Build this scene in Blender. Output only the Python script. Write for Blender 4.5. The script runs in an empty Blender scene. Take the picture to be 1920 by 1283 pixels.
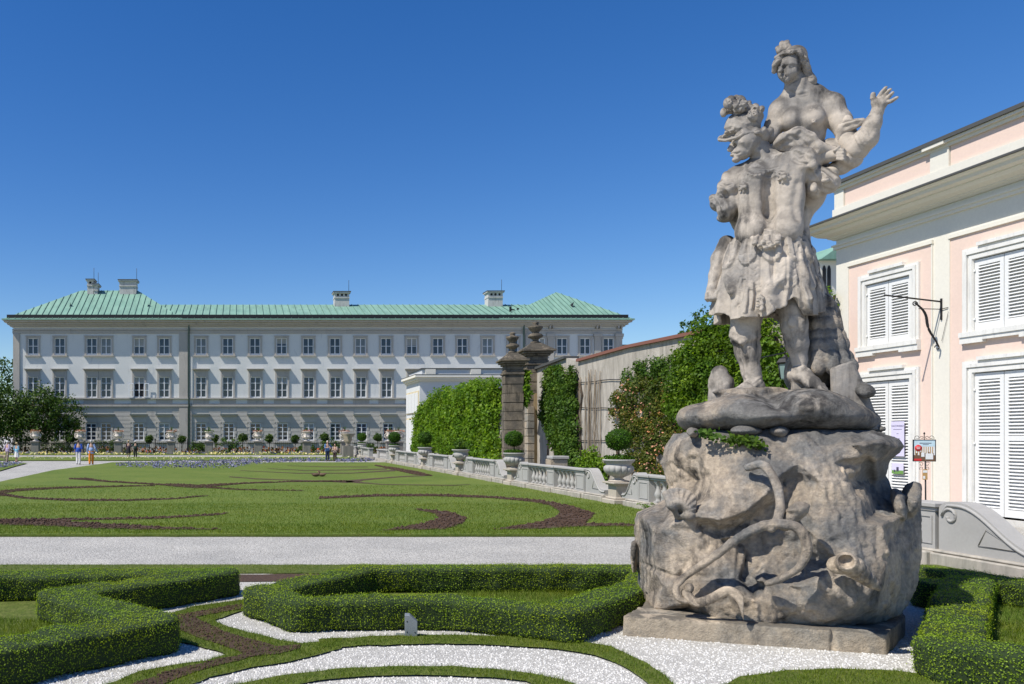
import bpy, math, random
import numpy as np
from mathutils import Vector, Matrix, Euler, geometry
random.seed(7); RNG = np.random.default_rng(7)
R = math.radians
SC = bpy.context.scene; COL = SC.collection
F = 1550.0; HZ = 817.0; CX = 450.0; EH = 2.1      # camera constants measured from the photograph
def P(px, py, Y): return Vector(((px-CX)/F*Y, Y, EH-(py-HZ)/F*Y))
def G(px, py, z=0.0):
    Y = F*(EH-z)/(py-HZ); return Vector(((px-CX)/F*Y, Y, z))

# ---------------------------------------------------------------- object helpers
def link(o, parent=None):
    COL.objects.link(o)
    if parent: o.parent = parent
    return o
def tag(o, label=None, cat=None, group=None, kind=None):
    if label: o['label'] = label
    if cat: o['category'] = cat
    if group: o['group'] = group
    if kind: o['kind'] = kind
    return o
def empty(name, loc, label, cat, group=None, rz=0.0):
    o = bpy.data.objects.new(name, None); o.location = loc; o.rotation_euler = (0,0,rz)
    o.empty_display_size = .2
    link(o); return tag(o, label, cat, group)
def mesh_np(name, V, Fc, mat, parent=None, smooth=False, rnd=None, wpos=False):
    """V (n,3) array, Fc (m,k) int array (k = 3 or 4)"""
    V = np.asarray(V, dtype=np.float32); Fc = np.asarray(Fc, dtype=np.int32)
    if wpos and parent is not None:
        o_ = parent
        while o_ is not None: V = V - np.array(o_.location, dtype=np.float32); o_ = o_.parent
    m = bpy.data.meshes.new(name)
    n, k = Fc.shape
    m.vertices.add(len(V)); m.vertices.foreach_set('co', V.ravel())
    m.loops.add(n*k); m.loops.foreach_set('vertex_index', Fc.ravel())
    m.polygons.add(n)
    m.polygons.foreach_set('loop_start', np.arange(0, n*k, k, dtype=np.int32))
    if smooth: m.polygons.foreach_set('use_smooth', np.ones(n, dtype=bool))
    m.update(calc_edges=True); m.validate()
    if rnd is not None:
        a = m.attributes.new('rnd', 'FLOAT', 'FACE'); a.data.foreach_set('value', np.asarray(rnd, dtype=np.float32))
    if mat: m.materials.append(mat)
    o = bpy.data.objects.new(name, m); return link(o, parent)
class MB:
    """collects pieces into one mesh; coordinates local to the parent"""
    def __init__(s): s.v = []; s.f = []; s.sm = []
    def add(s, vs, fs, smooth=False):
        b = len(s.v); s.v += [tuple(v) for v in vs]; s.f += [tuple(b+i for i in f) for f in fs]; s.sm += [smooth]*len(fs)
    def box(s, x0, x1, y0, y1, z0, z1, M=None):
        vs = [Vector((x,y,z)) for z in (z0,z1) for y in (y0,y1) for x in (x0,x1)]
        if M is not None: vs = [M @ v for v in vs]
        s.add(vs, [(0,2,3,1),(4,5,7,6),(0,1,5,4),(2,6,7,3),(0,4,6,2),(1,3,7,5)])
    def bar(s, a, b, w, h=None):
        a = Vector(a); b = Vector(b); h = h or w; d = (b-a); L = d.length
        q = d.to_track_quat('Z','Y').to_matrix().to_4x4(); M = Matrix.Translation(a) @ q
        s.box(-w/2,w/2,-h/2,h/2,0,L,M)
    def tube(s, pts, rad, seg=8, caps=True):
        pts = [Vector(p) for p in pts]; n = len(pts)
        if not isinstance(rad, (list, tuple)): rad = [rad]*n
        up = Vector((0,0,1)); rings = []
        for i, p in enumerate(pts):
            t = (pts[min(i+1,n-1)]-pts[max(i-1,0)]).normalized()
            a = t.cross(up if abs(t.z) < .95 else Vector((1,0,0))).normalized(); b = t.cross(a)
            rings.append([p + (a*math.cos(2*math.pi*j/seg)+b*math.sin(2*math.pi*j/seg))*rad[i] for j in range(seg)])
        vs = [v for r in rings for v in r]; fs = []
        for i in range(n-1):
            for j in range(seg):
                k = (j+1)%seg; fs.append((i*seg+j, (i+1)*seg+j, (i+1)*seg+k, i*seg+k))
        if caps: fs.append(tuple(range(seg))); fs.append(tuple(reversed(range((n-1)*seg, n*seg))))
        s.add(vs, fs, True)
    def lathe(s, prof, seg=20, c=(0,0,0), mod=None, smooth=True, rot=0):
        """prof [(r,z)]; mod(theta, r, z)->r"""
        vs = []; fs = []; n = len(prof)
        for (r, z) in prof:
            for j in range(seg):
                t = 2*math.pi*j/seg+rot; rr = mod(t, r, z) if mod else r
                vs.append((c[0]+rr*math.cos(t), c[1]+rr*math.sin(t), c[2]+z))
        for i in range(n-1):
            for j in range(seg):
                k = (j+1)%seg; fs.append((i*seg+j, i*seg+k, (i+1)*seg+k, (i+1)*seg+j))
        fs.append(tuple(reversed(range(seg)))); fs.append(tuple(range((n-1)*seg, n*seg)))
        s.add(vs, fs, smooth)
    def prism(s, poly, y0, y1, M=None):
        """poly [(x,z)] extruded along y"""
        n = len(poly)
        vs = [Vector((x,y0,z)) for x,z in poly]+[Vector((x,y1,z)) for x,z in poly]
        if M is not None: vs = [M @ v for v in vs]
        fs = [tuple(range(n)), tuple(reversed(range(n,2*n)))]
        for i in range(n):
            j = (i+1)%n; fs.append((i, i+n, j+n, j))
        s.add(vs, fs)
    def build(s, name, mat, parent=None, bevel=0, auto=None):
        m = bpy.data.meshes.new(name); m.from_pydata(s.v, [], s.f); m.update()
        m.polygons.foreach_set('use_smooth', s.sm)
        if mat: m.materials.append(mat)
        import bmesh
        bm = bmesh.new(); bm.from_mesh(m); bmesh.ops.recalc_face_normals(bm, faces=bm.faces)
        if bevel:
            es = [e for e in bm.edges if len(e.link_faces) == 2 and e.calc_face_angle(0) > .6]
            bmesh.ops.bevel(bm, geom=es, offset=bevel, segments=1, affect='EDGES', clamp_overlap=True)
        if auto:
            for e in bm.edges:
                if len(e.link_faces) == 2 and e.calc_face_angle(0) > auto: e.smooth = False
        bm.to_mesh(m); bm.free()
        o = bpy.data.objects.new(name, m); return link(o, parent)
def copy_tree(o, parent=None):
    c = o.copy(); COL.objects.link(c)
    if parent: c.parent = parent
    for ch in [x for x in o.children]: copy_tree(ch, c)
    return c

# ---------------------------------------------------------------- materials
def new_mat(name):
    m = bpy.data.materials.new(name); m.use_nodes = True
    return m, m.node_tree, m.node_tree.nodes['Principled BSDF']
def nd(nt, typ, **kw):
    n = nt.nodes.new(typ)
    for k, v in kw.items():
        if k.startswith('i_'):
            n.inputs[k[2:].replace('_', ' ')].default_value = v
        else: setattr(n, k, v)
    return n
def mixc(nt, fac, a, b, mode='MIX'):
    n = nt.nodes.new('ShaderNodeMix'); n.data_type = 'RGBA'; n.blend_type = mode
    for i, v in ((0, fac), (6, a), (7, b)):
        if isinstance(v, bpy.types.NodeSocket): nt.links.new(v, n.inputs[i])
        elif i == 0: n.inputs[0].default_value = v
        else: n.inputs[i].default_value = (*v, 1)
    return n.outputs[2]
def ramp(nt, sock, p0, p1, c0=(0,0,0), c1=(1,1,1)):
    r = nt.nodes.new('ShaderNodeValToRGB'); e = r.color_ramp.elements
    e[0].position = p0; e[1].position = p1; e[0].color = (*c0,1); e[1].color = (*c1,1)
    nt.links.new(sock, r.inputs[0]); return r.outputs[0]
def coords(nt, scale=(1,1,1), obj=True):
    t = nt.nodes.new('ShaderNodeNewGeometry') if not obj else nt.nodes.new('ShaderNodeTexCoord')
    m = nt.nodes.new('ShaderNodeMapping'); m.inputs['Scale'].default_value = scale
    nt.links.new(t.outputs['Position' if not obj else 'Object'], m.inputs[0]); return m.outputs[0]
def noise(nt, vec, scale, detail=4, rough=.55, dist=0):
    n = nt.nodes.new('ShaderNodeTexNoise'); n.inputs['Scale'].default_value = scale
    n.inputs['Detail'].default_value = detail; n.inputs['Roughness'].default_value = rough
    n.inputs['Distortion'].default_value = dist
    nt.links.new(vec, n.inputs['Vector']); return n.outputs['Fac']
def bump(nt, bs, h, strength=.5, dist=.02, normal=None):
    b = nt.nodes.new('ShaderNodeBump'); b.inputs['Strength'].default_value = strength; b.inputs['Distance'].default_value = dist
    nt.links.new(h, b.inputs['Height'])
    if normal: nt.links.new(normal, b.inputs['Normal'])
    nt.links.new(b.outputs[0], bs.inputs['Normal']); return b.outputs[0]
def plaster(name, c, var=.1, rough=.85, bs=.25, scale=1.0, dirt=None, dirtamt=.5):
    """matt wall or stone: cloudy variation, faint stains, fine bump"""
    m, nt, b = new_mat(name); v = coords(nt, obj=False)
    n1 = noise(nt, v, .7*scale, 5, .6); n2 = noise(nt, v, 14*scale, 4, .6)
    lo = tuple(x*(1-var) for x in c); hi = tuple(min(1, x*(1+var*.6)) for x in c)
    col = mixc(nt, ramp(nt, n1, .3, .7), lo, hi)
    if dirt:
        vs = coords(nt, (1.6*scale, 1.6*scale, .35*scale), obj=False); n3 = noise(nt, vs, 2.2, 6, .65, .4)
        col = mixc(nt, ramp(nt, n3, .62-dirtamt*.25, .8-dirtamt*.12), col, dirt)
    col = mixc(nt, .25, col, ramp(nt, n2, .2, .8, tuple(x*.75 for x in c), tuple(min(1,x*1.15) for x in c)))
    nt.links.new(col, b.inputs['Base Color']); b.inputs['Roughness'].default_value = rough
    b.inputs['Specular IOR Level'].default_value = .25
    n4 = noise(nt, v, 60*scale, 3, .6); bump(nt, b, n4, bs, .006)
    return m
def simple(name, c, rough=.6, metal=0, spec=.4):
    m, nt, b = new_mat(name); b.inputs['Base Color'].default_value = (*c,1)
    b.inputs['Roughness'].default_value = rough; b.inputs['Metallic'].default_value = metal
    b.inputs['Specular IOR Level'].default_value = spec
    v = coords(nt, obj=False); n = noise(nt, v, 25, 3); nt.links.new(mixc(nt, n, tuple(x*.86 for x in c), tuple(min(1,x*1.1) for x in c)), b.inputs['Base Color'])
    return m
def leafmat(name, dark, mid, light, trans=.35, rough=.5, pink=None):
    m, nt, b = new_mat(name)
    a = nt.nodes.new('ShaderNodeAttribute'); a.attribute_name = 'rnd'
    r = nt.nodes.new('ShaderNodeValToRGB'); e = r.color_ramp.elements
    e[0].position = 0; e[0].color = (*dark,1); e[1].position = 1; e[1].color = (*light,1)
    x = e.new(.55); x.color = (*mid,1)
    if pink:
        e[2].position = .86; y = e.new(.9); y.color = (*pink,1); z = e.new(1.0) if False else None
        e[3].color = (*pink,1)
    nt.links.new(a.outputs['Fac'], r.inputs[0])
    v = coords(nt, obj=False); n = noise(nt, v, 1.3, 3)
    col = mixc(nt, ramp(nt, n, .35, .65), r.outputs[0], mixc(nt, 1, r.outputs[0], (1.28,1.06,.62), 'MULTIPLY'))
    nt.links.new(col, b.inputs['Base Color']); b.inputs['Roughness'].default_value = rough
    b.inputs['Specular IOR Level'].default_value = .16
    t = nt.nodes.new('ShaderNodeBsdfTranslucent'); tc = mixc(nt, 1, col, (1.5,1.6,.6), 'MULTIPLY'); nt.links.new(tc, t.inputs[0])
    mx = nt.nodes.new('ShaderNodeMixShader'); mx.inputs[0].default_value = trans
    nt.links.new(b.outputs[0], mx.inputs[1]); nt.links.new(t.outputs[0], mx.inputs[2])
    nt.links.new(mx.outputs[0], nt.nodes['Material Output'].inputs[0])
    return m

# ---------------------------------------------------------------- implicit sculpting
def lattice_noise(xs, ys, zs, scale, seed, lin=False):
    """smooth value noise sampled on the open grid xs,ys,zs -> [-1,1]"""
    rg = np.random.default_rng(seed); A = None; idx = []
    for a in (xs, ys, zs):
        t = a/scale; t0 = math.floor(t.min())-1; i = np.floor(t).astype(int); f = t-i; f = f if lin else f*f*(3-2*f); idx.append((i-t0, f.astype(np.float32)))
    L = rg.uniform(-1, 1, [int(i.max())+2 for i, f in idx]).astype(np.float32)
    for ax, (i, f) in enumerate(idx):
        sh = [1,1,1]; sh[ax] = -1; f = f.reshape(sh)
        L = np.take(L, i, ax)*(1-f)+np.take(L, i+1, ax)*f
    return L
def tov(p): return np.array(p, dtype=np.float32)
class SDF:
    def __init__(s, lo, hi, h):
        s.h = h; s.lo = tov(lo); n = np.ceil((tov(hi)-s.lo)/h).astype(int)+1; s.n = n
        s.ax = [(s.lo[i]+np.arange(n[i])*h).astype(np.float32) for i in range(3)]
        s.d = np.full(n, .5, dtype=np.float32)
    def blk(s, lo, hi):
        a = np.clip(np.floor((tov(lo)-s.lo)/s.h).astype(int), 0, s.n-1); b = np.clip(np.ceil((tov(hi)-s.lo)/s.h).astype(int)+1, 1, s.n)
        if np.any(b <= a): return None
        sl = tuple(slice(a[i], b[i]) for i in range(3))
        X = s.ax[0][sl[0]].reshape(-1,1,1); Y = s.ax[1][sl[1]].reshape(1,-1,1); Z = s.ax[2][sl[2]].reshape(1,1,-1)
        return sl, X, Y, Z
    def put(s, sl, dp, k, sub=False):
        a = s.d[sl]
        if sub:
            if k > 0: h = np.clip(.5-.5*(a+dp)/k, 0, 1); s.d[sl] = a*(1-h)+(-dp)*h + k*h*(1-h)
            else: s.d[sl] = np.maximum(a, -dp)
        else:
            if k > 0: h = np.clip(.5+.5*(dp-a)/k, 0, 1); s.d[sl] = dp*(1-h)+a*h - k*h*(1-h)
            else: s.d[sl] = np.minimum(a, dp)
    def fn(s, lo, hi, f, k=.02, sub=False):
        b = s.blk(lo, hi)
        if b: s.put(b[0], f(b[1], b[2], b[3]).astype(np.float32), k, sub)
    @staticmethod
    def seg(X, Y, Z, a, b):
        ba = b-a; L = float(ba@ba)+1e-9
        t = np.clip(((X-a[0])*ba[0]+(Y-a[1])*ba[1]+(Z-a[2])*ba[2])/L, 0, 1)
        d = np.sqrt((X-a[0]-t*ba[0])**2+(Y-a[1]-t*ba[1])**2+(Z-a[2]-t*ba[2])**2)
        return d, t
    def cone(s, a, b, ra, rb, k=.03, sub=False):
        a = tov(a); b = tov(b); m = max(ra, rb)+max(k,0)*1.2+3*s.h
        B = s.blk(np.minimum(a,b)-m, np.maximum(a,b)+m)
        if not B: return
        d, t = s.seg(B[1], B[2], B[3], a, b); s.put(B[0], d-(ra+(rb-ra)*t), k, sub)
    def chain(s, pts, rad, k=.03, sub=False):
        if not isinstance(rad, (list, tuple)): rad = [rad]*len(pts)
        for i in range(len(pts)-1): s.cone(pts[i], pts[i+1], rad[i], rad[i+1], k, sub)
    def ell(s, c, r, k=.03, rot=None, sub=False):
        c = tov(c); r = tov(r); m = float(max(r))+max(k,0)*1.2+3*s.h
        B = s.blk(c-m, c+m)
        if not B: return
        X, Y, Z = B[1]-c[0], B[2]-c[1], B[3]-c[2]
        if rot:
            M = np.array(Euler(rot).to_matrix().transposed(), dtype=np.float32)
            X, Y, Z = (M[i,0]*X+M[i,1]*Y+M[i,2]*Z for i in range(3))
        k0 = np.sqrt((X/r[0])**2+(Y/r[1])**2+(Z/r[2])**2); k1 = np.sqrt((X/r[0]**2)**2+(Y/r[1]**2)**2+(Z/r[2]**2)**2)+1e-6
        s.put(B[0], k0*(k0-1)/k1, k, sub)
    def ridge(s, pts, amp, w, taper=False):
        """raise (amp>0) or groove (amp<0) along a polyline"""
        pts = [tov(p) for p in pts]; A = np.array(pts); m = w*2.4
        B = s.blk(A.min(0)-m, A.max(0)+m)
        if not B: return
        best = None
        for i in range(len(pts)-1):
            d, t = s.seg(B[1], B[2], B[3], pts[i], pts[i+1]); best = d if best is None else np.minimum(best, d)
        s.d[B[0]] -= amp*np.exp(-(best/w)**2)
    def rbox(s, c, hf, rot=None, rd=.02, k=.02, sub=False):
        c = tov(c); hf = tov(hf)-rd; m = float(np.linalg.norm(hf))+rd+max(k,0)*1.2+3*s.h
        B = s.blk(c-m, c+m)
        if not B: return
        X, Y, Z = B[1]-c[0], B[2]-c[1], B[3]-c[2]
        if rot:
            M = np.array(Euler(rot).to_matrix().transposed(), dtype=np.float32)
            X, Y, Z = (M[i,0]*X+M[i,1]*Y+M[i,2]*Z for i in range(3))
        a, b_, c_ = np.abs(X)-hf[0], np.abs(Y)-hf[1], np.abs(Z)-hf[2]
        d = np.sqrt(np.maximum(a,0)**2+np.maximum(b_,0)**2+np.maximum(c_,0)**2)+np.minimum(np.maximum(np.maximum(a,b_),c_),0)-rd
        s.put(B[0], d, k, sub)
    def noise(s, amp, scale, seed=1, ridged=False, lin=False):
        n = lattice_noise(*s.ax, scale, seed, lin)
        if ridged: n = 1-2*np.abs(n)
        s.d += amp*n
    def polys(s):
        d = s.d; d[0]=d[-1]=.5; d[:,0]=d[:,-1]=.5; d[:,:,0]=d[:,:,-1]=.5
        S = d < 0; c = S[:-1,:-1,:-1].astype(np.uint8)
        offs = [(i,j,k) for i in (0,1) for j in (0,1) for k in (0,1)]
        N = S.shape
        c = sum(S[o[0]:N[0]-1+o[0], o[1]:N[1]-1+o[1], o[2]:N[2]-1+o[2]].astype(np.uint8) for o in offs)
        act = np.argwhere((c > 0) & (c < 8))
        vals = np.stack([d[act[:,0]+o[0], act[:,1]+o[1], act[:,2]+o[2]] for o in offs], 1)
        acc = np.zeros((len(act),3), np.float32); cnt = np.zeros(len(act), np.float32)
        for i in range(8):
            for j in range(i+1, 8):
                df = [offs[j][t]-offs[i][t] for t in range(3)]
                if sum(map(abs, df)) != 1: continue
                va, vb = vals[:,i], vals[:,j]; m = (va < 0) != (vb < 0)
                t = va/(va-vb+1e-12); t = np.where(m, t, 0)
                p = np.array(offs[i], np.float32)+t[:,None]*np.array(df, np.float32)
                acc += p*m[:,None]; cnt += m
        V = s.lo+(act+acc/cnt[:,None])*s.h
        ids = np.full([x-1 for x in N], -1, np.int32); ids[act[:,0],act[:,1],act[:,2]] = np.arange(len(act))
        quads = []
        for ax in range(3):
            sl0 = [slice(None)]*3; sl1 = [slice(None)]*3; sl0[ax] = slice(0,-1); sl1[ax] = slice(1,None)
            A = S[tuple(sl0)]; B = S[tuple(sl1)]; e = np.argwhere(A != B)
            u, w = (ax+1)%3, (ax+2)%3
            e = e[(e[:,u] > 0) & (e[:,w] > 0) & (e[:,u] < N[u]-1) & (e[:,w] < N[w]-1)]
            q = []
            for du, dw in ((1,1),(0,1),(0,0),(1,0)):
                p = e.copy(); p[:,u] -= du; p[:,w] -= dw; q.append(ids[p[:,0],p[:,1],p[:,2]])
            q = np.stack(q, 1); fl = A[e[:,0],e[:,1],e[:,2]]
            q[~fl] = q[~fl][:,::-1]; quads.append(q)
        Q = np.concatenate(quads); Q = Q[(Q >= 0).all(1)]
        return V, Q
    def build(s, name, mat, parent=None):
        V, Q = s.polys()
        return mesh_np(name, V, Q, mat, parent, smooth=True, wpos=True)
# ---------------------------------------------------------------- camera, sun, sky
cam = bpy.data.cameras.new('camera'); co = bpy.data.objects.new('camera', cam); link(co); SC.camera = co
co.location = (0,0,EH); co.rotation_euler = (R(90),0,0)
cam.sensor_width = 36; cam.lens = F/1920*36; cam.shift_y = (HZ-641.5)/1920; cam.shift_x = (960-CX)/1920; cam.clip_end = 3000; cam.clip_start = .1
SUNV = Vector((-.68,-.27,1.0)).normalized()
sun = bpy.data.lights.new('sun', 'SUN'); sun.energy = 4.5; sun.angle = R(.5); sun.color = (1,.955,.88)
so = bpy.data.objects.new('sun', sun); link(so); so.rotation_euler = SUNV.to_track_quat('Z','Y').to_euler()
W = bpy.data.worlds.new('World'); SC.world = W; W.use_nodes = True; nt = W.node_tree
bg = nt.nodes['Background']; sky = nt.nodes.new('ShaderNodeTexSky'); sky.sky_type = 'NISHITA'; sky.sun_disc = False
sky.sun_elevation = math.asin(SUNV.z); sky.sun_rotation = math.atan2(SUNV.x, SUNV.y)
sky.altitude = 0; sky.air_density = 1.0; sky.dust_density = .2; sky.ozone_density = 3.5
hs = nt.nodes.new('ShaderNodeHueSaturation'); hs.inputs['Saturation'].default_value = 1.34; hs.inputs['Value'].default_value = 1.12; hs.inputs['Hue'].default_value = .511
nt.links.new(sky.outputs[0], hs.inputs['Color']); nt.links.new(hs.outputs[0], bg.inputs[0]); bg.inputs[1].default_value = .088
SC.view_settings.view_transform = 'Standard'; SC.view_settings.look = 'None'; SC.view_settings.exposure = .4
SC.cycles.max_bounces = 6; SC.cycles.transparent_max_bounces = 6; SC.cycles.caustics_reflective = False; SC.cycles.caustics_refractive = False

# ---------------------------------------------------------------- shared stone materials
def carved_stone(name, warm, grey, dark, mid=.5, streak=1.0, bs=.7, mott=.5, crust=.8):
    m, nt, b = new_mat(name); v = coords(nt, obj=False)
    n1 = noise(nt, v, 1.1, 6, .65, .3)
    vs = coords(nt, (9,9,1.1), obj=False); n2 = noise(nt, vs, 1.0, 5, .6, .2)
    n3 = noise(nt, v, 26, 4, .65)
    col = mixc(nt, ramp(nt, n1, mid-.06, mid+.09), warm, grey)
    n5 = noise(nt, v, .75, 7, .7, .6)
    st = nt.nodes.new('ShaderNodeMath'); st.operation = 'MULTIPLY'
    nt.links.new(ramp(nt, n2, .40, .60), st.inputs[0]); nt.links.new(ramp(nt, n5, .44, .58), st.inputs[1])
    sc = nt.nodes.new('ShaderNodeMath'); sc.operation = 'MULTIPLY'; sc.inputs[1].default_value = streak; nt.links.new(st.outputs[0], sc.inputs[0])
    col = mixc(nt, sc.outputs[0], col, dark)
    # dark lichen crust settled on the ledges and upper sides, in patches
    ge = nt.nodes.new('ShaderNodeNewGeometry'); sx = nt.nodes.new('ShaderNodeSeparateXYZ'); nt.links.new(ge.outputs['Normal'], sx.inputs[0])
    lc = nt.nodes.new('ShaderNodeMath'); lc.operation = 'MULTIPLY'; nt.links.new(ramp(nt, sx.outputs[2], .05, .6), lc.inputs[0]); nt.links.new(ramp(nt, noise(nt, v, 2.1, 6, .68, .5), .41, .50), lc.inputs[1])
    l2 = nt.nodes.new('ShaderNodeMath'); l2.operation = 'MULTIPLY'; l2.inputs[1].default_value = crust; nt.links.new(lc.outputs[0], l2.inputs[0])
    col = mixc(nt, l2.outputs[0], col, dark)
    col = mixc(nt, mott, col, ramp(nt, n3, .25, .75, (.35,.33,.31), (1.25,1.22,1.15)), 'MULTIPLY')
    col = mixc(nt, .22, col, (1,1,1), 'MIX') if False else col
    nt.links.new(col, b.inputs['Base Color']); b.inputs['Roughness'].default_value = .9; b.inputs['Specular IOR Level'].default_value = .15
    n4 = noise(nt, v, 55, 6, .7); ad = nt.nodes.new('ShaderNodeMath'); ad.operation = 'ADD'
    nt.links.new(n4, ad.inputs[0]); nt.links.new(n3, ad.inputs[1]); bump(nt, b, ad.outputs[0], bs, .014)
    return m
M_fig = carved_stone('figure_stone', (.50,.44,.37), (.29,.272,.25), (.075,.07,.065), .54, 1.0, .22, .25)
M_rock = carved_stone('rock_stone', (.52,.43,.33), (.215,.21,.20), (.05,.048,.047), .48, .95, .8, .55, .45)
M_slab = carved_stone('slab_stone', (.46,.385,.29), (.30,.285,.25), (.09,.085,.075), .5, .6)
# ---------------------------------------------------------------- the stone statue group
# the group is modelled in its own frame: x across, y away from the visitor standing at the camera, z up
K = 1/167.0; SO = P(1452, 817, 9.3); SA = math.atan2(SO.x, SO.y); CA = math.cos(SA); KH = K*CA
SM = Matrix.Translation((SO.x, SO.y, 0)) @ Matrix.Rotation(-SA, 4, 'Z'); SMi = SM.inverted(); SD = SO.xy.length
def q(u, v, w=0.0):
    d = Vector(((u-CX)/F, 1, (HZ-v)/F)); dl = SMi.to_3x3() @ d; t = (SD+w)/dl.y
    return tov((dl.x*t, w, EH+dl.z*t))
class SS(SDF):
    def __init__(s, lo, hi, h): super().__init__(((lo[0]-3.0)*.88-.1, lo[1]-9.35, lo[2]), ((hi[0]-3.0)*.88+.1, hi[1]-9.25, hi[2]), h)
    def build(s, name, mat, parent): V, Q = s.polys(); return mesh_np(name, V, Q, mat, parent, smooth=True)
    def snap(s, u, v, w):
        # depth of the nearest carved surface on the line of sight through (u, v)
        for ww in np.arange(-1.6, .6, s.h):
            i = np.round((q(u, v, ww)-s.lo)/s.h).astype(int)
            if np.all(i >= 0) and np.all(i < s.n) and s.d[tuple(i)] < 0: return float(ww)
        return w
    def carve(s, pts, amp, w):
        out = []
        for a, b in zip(pts[:-1], pts[1:]):
            n = max(1, int(math.hypot(b[0]-a[0], b[1]-a[1])/7))
            for i in range(n): t = i/n; out.append(tuple(a[j]+(b[j]-a[j])*t for j in range(3)))
        out.append(pts[-1]); s.ridge([q(u, v, s.snap(u, v, w_)) for u, v, w_ in out], amp, w)
statue = empty('stone_statue', (SO.x, SO.y, 0), 'baroque sandstone group, helmeted warrior lifting a woman with raised hand, on a rough rock', 'statue', rz=-SA)

# base slab
def base_slab():
    s = SS((.9,7.7,-.1), (4.2,11,.35), .02)
    c = [SMi @ G(1168,1192), SMi @ G(1662,1228), SMi @ G(1752,1138), SMi @ G(1285,1110)]
    def f(X, Y, Z):
        d = None
        for i in range(4):
            a, b = c[i], c[(i+1)%4]; nx, ny = (b[1]-a[1]), -(b[0]-a[0]); L = math.hypot(nx, ny)
            e = ((X-a[0])*nx+(Y-a[1])*ny)/L; d = e if d is None else np.maximum(d, e)
        d = np.maximum(d, Z-.205); return d
    s.fn((-9,-9,-9), (9,9,9), f, 0)
    s.noise(.012, .3, 3); s.noise(.006, .09, 4)
    for (u, v) in ((1330,1200),(1475,1212),(1560,1219)):
        a = SMi @ G(u, v); s.ridge([(a[0],a[1]-.02,-.1),(a[0],a[1]-.02,.3)], -.03, .02)
    s.build('base_slab', M_slab, statue)
base_slab()

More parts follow.
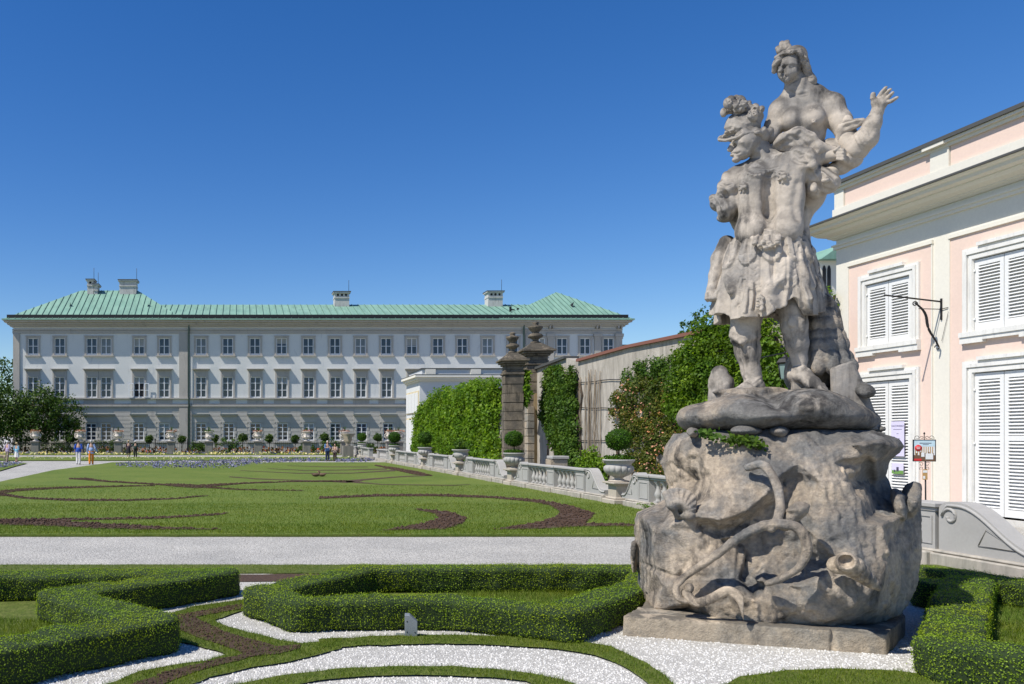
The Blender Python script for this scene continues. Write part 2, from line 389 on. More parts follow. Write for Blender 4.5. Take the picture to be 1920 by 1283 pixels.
def rock_pedestal():
    s = SS((1.0,7.9,.1), (4.85,11.2,2.36), .017)
    lo, hi = (-9,-9,-9), (9,9,9)
    # the visible face is a faceted relief: (column, row, depth) of its corners, joined by flat facets
    edge = [(1262,812,-.1),(1245,835,-.1),(1236,868,-.1),(1243,890,-.1),(1252,915,-.1),(1243,938,-.15),(1192,962,-.2),(1187,990,-.2),(1190,1050,-.2),(1196,1128,-.2),(1222,1148,-.4),(1262,1162,-.6),(1330,1174,-.85),(1400,1184,-1.0),(1470,1183,-1.02),(1560,1180,-.95),(1650,1172,-.6),(1690,1156,-.3),(1720,1110,-.1),(1735,1050,0),(1735,1000,.05),(1730,945,.1),(1714,922,.1),(1694,930,.05),(1676,918,0),(1664,895,0),(1668,870,0),(1684,856,-.1),(1702,838,-.15),(1690,822,-.15),(1640,806,-.3),(1560,803,-.42),(1450,803,-.45),(1340,806,-.4)]
    inner = [(1278,826,-.50),(1262,862,-.46),(1290,880,-.55),(1304,902,-.50),(1272,905,-.45),(1262,935,-.5),(1300,935,-.62),(1318,815,-.55),(1345,818,-.72),(1312,850,-.72),(1332,890,-.85),(1340,930,-1.02),(1392,832,-.82),(1400,880,-.98),(1432,850,-.82),
      (1300,968,-1.13),(1350,976,-1.17),(1400,956,-1.13),(1440,926,-1.06),(1454,895,-.95),(1312,984,-.98),(1360,996,-.95),(1412,976,-.88),(1452,946,-.82),(1470,905,-.78),
      (1206,970,-.72),(1227,998,-.98),(1246,990,-1.02),(1306,994,-1.08),(1228,1076,-1.02),(1300,1080,-1.12),(1310,1040,-1.10),(1204,1060,-.60),(1206,1120,-.55),(1226,1142,-.98),(1212,1012,-.66),
      (1245,1098,-1.08),(1242,1142,-1.02),(1338,1094,-1.17),(1340,1160,-1.10),(1424,1093,-1.27),(1424,1172,-1.2),(1430,1095,-1.08),(1430,1172,-1.05),(1440,1096,-1.2),(1442,1172,-1.15),
      (1385,1010,-1.06),(1383,1088,-1.14),(1390,1012,-.9),(1390,1082,-.92),(1402,1022,-.84),(1480,1018,-.80),(1500,1050,-.82),(1404,1078,-.92),(1470,1082,-1.0),(1440,1050,-.88),(1480,1096,-1.14),(1500,1010,-.8),(1345,1010,-1.0),
      (1500,815,-.66),(1498,870,-.86),(1478,915,-.76),(1502,902,-.78),(1470,956,-.78),(1518,886,-.92),(1540,905,-.97),(1558,960,-1.02),(1524,965,-.97),(1530,1010,-1.07),(1524,1078,-1.12),(1495,975,-.85),
      (1536,1086,-1.27),(1562,1112,-1.27),(1602,1132,-1.17),(1642,1140,-.92),(1545,1160,-1.12),(1612,1162,-.92),(1500,1140,-1.15),(1602,1056,-1.08),(1652,1100,-.95),(1582,1000,-1.02),(1622,980,-.88),(1575,1050,-1.05),
      (1592,832,-.68),(1562,868,-.78),(1582,902,-.86),(1612,942,-.84),(1652,986,-.80),(1665,1040,-.82),(1672,1100,-.72),(1668,1146,-.55),(1680,1000,-.35),(1696,1050,-.32),(1702,1100,-.2),(1704,962,-.15),
      (1600,900,-.5),(1630,902,-.15),(1650,932,-.10),(1642,958,-.40),(1618,872,-.45),(1604,834,-.76),(1650,830,-.66),(1680,838,-.44),(1652,862,-.42),(1622,854,-.66),(1545,845,-.74),(1450,820,-.62),(1420,1130,-1.25),(1300,1130,-1.12)]
    pts = [q(*p) for p in edge+inner]; ne = len(edge)
    v2 = [Vector((float(p[0]), float(p[2]))) for p in pts]
    res = geometry.delaunay_2d_cdt(v2, [(i, (i+1)%ne) for i in range(ne)], [], 0, 1e-6)
    ov, ofc, orig = res[0], res[2], res[3]; wv = [float(pts[o_[0]][1]) if o_ else -.5 for o_ in orig]
    xs, zs_ = s.ax[0], s.ax[2]; Wm = np.full((len(xs), len(zs_)), .6, np.float32)
    for f_ in ofc:
        a_, b_, c_ = (ov[i] for i in f_); dt = (b_.x-a_.x)*(c_.y-a_.y)-(c_.x-a_.x)*(b_.y-a_.y)
        if abs(dt) < 1e-9: continue
        i0, i1 = np.searchsorted(xs, [min(a_.x,b_.x,c_.x)-.01, max(a_.x,b_.x,c_.x)+.01]); j0, j1 = np.searchsorted(zs_, [min(a_.y,b_.y,c_.y)-.01, max(a_.y,b_.y,c_.y)+.01])
        X2 = xs[i0:i1,None]; Z2 = zs_[None,j0:j1]
        l1 = ((X2-a_.x)*(c_.y-a_.y)-(c_.x-a_.x)*(Z2-a_.y))/dt; l2 = ((b_.x-a_.x)*(Z2-a_.y)-(X2-a_.x)*(b_.y-a_.y))/dt
        m_ = (l1 >= -1e-4) & (l2 >= -1e-4) & (l1+l2 <= 1.0001); Wt = wv[f_[0]]*(1-l1-l2)+wv[f_[1]]*l1+wv[f_[2]]*l2
        sub = Wm[i0:i1,j0:j1]; sub[m_] = Wt[m_]
    for _ in range(0):
        Wm[1:-1] = (Wm[:-2]+2*Wm[1:-1]+Wm[2:])/4; Wm[:,1:-1] = (Wm[:,:-2]+2*Wm[:,1:-1]+Wm[:,2:])/4
    gx, gz = np.gradient(Wm, s.h); cs = 1/np.sqrt(1+np.clip(gx*gx+gz*gz, 0, 9))
    poly = v2[:ne]; PD_ = np.full((len(xs), len(zs_)), 9., np.float32); ins = np.zeros((len(xs), len(zs_)), bool); XX = xs[:,None]; ZZ = zs_[None,:]
    for i in range(ne):
        a_, b_ = poly[i], poly[(i+1)%ne]; bx_, bz_ = b_.x-a_.x, b_.y-a_.y; t = np.clip(((XX-a_.x)*bx_+(ZZ-a_.y)*bz_)/(bx_*bx_+bz_*bz_), 0, 1)
        PD_ = np.minimum(PD_, np.sqrt((XX-a_.x-t*bx_)**2+(ZZ-a_.y-t*bz_)**2)); ins ^= ((a_.y > ZZ) != (b_.y > ZZ)) & (XX < (b_.x-a_.x)*(ZZ-a_.y)/((b_.y-a_.y) or 1e-9)+a_.x)
    PD_ = np.where(ins, -PD_, PD_); Yg = s.ax[1].reshape(1,-1,1)
    d1 = (Wm[:,None,:]-Yg)*cs[:,None,:]; d2 = PD_[:,None,:]+.22*np.maximum(0, Yg+.1)**1.6
    h_ = np.clip(.5-.5*(d1-d2)/.03, 0, 1); s.d = (d1*(1-h_)+d2*h_+.03*h_*(1-h_)).astype(np.float32)
    r = lambda u, v, Y: q(u, v, Y-9.3)
    def E(u, v, Y, a, b, c, k=.12, rot=None, sub=False): s.ell(r(u,v,Y), (a*.76,b,c), k, rot, sub)
    E(1708,938,9.25, .11,.26,.20, .02, (0,.15,0)); E(1686,948,9.05, .08,.16,.17, .02, (0,-.2,0)); E(1650,1040,8.6,.06,.1,.12,.05); E(1658,1125,8.62,.05,.08,.09,.03)
    E(1190,1045,8.95,.05,.12,.20,.02)
    # creases between the blocks
    g = lambda pts, amp, w: s.carve([(u, v, y-9.3) for u, v, y in pts], amp, w)
    g([(1190,1052,8.2),(1215,1062,8.1),(1262,1082,8.05),(1330,1080,8.0)], -.07, .018); g([(1227,1000,8.12),(1224,1060,8.06)], -.05, .016)
    g([(1308,992,8.15),(1298,1040,8.08),(1275,1080,8.05)], -.05, .016); g([(1428,1092,7.98),(1428,1140,7.95),(1428,1176,7.95)], -.10, .018)
    g([(1388,1010,8.1),(1384,1060,8.0),(1380,1088,8.0)], -.05, .016); g([(1300,860,8.4),(1330,905,8.35),(1370,940,8.2)], -.03, .012); g([(1400,958,8.2),(1450,1000,8.1)], -.03, .012)
    g([(1255,868,8.7),(1290,890,8.5),(1310,905,8.45)], -.05, .018); g([(1440,1095,8),(1500,1092,8),(1530,1086,8)], -.03, .015)
    g([(1582,850,8.6),(1592,890,8.5),(1612,930,8.4)], -.05, .03); g([(1626,860,8.7),(1632,900,8.6),(1644,950,8.6)], -.06, .025); g([(1640,860,8.7),(1644,910,8.6),(1655,950,8.6)], .05, .02)
    g([(1670,1010,8.3),(1668,1060,8.3),(1674,1130,8.3)], -.05, .02); g([(1480,1040,8.3),(1460,1060,8.3),(1466,1078,8.3)], -.02, .008)
    # broken rock texture
    s.noise(.014, .22, 12, False, True); s.noise(.008, .10, 13, False, True); s.noise(.004, .04, 14); s.noise(.007, .055, 18, True); s.noise(.010, .16, 19, True)
    b = s.blk(lo, hi)   # vertical chisel marks on lower blocks
    n = lattice_noise(s.ax[0], s.ax[1], s.ax[2]*.16, .035, 15); n2 = np.clip(lattice_noise(*s.ax, .5, 16)*2+.3, 0, 1)
    s.d += .014*n*n2
    o = s.build('rock_pedestal', M_rock, statue)
    # carved attributes as sub-parts
    d = SS((1.2,7.6,.1), (3.9,8.9,2.0), .011)
    C = lambda pts, rad, k=.01: d.chain([r(*p) for p in pts], rad, k)
    def crv(pts, n=5):   # Catmull-Rom
        out = []; pts = [np.array(p, float) for p in pts]; pp = [2*pts[0]-pts[1]]+pts+[2*pts[-1]-pts[-2]]
        for i in range(1, len(pp)-2):
            for t in np.linspace(0,1,n,endpoint=False):
                a,b_,c,e = pp[i-1],pp[i],pp[i+1],pp[i+2]; out.append(.5*((2*b_)+(-a+c)*t+(2*a-5*b_+4*c-e)*t*t+(-a+3*b_-3*c+e)*t**3))
        return out+[pts[-1]]
    hook = crv([(1272,1090,8.02),(1330,1050,7.98),(1400,1000,7.93),(1450,983,7.9),(1495,990,7.88),(1513,1025,7.86),(1500,1062,7.88),(1465,1085,7.93),(1440,1094,8.0)])
    C(hook, [.032+.016*math.sin(min(1,i/len(hook)*1.3)*math.pi) for i in range(len(hook))])
    d.ridge([r(u, v-5, y-.06) for u, v, y in hook], -.02, .015)
    C(crv([(1403,877,8.25),(1430,872,8.18),(1452,900,8.08),(1463,940,8.0),(1458,972,7.94),(1446,992,7.9)]), .040)
    d.ridge([r(u, v, y-.06) for u, v, y in crv([(1403,877,8.25),(1430,872,8.18),(1452,900,8.08),(1463,940,8.0),(1458,972,7.94)])], -.018, .013)
    C([(1470,985,8.05),(1500,955,7.98)], [.06,.075]); d.ell(r(1497,953,7.98), (.1,.08,.04), .02, (0,-.35,0))
    C(crv([(1280,1086,8.0),(1268,1100,7.96),(1272,1122,7.95),(1290,1128,7.97)]), .03)
    d.ell(r(1292,1103,8.0), (.045,.05,.06), .01)
    d.noise(.004, .05, 5); d.build('anchor', M_rock, o)
    d = SS((1.4,7.5,.1), (2.6,8.6,1.0), .01)
    rp = crv([(1285,1112,8.0),(1305,1130,7.95),(1335,1122,7.93),(1365,1108,7.92),(1390,1125,7.9),(1400,1150,7.9),(1408,1172,7.93)], 8)
    d.chain([r(*p) for p in rp], .045, .01)
    for i in range(0, len(rp)-1):
        u, v, y = rp[i]; d.ridge([r(u-10,v-6,y-.05), r(u,v,y-.05), r(u+10,v+7,y-.05)], -.014, .01)
    d.build('carved_rope', M_rock, o)
    d = SS((3.0,7.5,.3), (4.3,8.6,1.4), .01)
    hp = [(1588,1055,7.9),(1600,1063,7.95),(1612,1074,8.0),(1625,1085,8.05),(1637,1095,8.08),(1648,1104,8.12)]
    d.chain([r(*p) for p in hp], [.10,.096,.085,.068,.05,.025], .015)
    for i, (u, v, y) in enumerate(hp[1:]):
        d.ridge([r(u+18-i*2,v-24+i*3,y-.02), r(u+2,v,y-.1), r(u-10,v+18-i*2,y-.04)], -.025, .013)
    d.ell(r(1587,1053,7.80), (.065,.11,.065), .008, sub=True)
    d.ell(r(1575,1060,8.0), (.11,.04,.09), .02); d.noise(.003,.04,6)
    d.build('horn_shell', M_rock, o)
    d = SS((1.4,8.0,1.1), (2.1,8.8,1.75), .01)
    sh_ = [(1270+44*math.cos(R(x_))*(1 if x_ > 0 else 1), 966-46*math.sin(R(x_))) for x_ in range(0, 121, 15)]
    for u_, v_ in sh_: d.chain([r(1272,968,8.28), r((1272+u_)/2,(968+v_)/2,8.2), r(u_,v_,8.30)], [.02,.05,.035], .03)
    for x_ in range(8, 121, 15): d.carve([(1276,962,-1.0),(1270+44*math.cos(R(x_)),966-46*math.sin(R(x_)),-1.0)], -.03, .012)
    d.build('fan_shell', M_rock, o)
rock_pedestal()

def top_rock():
    s = SS((1.7,8.2,2.05), (4.3,10.7,2.75), .014)
    E = lambda u, v, w, a, b, c, k=.12: s.ell(q(u,v,w), (a*.86,b,c), k)
    E(1330,782,-.05,.36,.5,.17); E(1385,775,-.05,.42,.65,.20); E(1440,782,0,.5,.8,.18); E(1510,768,-.05,.46,.62,.23,.06)
    E(1560,780,.05,.4,.6,.19); E(1600,790,.2,.28,.4,.13); E(1300,785,.0,.17,.3,.13)
    E(1470,792,.35,.85,.75,.16); E(1395,735,.1,.4,.3,.06); None
    s.ridge([q(1460,740,-.3),q(1452,770,-.6),q(1458,805,-.75)], -.05, .05)
    s.ridge([q(1330,760,-.4),q(1300,790,-.5)], -.03, .05)
    z0 = EH-(806-HZ)/F*8.7
    s.fn((-9,-9,1.9),(9,9,2.3), lambda X,Y,Z: (Z-z0)+0*X+0*Y, .015, True)
    s.chain([q(1630,806,.1), q(1655,804,-.05)], [.07,.02], .03)
    s.noise(.015,.35,21); s.noise(.004,.1,22,True); s.noise(.003,.05,23)
    s.build('top_rock', M_rock, statue)
    s = SS((1.9,8.3,1.9), (3.4,9.6,2.25), .014)
    for u, v, a in ((1300,812,.07),(1398,808,.17),(1462,809,.10)):
        s.ell(q(u,v,-.55), (a*.86,.2,.06), .02)
    s.noise(.015,.08,24); s.build('packing_stones', M_rock, statue)
top_rock()

# ------------- warrior
def warrior():
    s = SS((2.05,8.35,2.45), (4.2,10.1,6.05), .0095)
    C = lambda pts, rad, k=.04: s.chain([q(*p) for p in pts], [x*K*.93 for x in rad], k)
    def E(u, v, w, a, b, c, k=.05, rot=None, sub=False): s.ell(q(u,v,w), (a*KH,b*K*.92,c*K), k, rot, sub)
    def g(pts, amp, w): s.carve(pts, amp*K, w*K)
    # trunk seen from the back
    E(1440,352,.05,54,38,74,.1); E(1446,405,.05,42,33,54,.09); E(1440,462,.05,64,46,42,.1); E(1456,320,.07,52,34,30,.06)
    E(1413,368,-.12,30,22,62,.06,(0,.08,0)); E(1477,358,-.12,32,24,72,.06,(0,-.06,0))
    E(1410,432,-.13,34,28,34,.07); E(1471,430,-.13,35,28,36,.07)
    E(1412,335,-.12,30,20,26,.05); E(1482,325,-.12,32,20,26,.05)
    g([(1442,330,-.2),(1437,365,-.2),(1446,410,-.2),(1441,440,-.25)], -10, 7); g([(1442,345,-.2),(1440,400,-.2)], -6, 14)
    g([(1398,345,-.2),(1405,385,-.24),(1402,410,-.2)], -3, 6); g([(1495,345,-.2),(1488,385,-.24),(1494,410,-.22)], -3, 6)
    E(1379,340,.0,25,28,28,.05); C([(1392,322,.0),(1430,306,.02)], [16,18], .05); E(1503,304,-.05,32,30,30,.06)
    # collar plate and its ornament
    g([(1398,306,-.2),(1400,322,-.2),(1412,331,-.26),(1426,330,-.26),(1440,335,-.28),(1456,328,-.28),(1472,322,-.3),(1478,300,-.28),(1484,270,-.22)], 3.6, 2.6)
    g([(1408,306,-.2),(1410,316,-.26),(1440,320,-.28),(1462,314,-.3),(1467,296,-.28),(1473,272,-.22)], 3, 2)
    for i in range(10): u_, v_ = 1403+i*7.4, 325+4*math.sin(i*.8)-max(0,i-7)*2; E(u_, v_, s.snap(u_,v_,-.2), 3.4,3,3,.006)
    for u, v in ((1397,350),(1470,332)):
        w_ = s.snap(u,v,-.25)
        for i in range(7):
            a = i*2*math.pi/7; C([(u,v,w_-.02),(u+11*math.cos(a),v+9*math.sin(a)+2,w_-.005)], [4,2.8], .006)
        E(u,v,w_-.035,5,5,5,.006)
    # lion mask epaulettes
    for i, (u, v, r_) in enumerate(((1496,288,15),(1515,296,14),(1505,310,16),(1522,310,11),(1490,302,12),(1513,284,9))): E(u,v,-.15-.02*(i%2),r_,r_,r_,.025)
    g([(1492,285,-.25),(1500,292,-.28),(1508,290,-.28),(1514,298,-.26)], -4, 2.5); g([(1488,300,-.25),(1498,306,-.28),(1512,308,-.26)], -3, 2.5)
    for u, v, r_ in ((1364,338,12),(1356,350,13),(1370,352,14),(1352,364,10),(1362,330,9)): E(u,v,-.1,r_,r_,r_,.025)
    g([(1352,345,-.18),(1362,350,-.2),(1372,346,-.2)], -4, 2.5); g([(1350,362,-.16),(1360,366,-.18)], -4, 2.5)
    # puffed left sleeve, forearm tucked
    E(1348,380,0,19,24,17,.03,(0,.3,0)); E(1362,392,-.05,20,26,20,.03); E(1375,378,.0,18,24,24,.04); E(1360,408,0,18,20,9,.03); E(1337,372,.0,9,14,7,.02,(0,.6,0))
    for a,b_ in (((1335,372),(1352,400)),((1346,366),(1364,402)),((1360,362),(1374,408)),((1334,384),(1345,410))):
        g([(a[0],a[1],-.1),((a[0]+b_[0])/2+3,(a[1]+b_[1])/2,-.17),(b_[0],b_[1],-.13)], -5, 3.5)
    C([(1378,395,.1),(1392,420,.2),(1400,440,.3)], [20,17,15])
    C([(1362,455,.1),(1350,485,.05),(1343,515,.0),(1335,540,-.05)], [15,16,13,10]); g([(1350,470,-.03),(1343,500,-.06),(1338,525,-.1)], 3, 3)
    E(1334,550,-.05,12,10,12,.02)
    for i in range(4): C([(1326+i*6,551,-.09),(1325+i*6.3,560,-.12),(1327+i*6.3,564,-.08)], [4.2,4,3.4], .006)
    C([(1344,546,-.1),(1341,558,-.13)], [4,3.2], .008)
    # right arm holding the drapery, puffed sleeve below it
    C([(1512,300,.0),(1545,293,.0),(1570,290,-.05)], [20,14,11]); E(1574,290,-.08,9,8,9,.02)
    for i in range(4): C([(1571,282+i*5.4,-.12),(1580,281+i*6,-.14),(1584,285+i*6,-.10)], [3.6,3.4,3], .005)
    C([(1566,282,-.12),(1573,276,-.14)], [3.8,3], .006)
    E(1535,335,-.02,28,28,20,.03,(0,.5,0)); E(1552,345,0,24,26,18,.03,(0,-.4,0)); E(1530,355,.0,20,24,17,.03); E(1556,325,.05,17,20,12,.03); E(1520,325,.0,20,24,22,.04)
    for p in (((1517,320),(1530,340),(1528,362)),((1532,316),(1545,335),(1558,350)),((1524,345),(1540,352),(1556,358)),((1545,318),(1562,330),(1570,342)),((1540,330),(1536,350),(1540,368))):
        g([(p[0][0],p[0][1],-.14),(p[1][0],p[1][1],-.2),(p[2][0],p[2][1],-.14)], -6, 3.6)
    E(1526,352,-.14,7,6,10,.012); E(1548,338,-.16,8,6,6,.012)
    # neck and bowed head in profile
    C([(1440,302,.04),(1426,284,.0),(1414,262,-.03)], [24,19,18], .025); g([(1438,298,-.16),(1424,284,-.16),(1410,280,-.14)], 4, 4)
    E(1401,264,-.07,29,27,27,.012,(0,.25,0)); E(1392,284,-.08,20,18,16,.012)
    C([(1375,267,-.08),(1369,280,-.09)], [4,5.5], .010); E(1374,291,-.09,6,7,2.8,.006); E(1375,286.5,-.09,6,7,2.4,.006); E(1381,299,-.09,9,9,6.5,.012)
    E(1381,272,-.13,6,6,4,.015,None,True); E(1382,272,-.09,4.5,4,3,.004); g([(1374,266,-.12),(1383,265,-.15),(1392,267,-.16)], 2.5, 2.5)
    g([(1374,288.5,-.1),(1382,288,-.12),(1387,286,-.13)], -2.5, 1.6); E(1390,281,-.12,6,4,6,.01)
    for i in range(5): g([(1398+i*3,292-i*4,-.13),(1404+i*2,286-i*5,-.15)], 1.5, 2)
    # legs
    C([(1405,530,.05),(1402,575,.0),(1396,625,-.02)], [36,32,25], .05); C([(1396,625,-.02),(1402,660,.02),(1408,695,.03),(1414,722,.03)], [25,22,16,17], .05)
    E(1407,655,.05,17,20,28,.04)
    C([(1418,727,.04),(1400,730,-.03),(1378,738,-.1),(1364,741,-.14)], [16,14,10,7], .03)
    for i in range(5): C([(1376-i*1.5,738-i*.3,-.16+i*.045),(1361+i*1.2,742-i*1.6,-.2+i*.05)], [5,4], .006)
    g([(1370,630,-.13),(1385,640,-.17),(1405,636,-.17),(1424,630,-.12)], 4.5, 4); E(1391,641,s.snap(1391,641,-.15),8,5,5,.01); g([(1372,640,-.12),(1388,634,-.18),(1408,628,-.17)], 3.5,3); g([(1388,644,-.12),(1402,652,-.18)], 3.5,3)
    g([(1385,650,-.13),(1390,672,-.12),(1392,700,-.08)], -2, 2.5); g([(1400,715,-.07),(1412,728,-.12),(1426,715,-.06)], 3.5, 2.2); g([(1398,708,-.07),(1410,720,-.12),(1428,706,-.06)], 3, 1.8); g([(1411,728,-.1),(1411,742,-.12)], 3, 2)
    C([(1490,540,.05),(1488,580,-.05)], [36,26], .05); C([(1488,580,-.05),(1489,610,-.05),(1494,645,.0),(1499,675,.02),(1500,690,.02)], [24,23,20,13,12], .03)
    C([(1492,704,.02),(1505,703,-.06),(1524,718,-.14),(1544,732,-.2)], [15,15,12,8], .03)
    for i in range(5): C([(1536+i*1.5,727-i*1.2,-.26+i*.05),(1553-i*1.5,738-i*1.5,-.28+i*.055)], [5,4], .006)
    for i in range(4): g([(1507+i*10,696+i*9,-.17-i*.03),(1500+i*10,710+i*8,-.2-i*.03)], 2.2, 2)
    C([(1498,715,.02),(1500,745,.02)], [13,16], .03); C([(1520,725,.0),(1545,745,.0)], [12,14], .03)
    E(1485,604,s.snap(1485,604,-.15),8,4,10,.01)
    g([(1471,606,-.12),(1469,624,-.08)], 2.5, 2.5); g([(1501,604,-.14),(1505,620,-.1)], 2.5, 2.5); g([(1468,600,-.14),(1480,593,-.2),(1496,594,-.2),(1505,602,-.14)], 4, 3.2)
    g([(1486,620,-.17),(1490,650,-.14),(1496,678,-.08)], 2.5, 2.5); g([(1480,690,-.06),(1494,694,-.1),(1508,688,-.06)], 4, 3)
    
    s.noise(.002,.05,31); s.noise(.001,.022,32)
    w = s.build('warrior_figure', M_fig, statue)
    # helmet with a face mask on its bowl and plumes
    s = SS((2.1,8.8,4.9), (3.1,9.9,6.1), .009)
    C = lambda pts, rad, k=.02: s.chain([q(*p) for p in pts], [x*K*.93 for x in rad], k)
    def E(u, v, w, a, b, c, k=.02, rot=None, sub=False): s.ell(q(u,v,w), (a*KH,b*K*.92,c*K), k, rot, sub)
    def g(pts, amp, w): s.carve(pts, amp*K, w*K)
    E(1394,240,0,34,32,26,.03,(0,.2,0)); E(1384,232,0,26,28,20,.04); E(1405,222,0,28,26,16,.04)
    C([(1350,262,-.1),(1362,263,-.16),(1380,258,-.2),(1400,250,-.2),(1424,247,-.16)], [3,3.6,3.8,4.2,5], .01)
    C([(1350,262,-.1),(1352,260,0),(1362,258,.12)], [4,6,6], .015); C([(1356,258,-.05),(1372,256,-.05)], [5,12], .02); E(1365,257,0,15,24,6,.02,(0,-.2,0))
    for i in range(9): E(1392+i*5, 249-3*math.sin(i*1.7)-i*.3, -.2+i*.008, 6,6,7,.01)
    E(1430,255,-.05,14,16,14,.02); E(1440,248,0,12,14,10,.02); E(1421,248,-.2,6,5,5,.005)
    E(1372,243,-.17,9,7,5,.01,None,True); E(1373,244,-.14,5,4,3.6,.004); g([(1360,240,-.12),(1372,236,-.2),(1386,240,-.2)], 4, 2.5); E(1362,249,-.12,5,8,4,.01)
    g([(1365,254,-.18),(1378,252,-.2),(1390,247,-.21)], -4, 2); g([(1358,246,-.12),(1362,252,-.15)], -3, 2)
    g([(1380,222,-.17),(1392,216,-.18),(1400,224,-.18),(1392,232,-.18),(1386,226,-.18)], 3, 2); g([(1400,232,-.18),(1414,228,-.18),(1424,236,-.16)], 3, 2)
    pl = [(1357,211,8),(1366,206,9),(1366,195,11),(1373,189,10),(1374,203,10),(1385,198,12),(1390,188,9),(1382,186,8),(1392,200,11),(1398,208,10),(1407,205,11),(1416,204,9),(1424,208,9),(1421,219,9),(1412,217,11),(1385,212,12),(1402,196,7)]
    for i, (u, v, r_) in enumerate(pl):
        E(u, v, -.08+.1*math.sin(i*2.1), r_*.95, r_*.9, r_*1.15, .008, (0,math.sin(i*1.7)*.7,0))
    for i, (u, v, r_) in enumerate(pl[1:]):
        a = i*1.3; g([(u-r_*.8*math.cos(a),v-r_*.8*math.sin(a),-.16),(u,v,-.2),(u+r_*.8*math.cos(a),v+r_*.8*math.sin(a),-.16)], -3.5, 1.8); g([(u-r_*.7*math.cos(a)+4,v-r_*.7*math.sin(a)+3,-.16),(u+4+r_*.6*math.cos(a),v+3+r_*.6*math.sin(a),-.16)], -2.5, 1.5)
    s.noise(.0015,.04,33); s.build('helmet', M_fig, w)
    # tunic skirt with two rows of scalloped straps
    s = SS((2.05,8.45,3.4), (3.75,10.1,4.55), .0085)
    za = [EH-(v-HZ)/F*9.3 for v in (440,470,500,540,570,600)]; za = za[::-1]
    aw = np.array([104,103,96,82,72,60])*KH; ab = np.array([66,66,62,56,50,44])*K; cxs = np.array([1437,1437,1436,1436,1436,1438]); cw = np.array([q(c,500)[0] for c in cxs])
    ztop, zbot = za[-1], EH-(592-HZ)/F*9.3
    def f(X, Y, Z):
        zz = Z.ravel(); a = np.interp(zz, za, aw).reshape(Z.shape); b = np.interp(zz, za, ab).reshape(Z.shape); cx = np.interp(zz, za, cw).reshape(Z.shape)
        dx = (X-cx)/a; dy = (Y-.03)/b; r = np.sqrt(dx*dx+dy*dy); th = np.arctan2(dx, -dy)   # 0 faces the camera
        t = np.clip((ztop-Z)/(ztop-zbot), 0, 1)
        fold = (np.sin(th*9+1.2*np.sin(th*3))+.5*np.sin(th*17+1))*.085*np.clip(t*1.5-.45, 0, 1)
        d = (r-1-fold)*np.minimum(a, b)*.85
        def row(n, ph, v0, ve, th_):
            c = th*n/math.pi+ph; sft = c-np.floor(c)-.5
            end = ve-.16*(sft*2)**2
            m = 1/(1+np.exp(-(.40-np.abs(sft))*90))*1/(1+np.exp(-(end-t)*140))*(t > v0)
            rib = .5+.5*np.cos((t-ve)*60)
            return th_*m
        d = d-row(5.5,.25,0,.40,.026)-row(5.5,.75,.05,.74,.015)
        hem = zbot+.06*np.sin(th*4+.5)+.02*np.sin(th*11)
        hem = hem-.08*np.exp(-((th-.05)/.25)**2)+.13*np.exp(-((th-.55)/.16)**2)
        inner = (r-.86)*np.minimum(a, b)
        d = np.maximum(d, hem-Z); d = np.maximum(d, Z-(ztop+.03)); d = np.maximum(d, -np.maximum(inner, Z-(zbot+.3)))
        return d
    s.fn((-9,-9,-9), (9,9,9), f, 0)
    C = lambda pts, rad, k=.012: s.chain([q(*p) for p in pts], [x*K*.93 for x in rad], k)
    def E(u, v, w, a, b, c, k=.02, rot=None, sub=False): s.ell(q(u,v,w), (a*KH,b*K*.92,c*K), k, rot, sub)
    def g(pts, amp, w): s.carve(pts, amp*K, w*K)
    g([(1372,455,-.2),(1384,443,-.2),(1400,440,-.28),(1415,448,-.32),(1428,460,-.34),(1438,464,-.34),(1450,458,-.34),(1462,446,-.33),(1480,440,-.3),(1496,444,-.3),(1506,455,-.22)], 5, 3.5)
    for i, (u, v) in enumerate(((1415,456),(1425,461),(1436,464),(1447,461),(1457,455),(1431,454),(1442,455))): E(u,v,-.35,6,6,5,.01)
    g([(1476,492,-.36),(1472,518,-.4),(1452,532,-.4),(1436,550,-.4),(1430,575,-.38)], 9, 8); g([(1470,500,-.42),(1462,520,-.45),(1440,538,-.45)], -3, 2.5)
    g([(1500,490,-.28),(1512,515,-.28),(1508,540,-.3),(1518,560,-.28)], 9, 6)
    g([(1362,505,-.22),(1366,528,-.24),(1374,548,-.26)], 9, 7); E(1372,545,-.28,9,7,9,.01)
    for i in range(8): E(1426+5*math.sin(i*2.2), 556+i*3.5, -.41, 4,4,4,.008)
    for u0, v0, u1, v1 in ((1478,520,1470,580),(1492,520,1500,575),(1410,530,1408,578),(1390,520,1380,572),(1440,560,1452,588),(1505,530,1516,578),(1400,540,1396,585)):
        g([(u0,v0,-.4),((u0+u1)/2+2,(v0+v1)/2,-.41),(u1,v1,-.4)], 3.5, 2.6); g([(u0+6,v0+6,-.4),((u0+u1)/2+8,(v0+v1)/2,-.41),(u1+6,v1,-.4)], -4, 2.6)
    for u in (1368,1390,1414,1462,1488,1508):
        for v in range(474, 540, 13): g([(u-7,v,-.4),(u,v+6,-.4),(u+7,v,-.4)], -1.3, 1.2)
    for u in (1402,1426,1450,1475,1498): g([(u,462,-.4),(u+1,500,-.4),(u,535,-.4)], -4.5, 1.8)
    s.noise(.0012,.05,34); s.build('tunic_skirt', M_fig, w)
warrior()

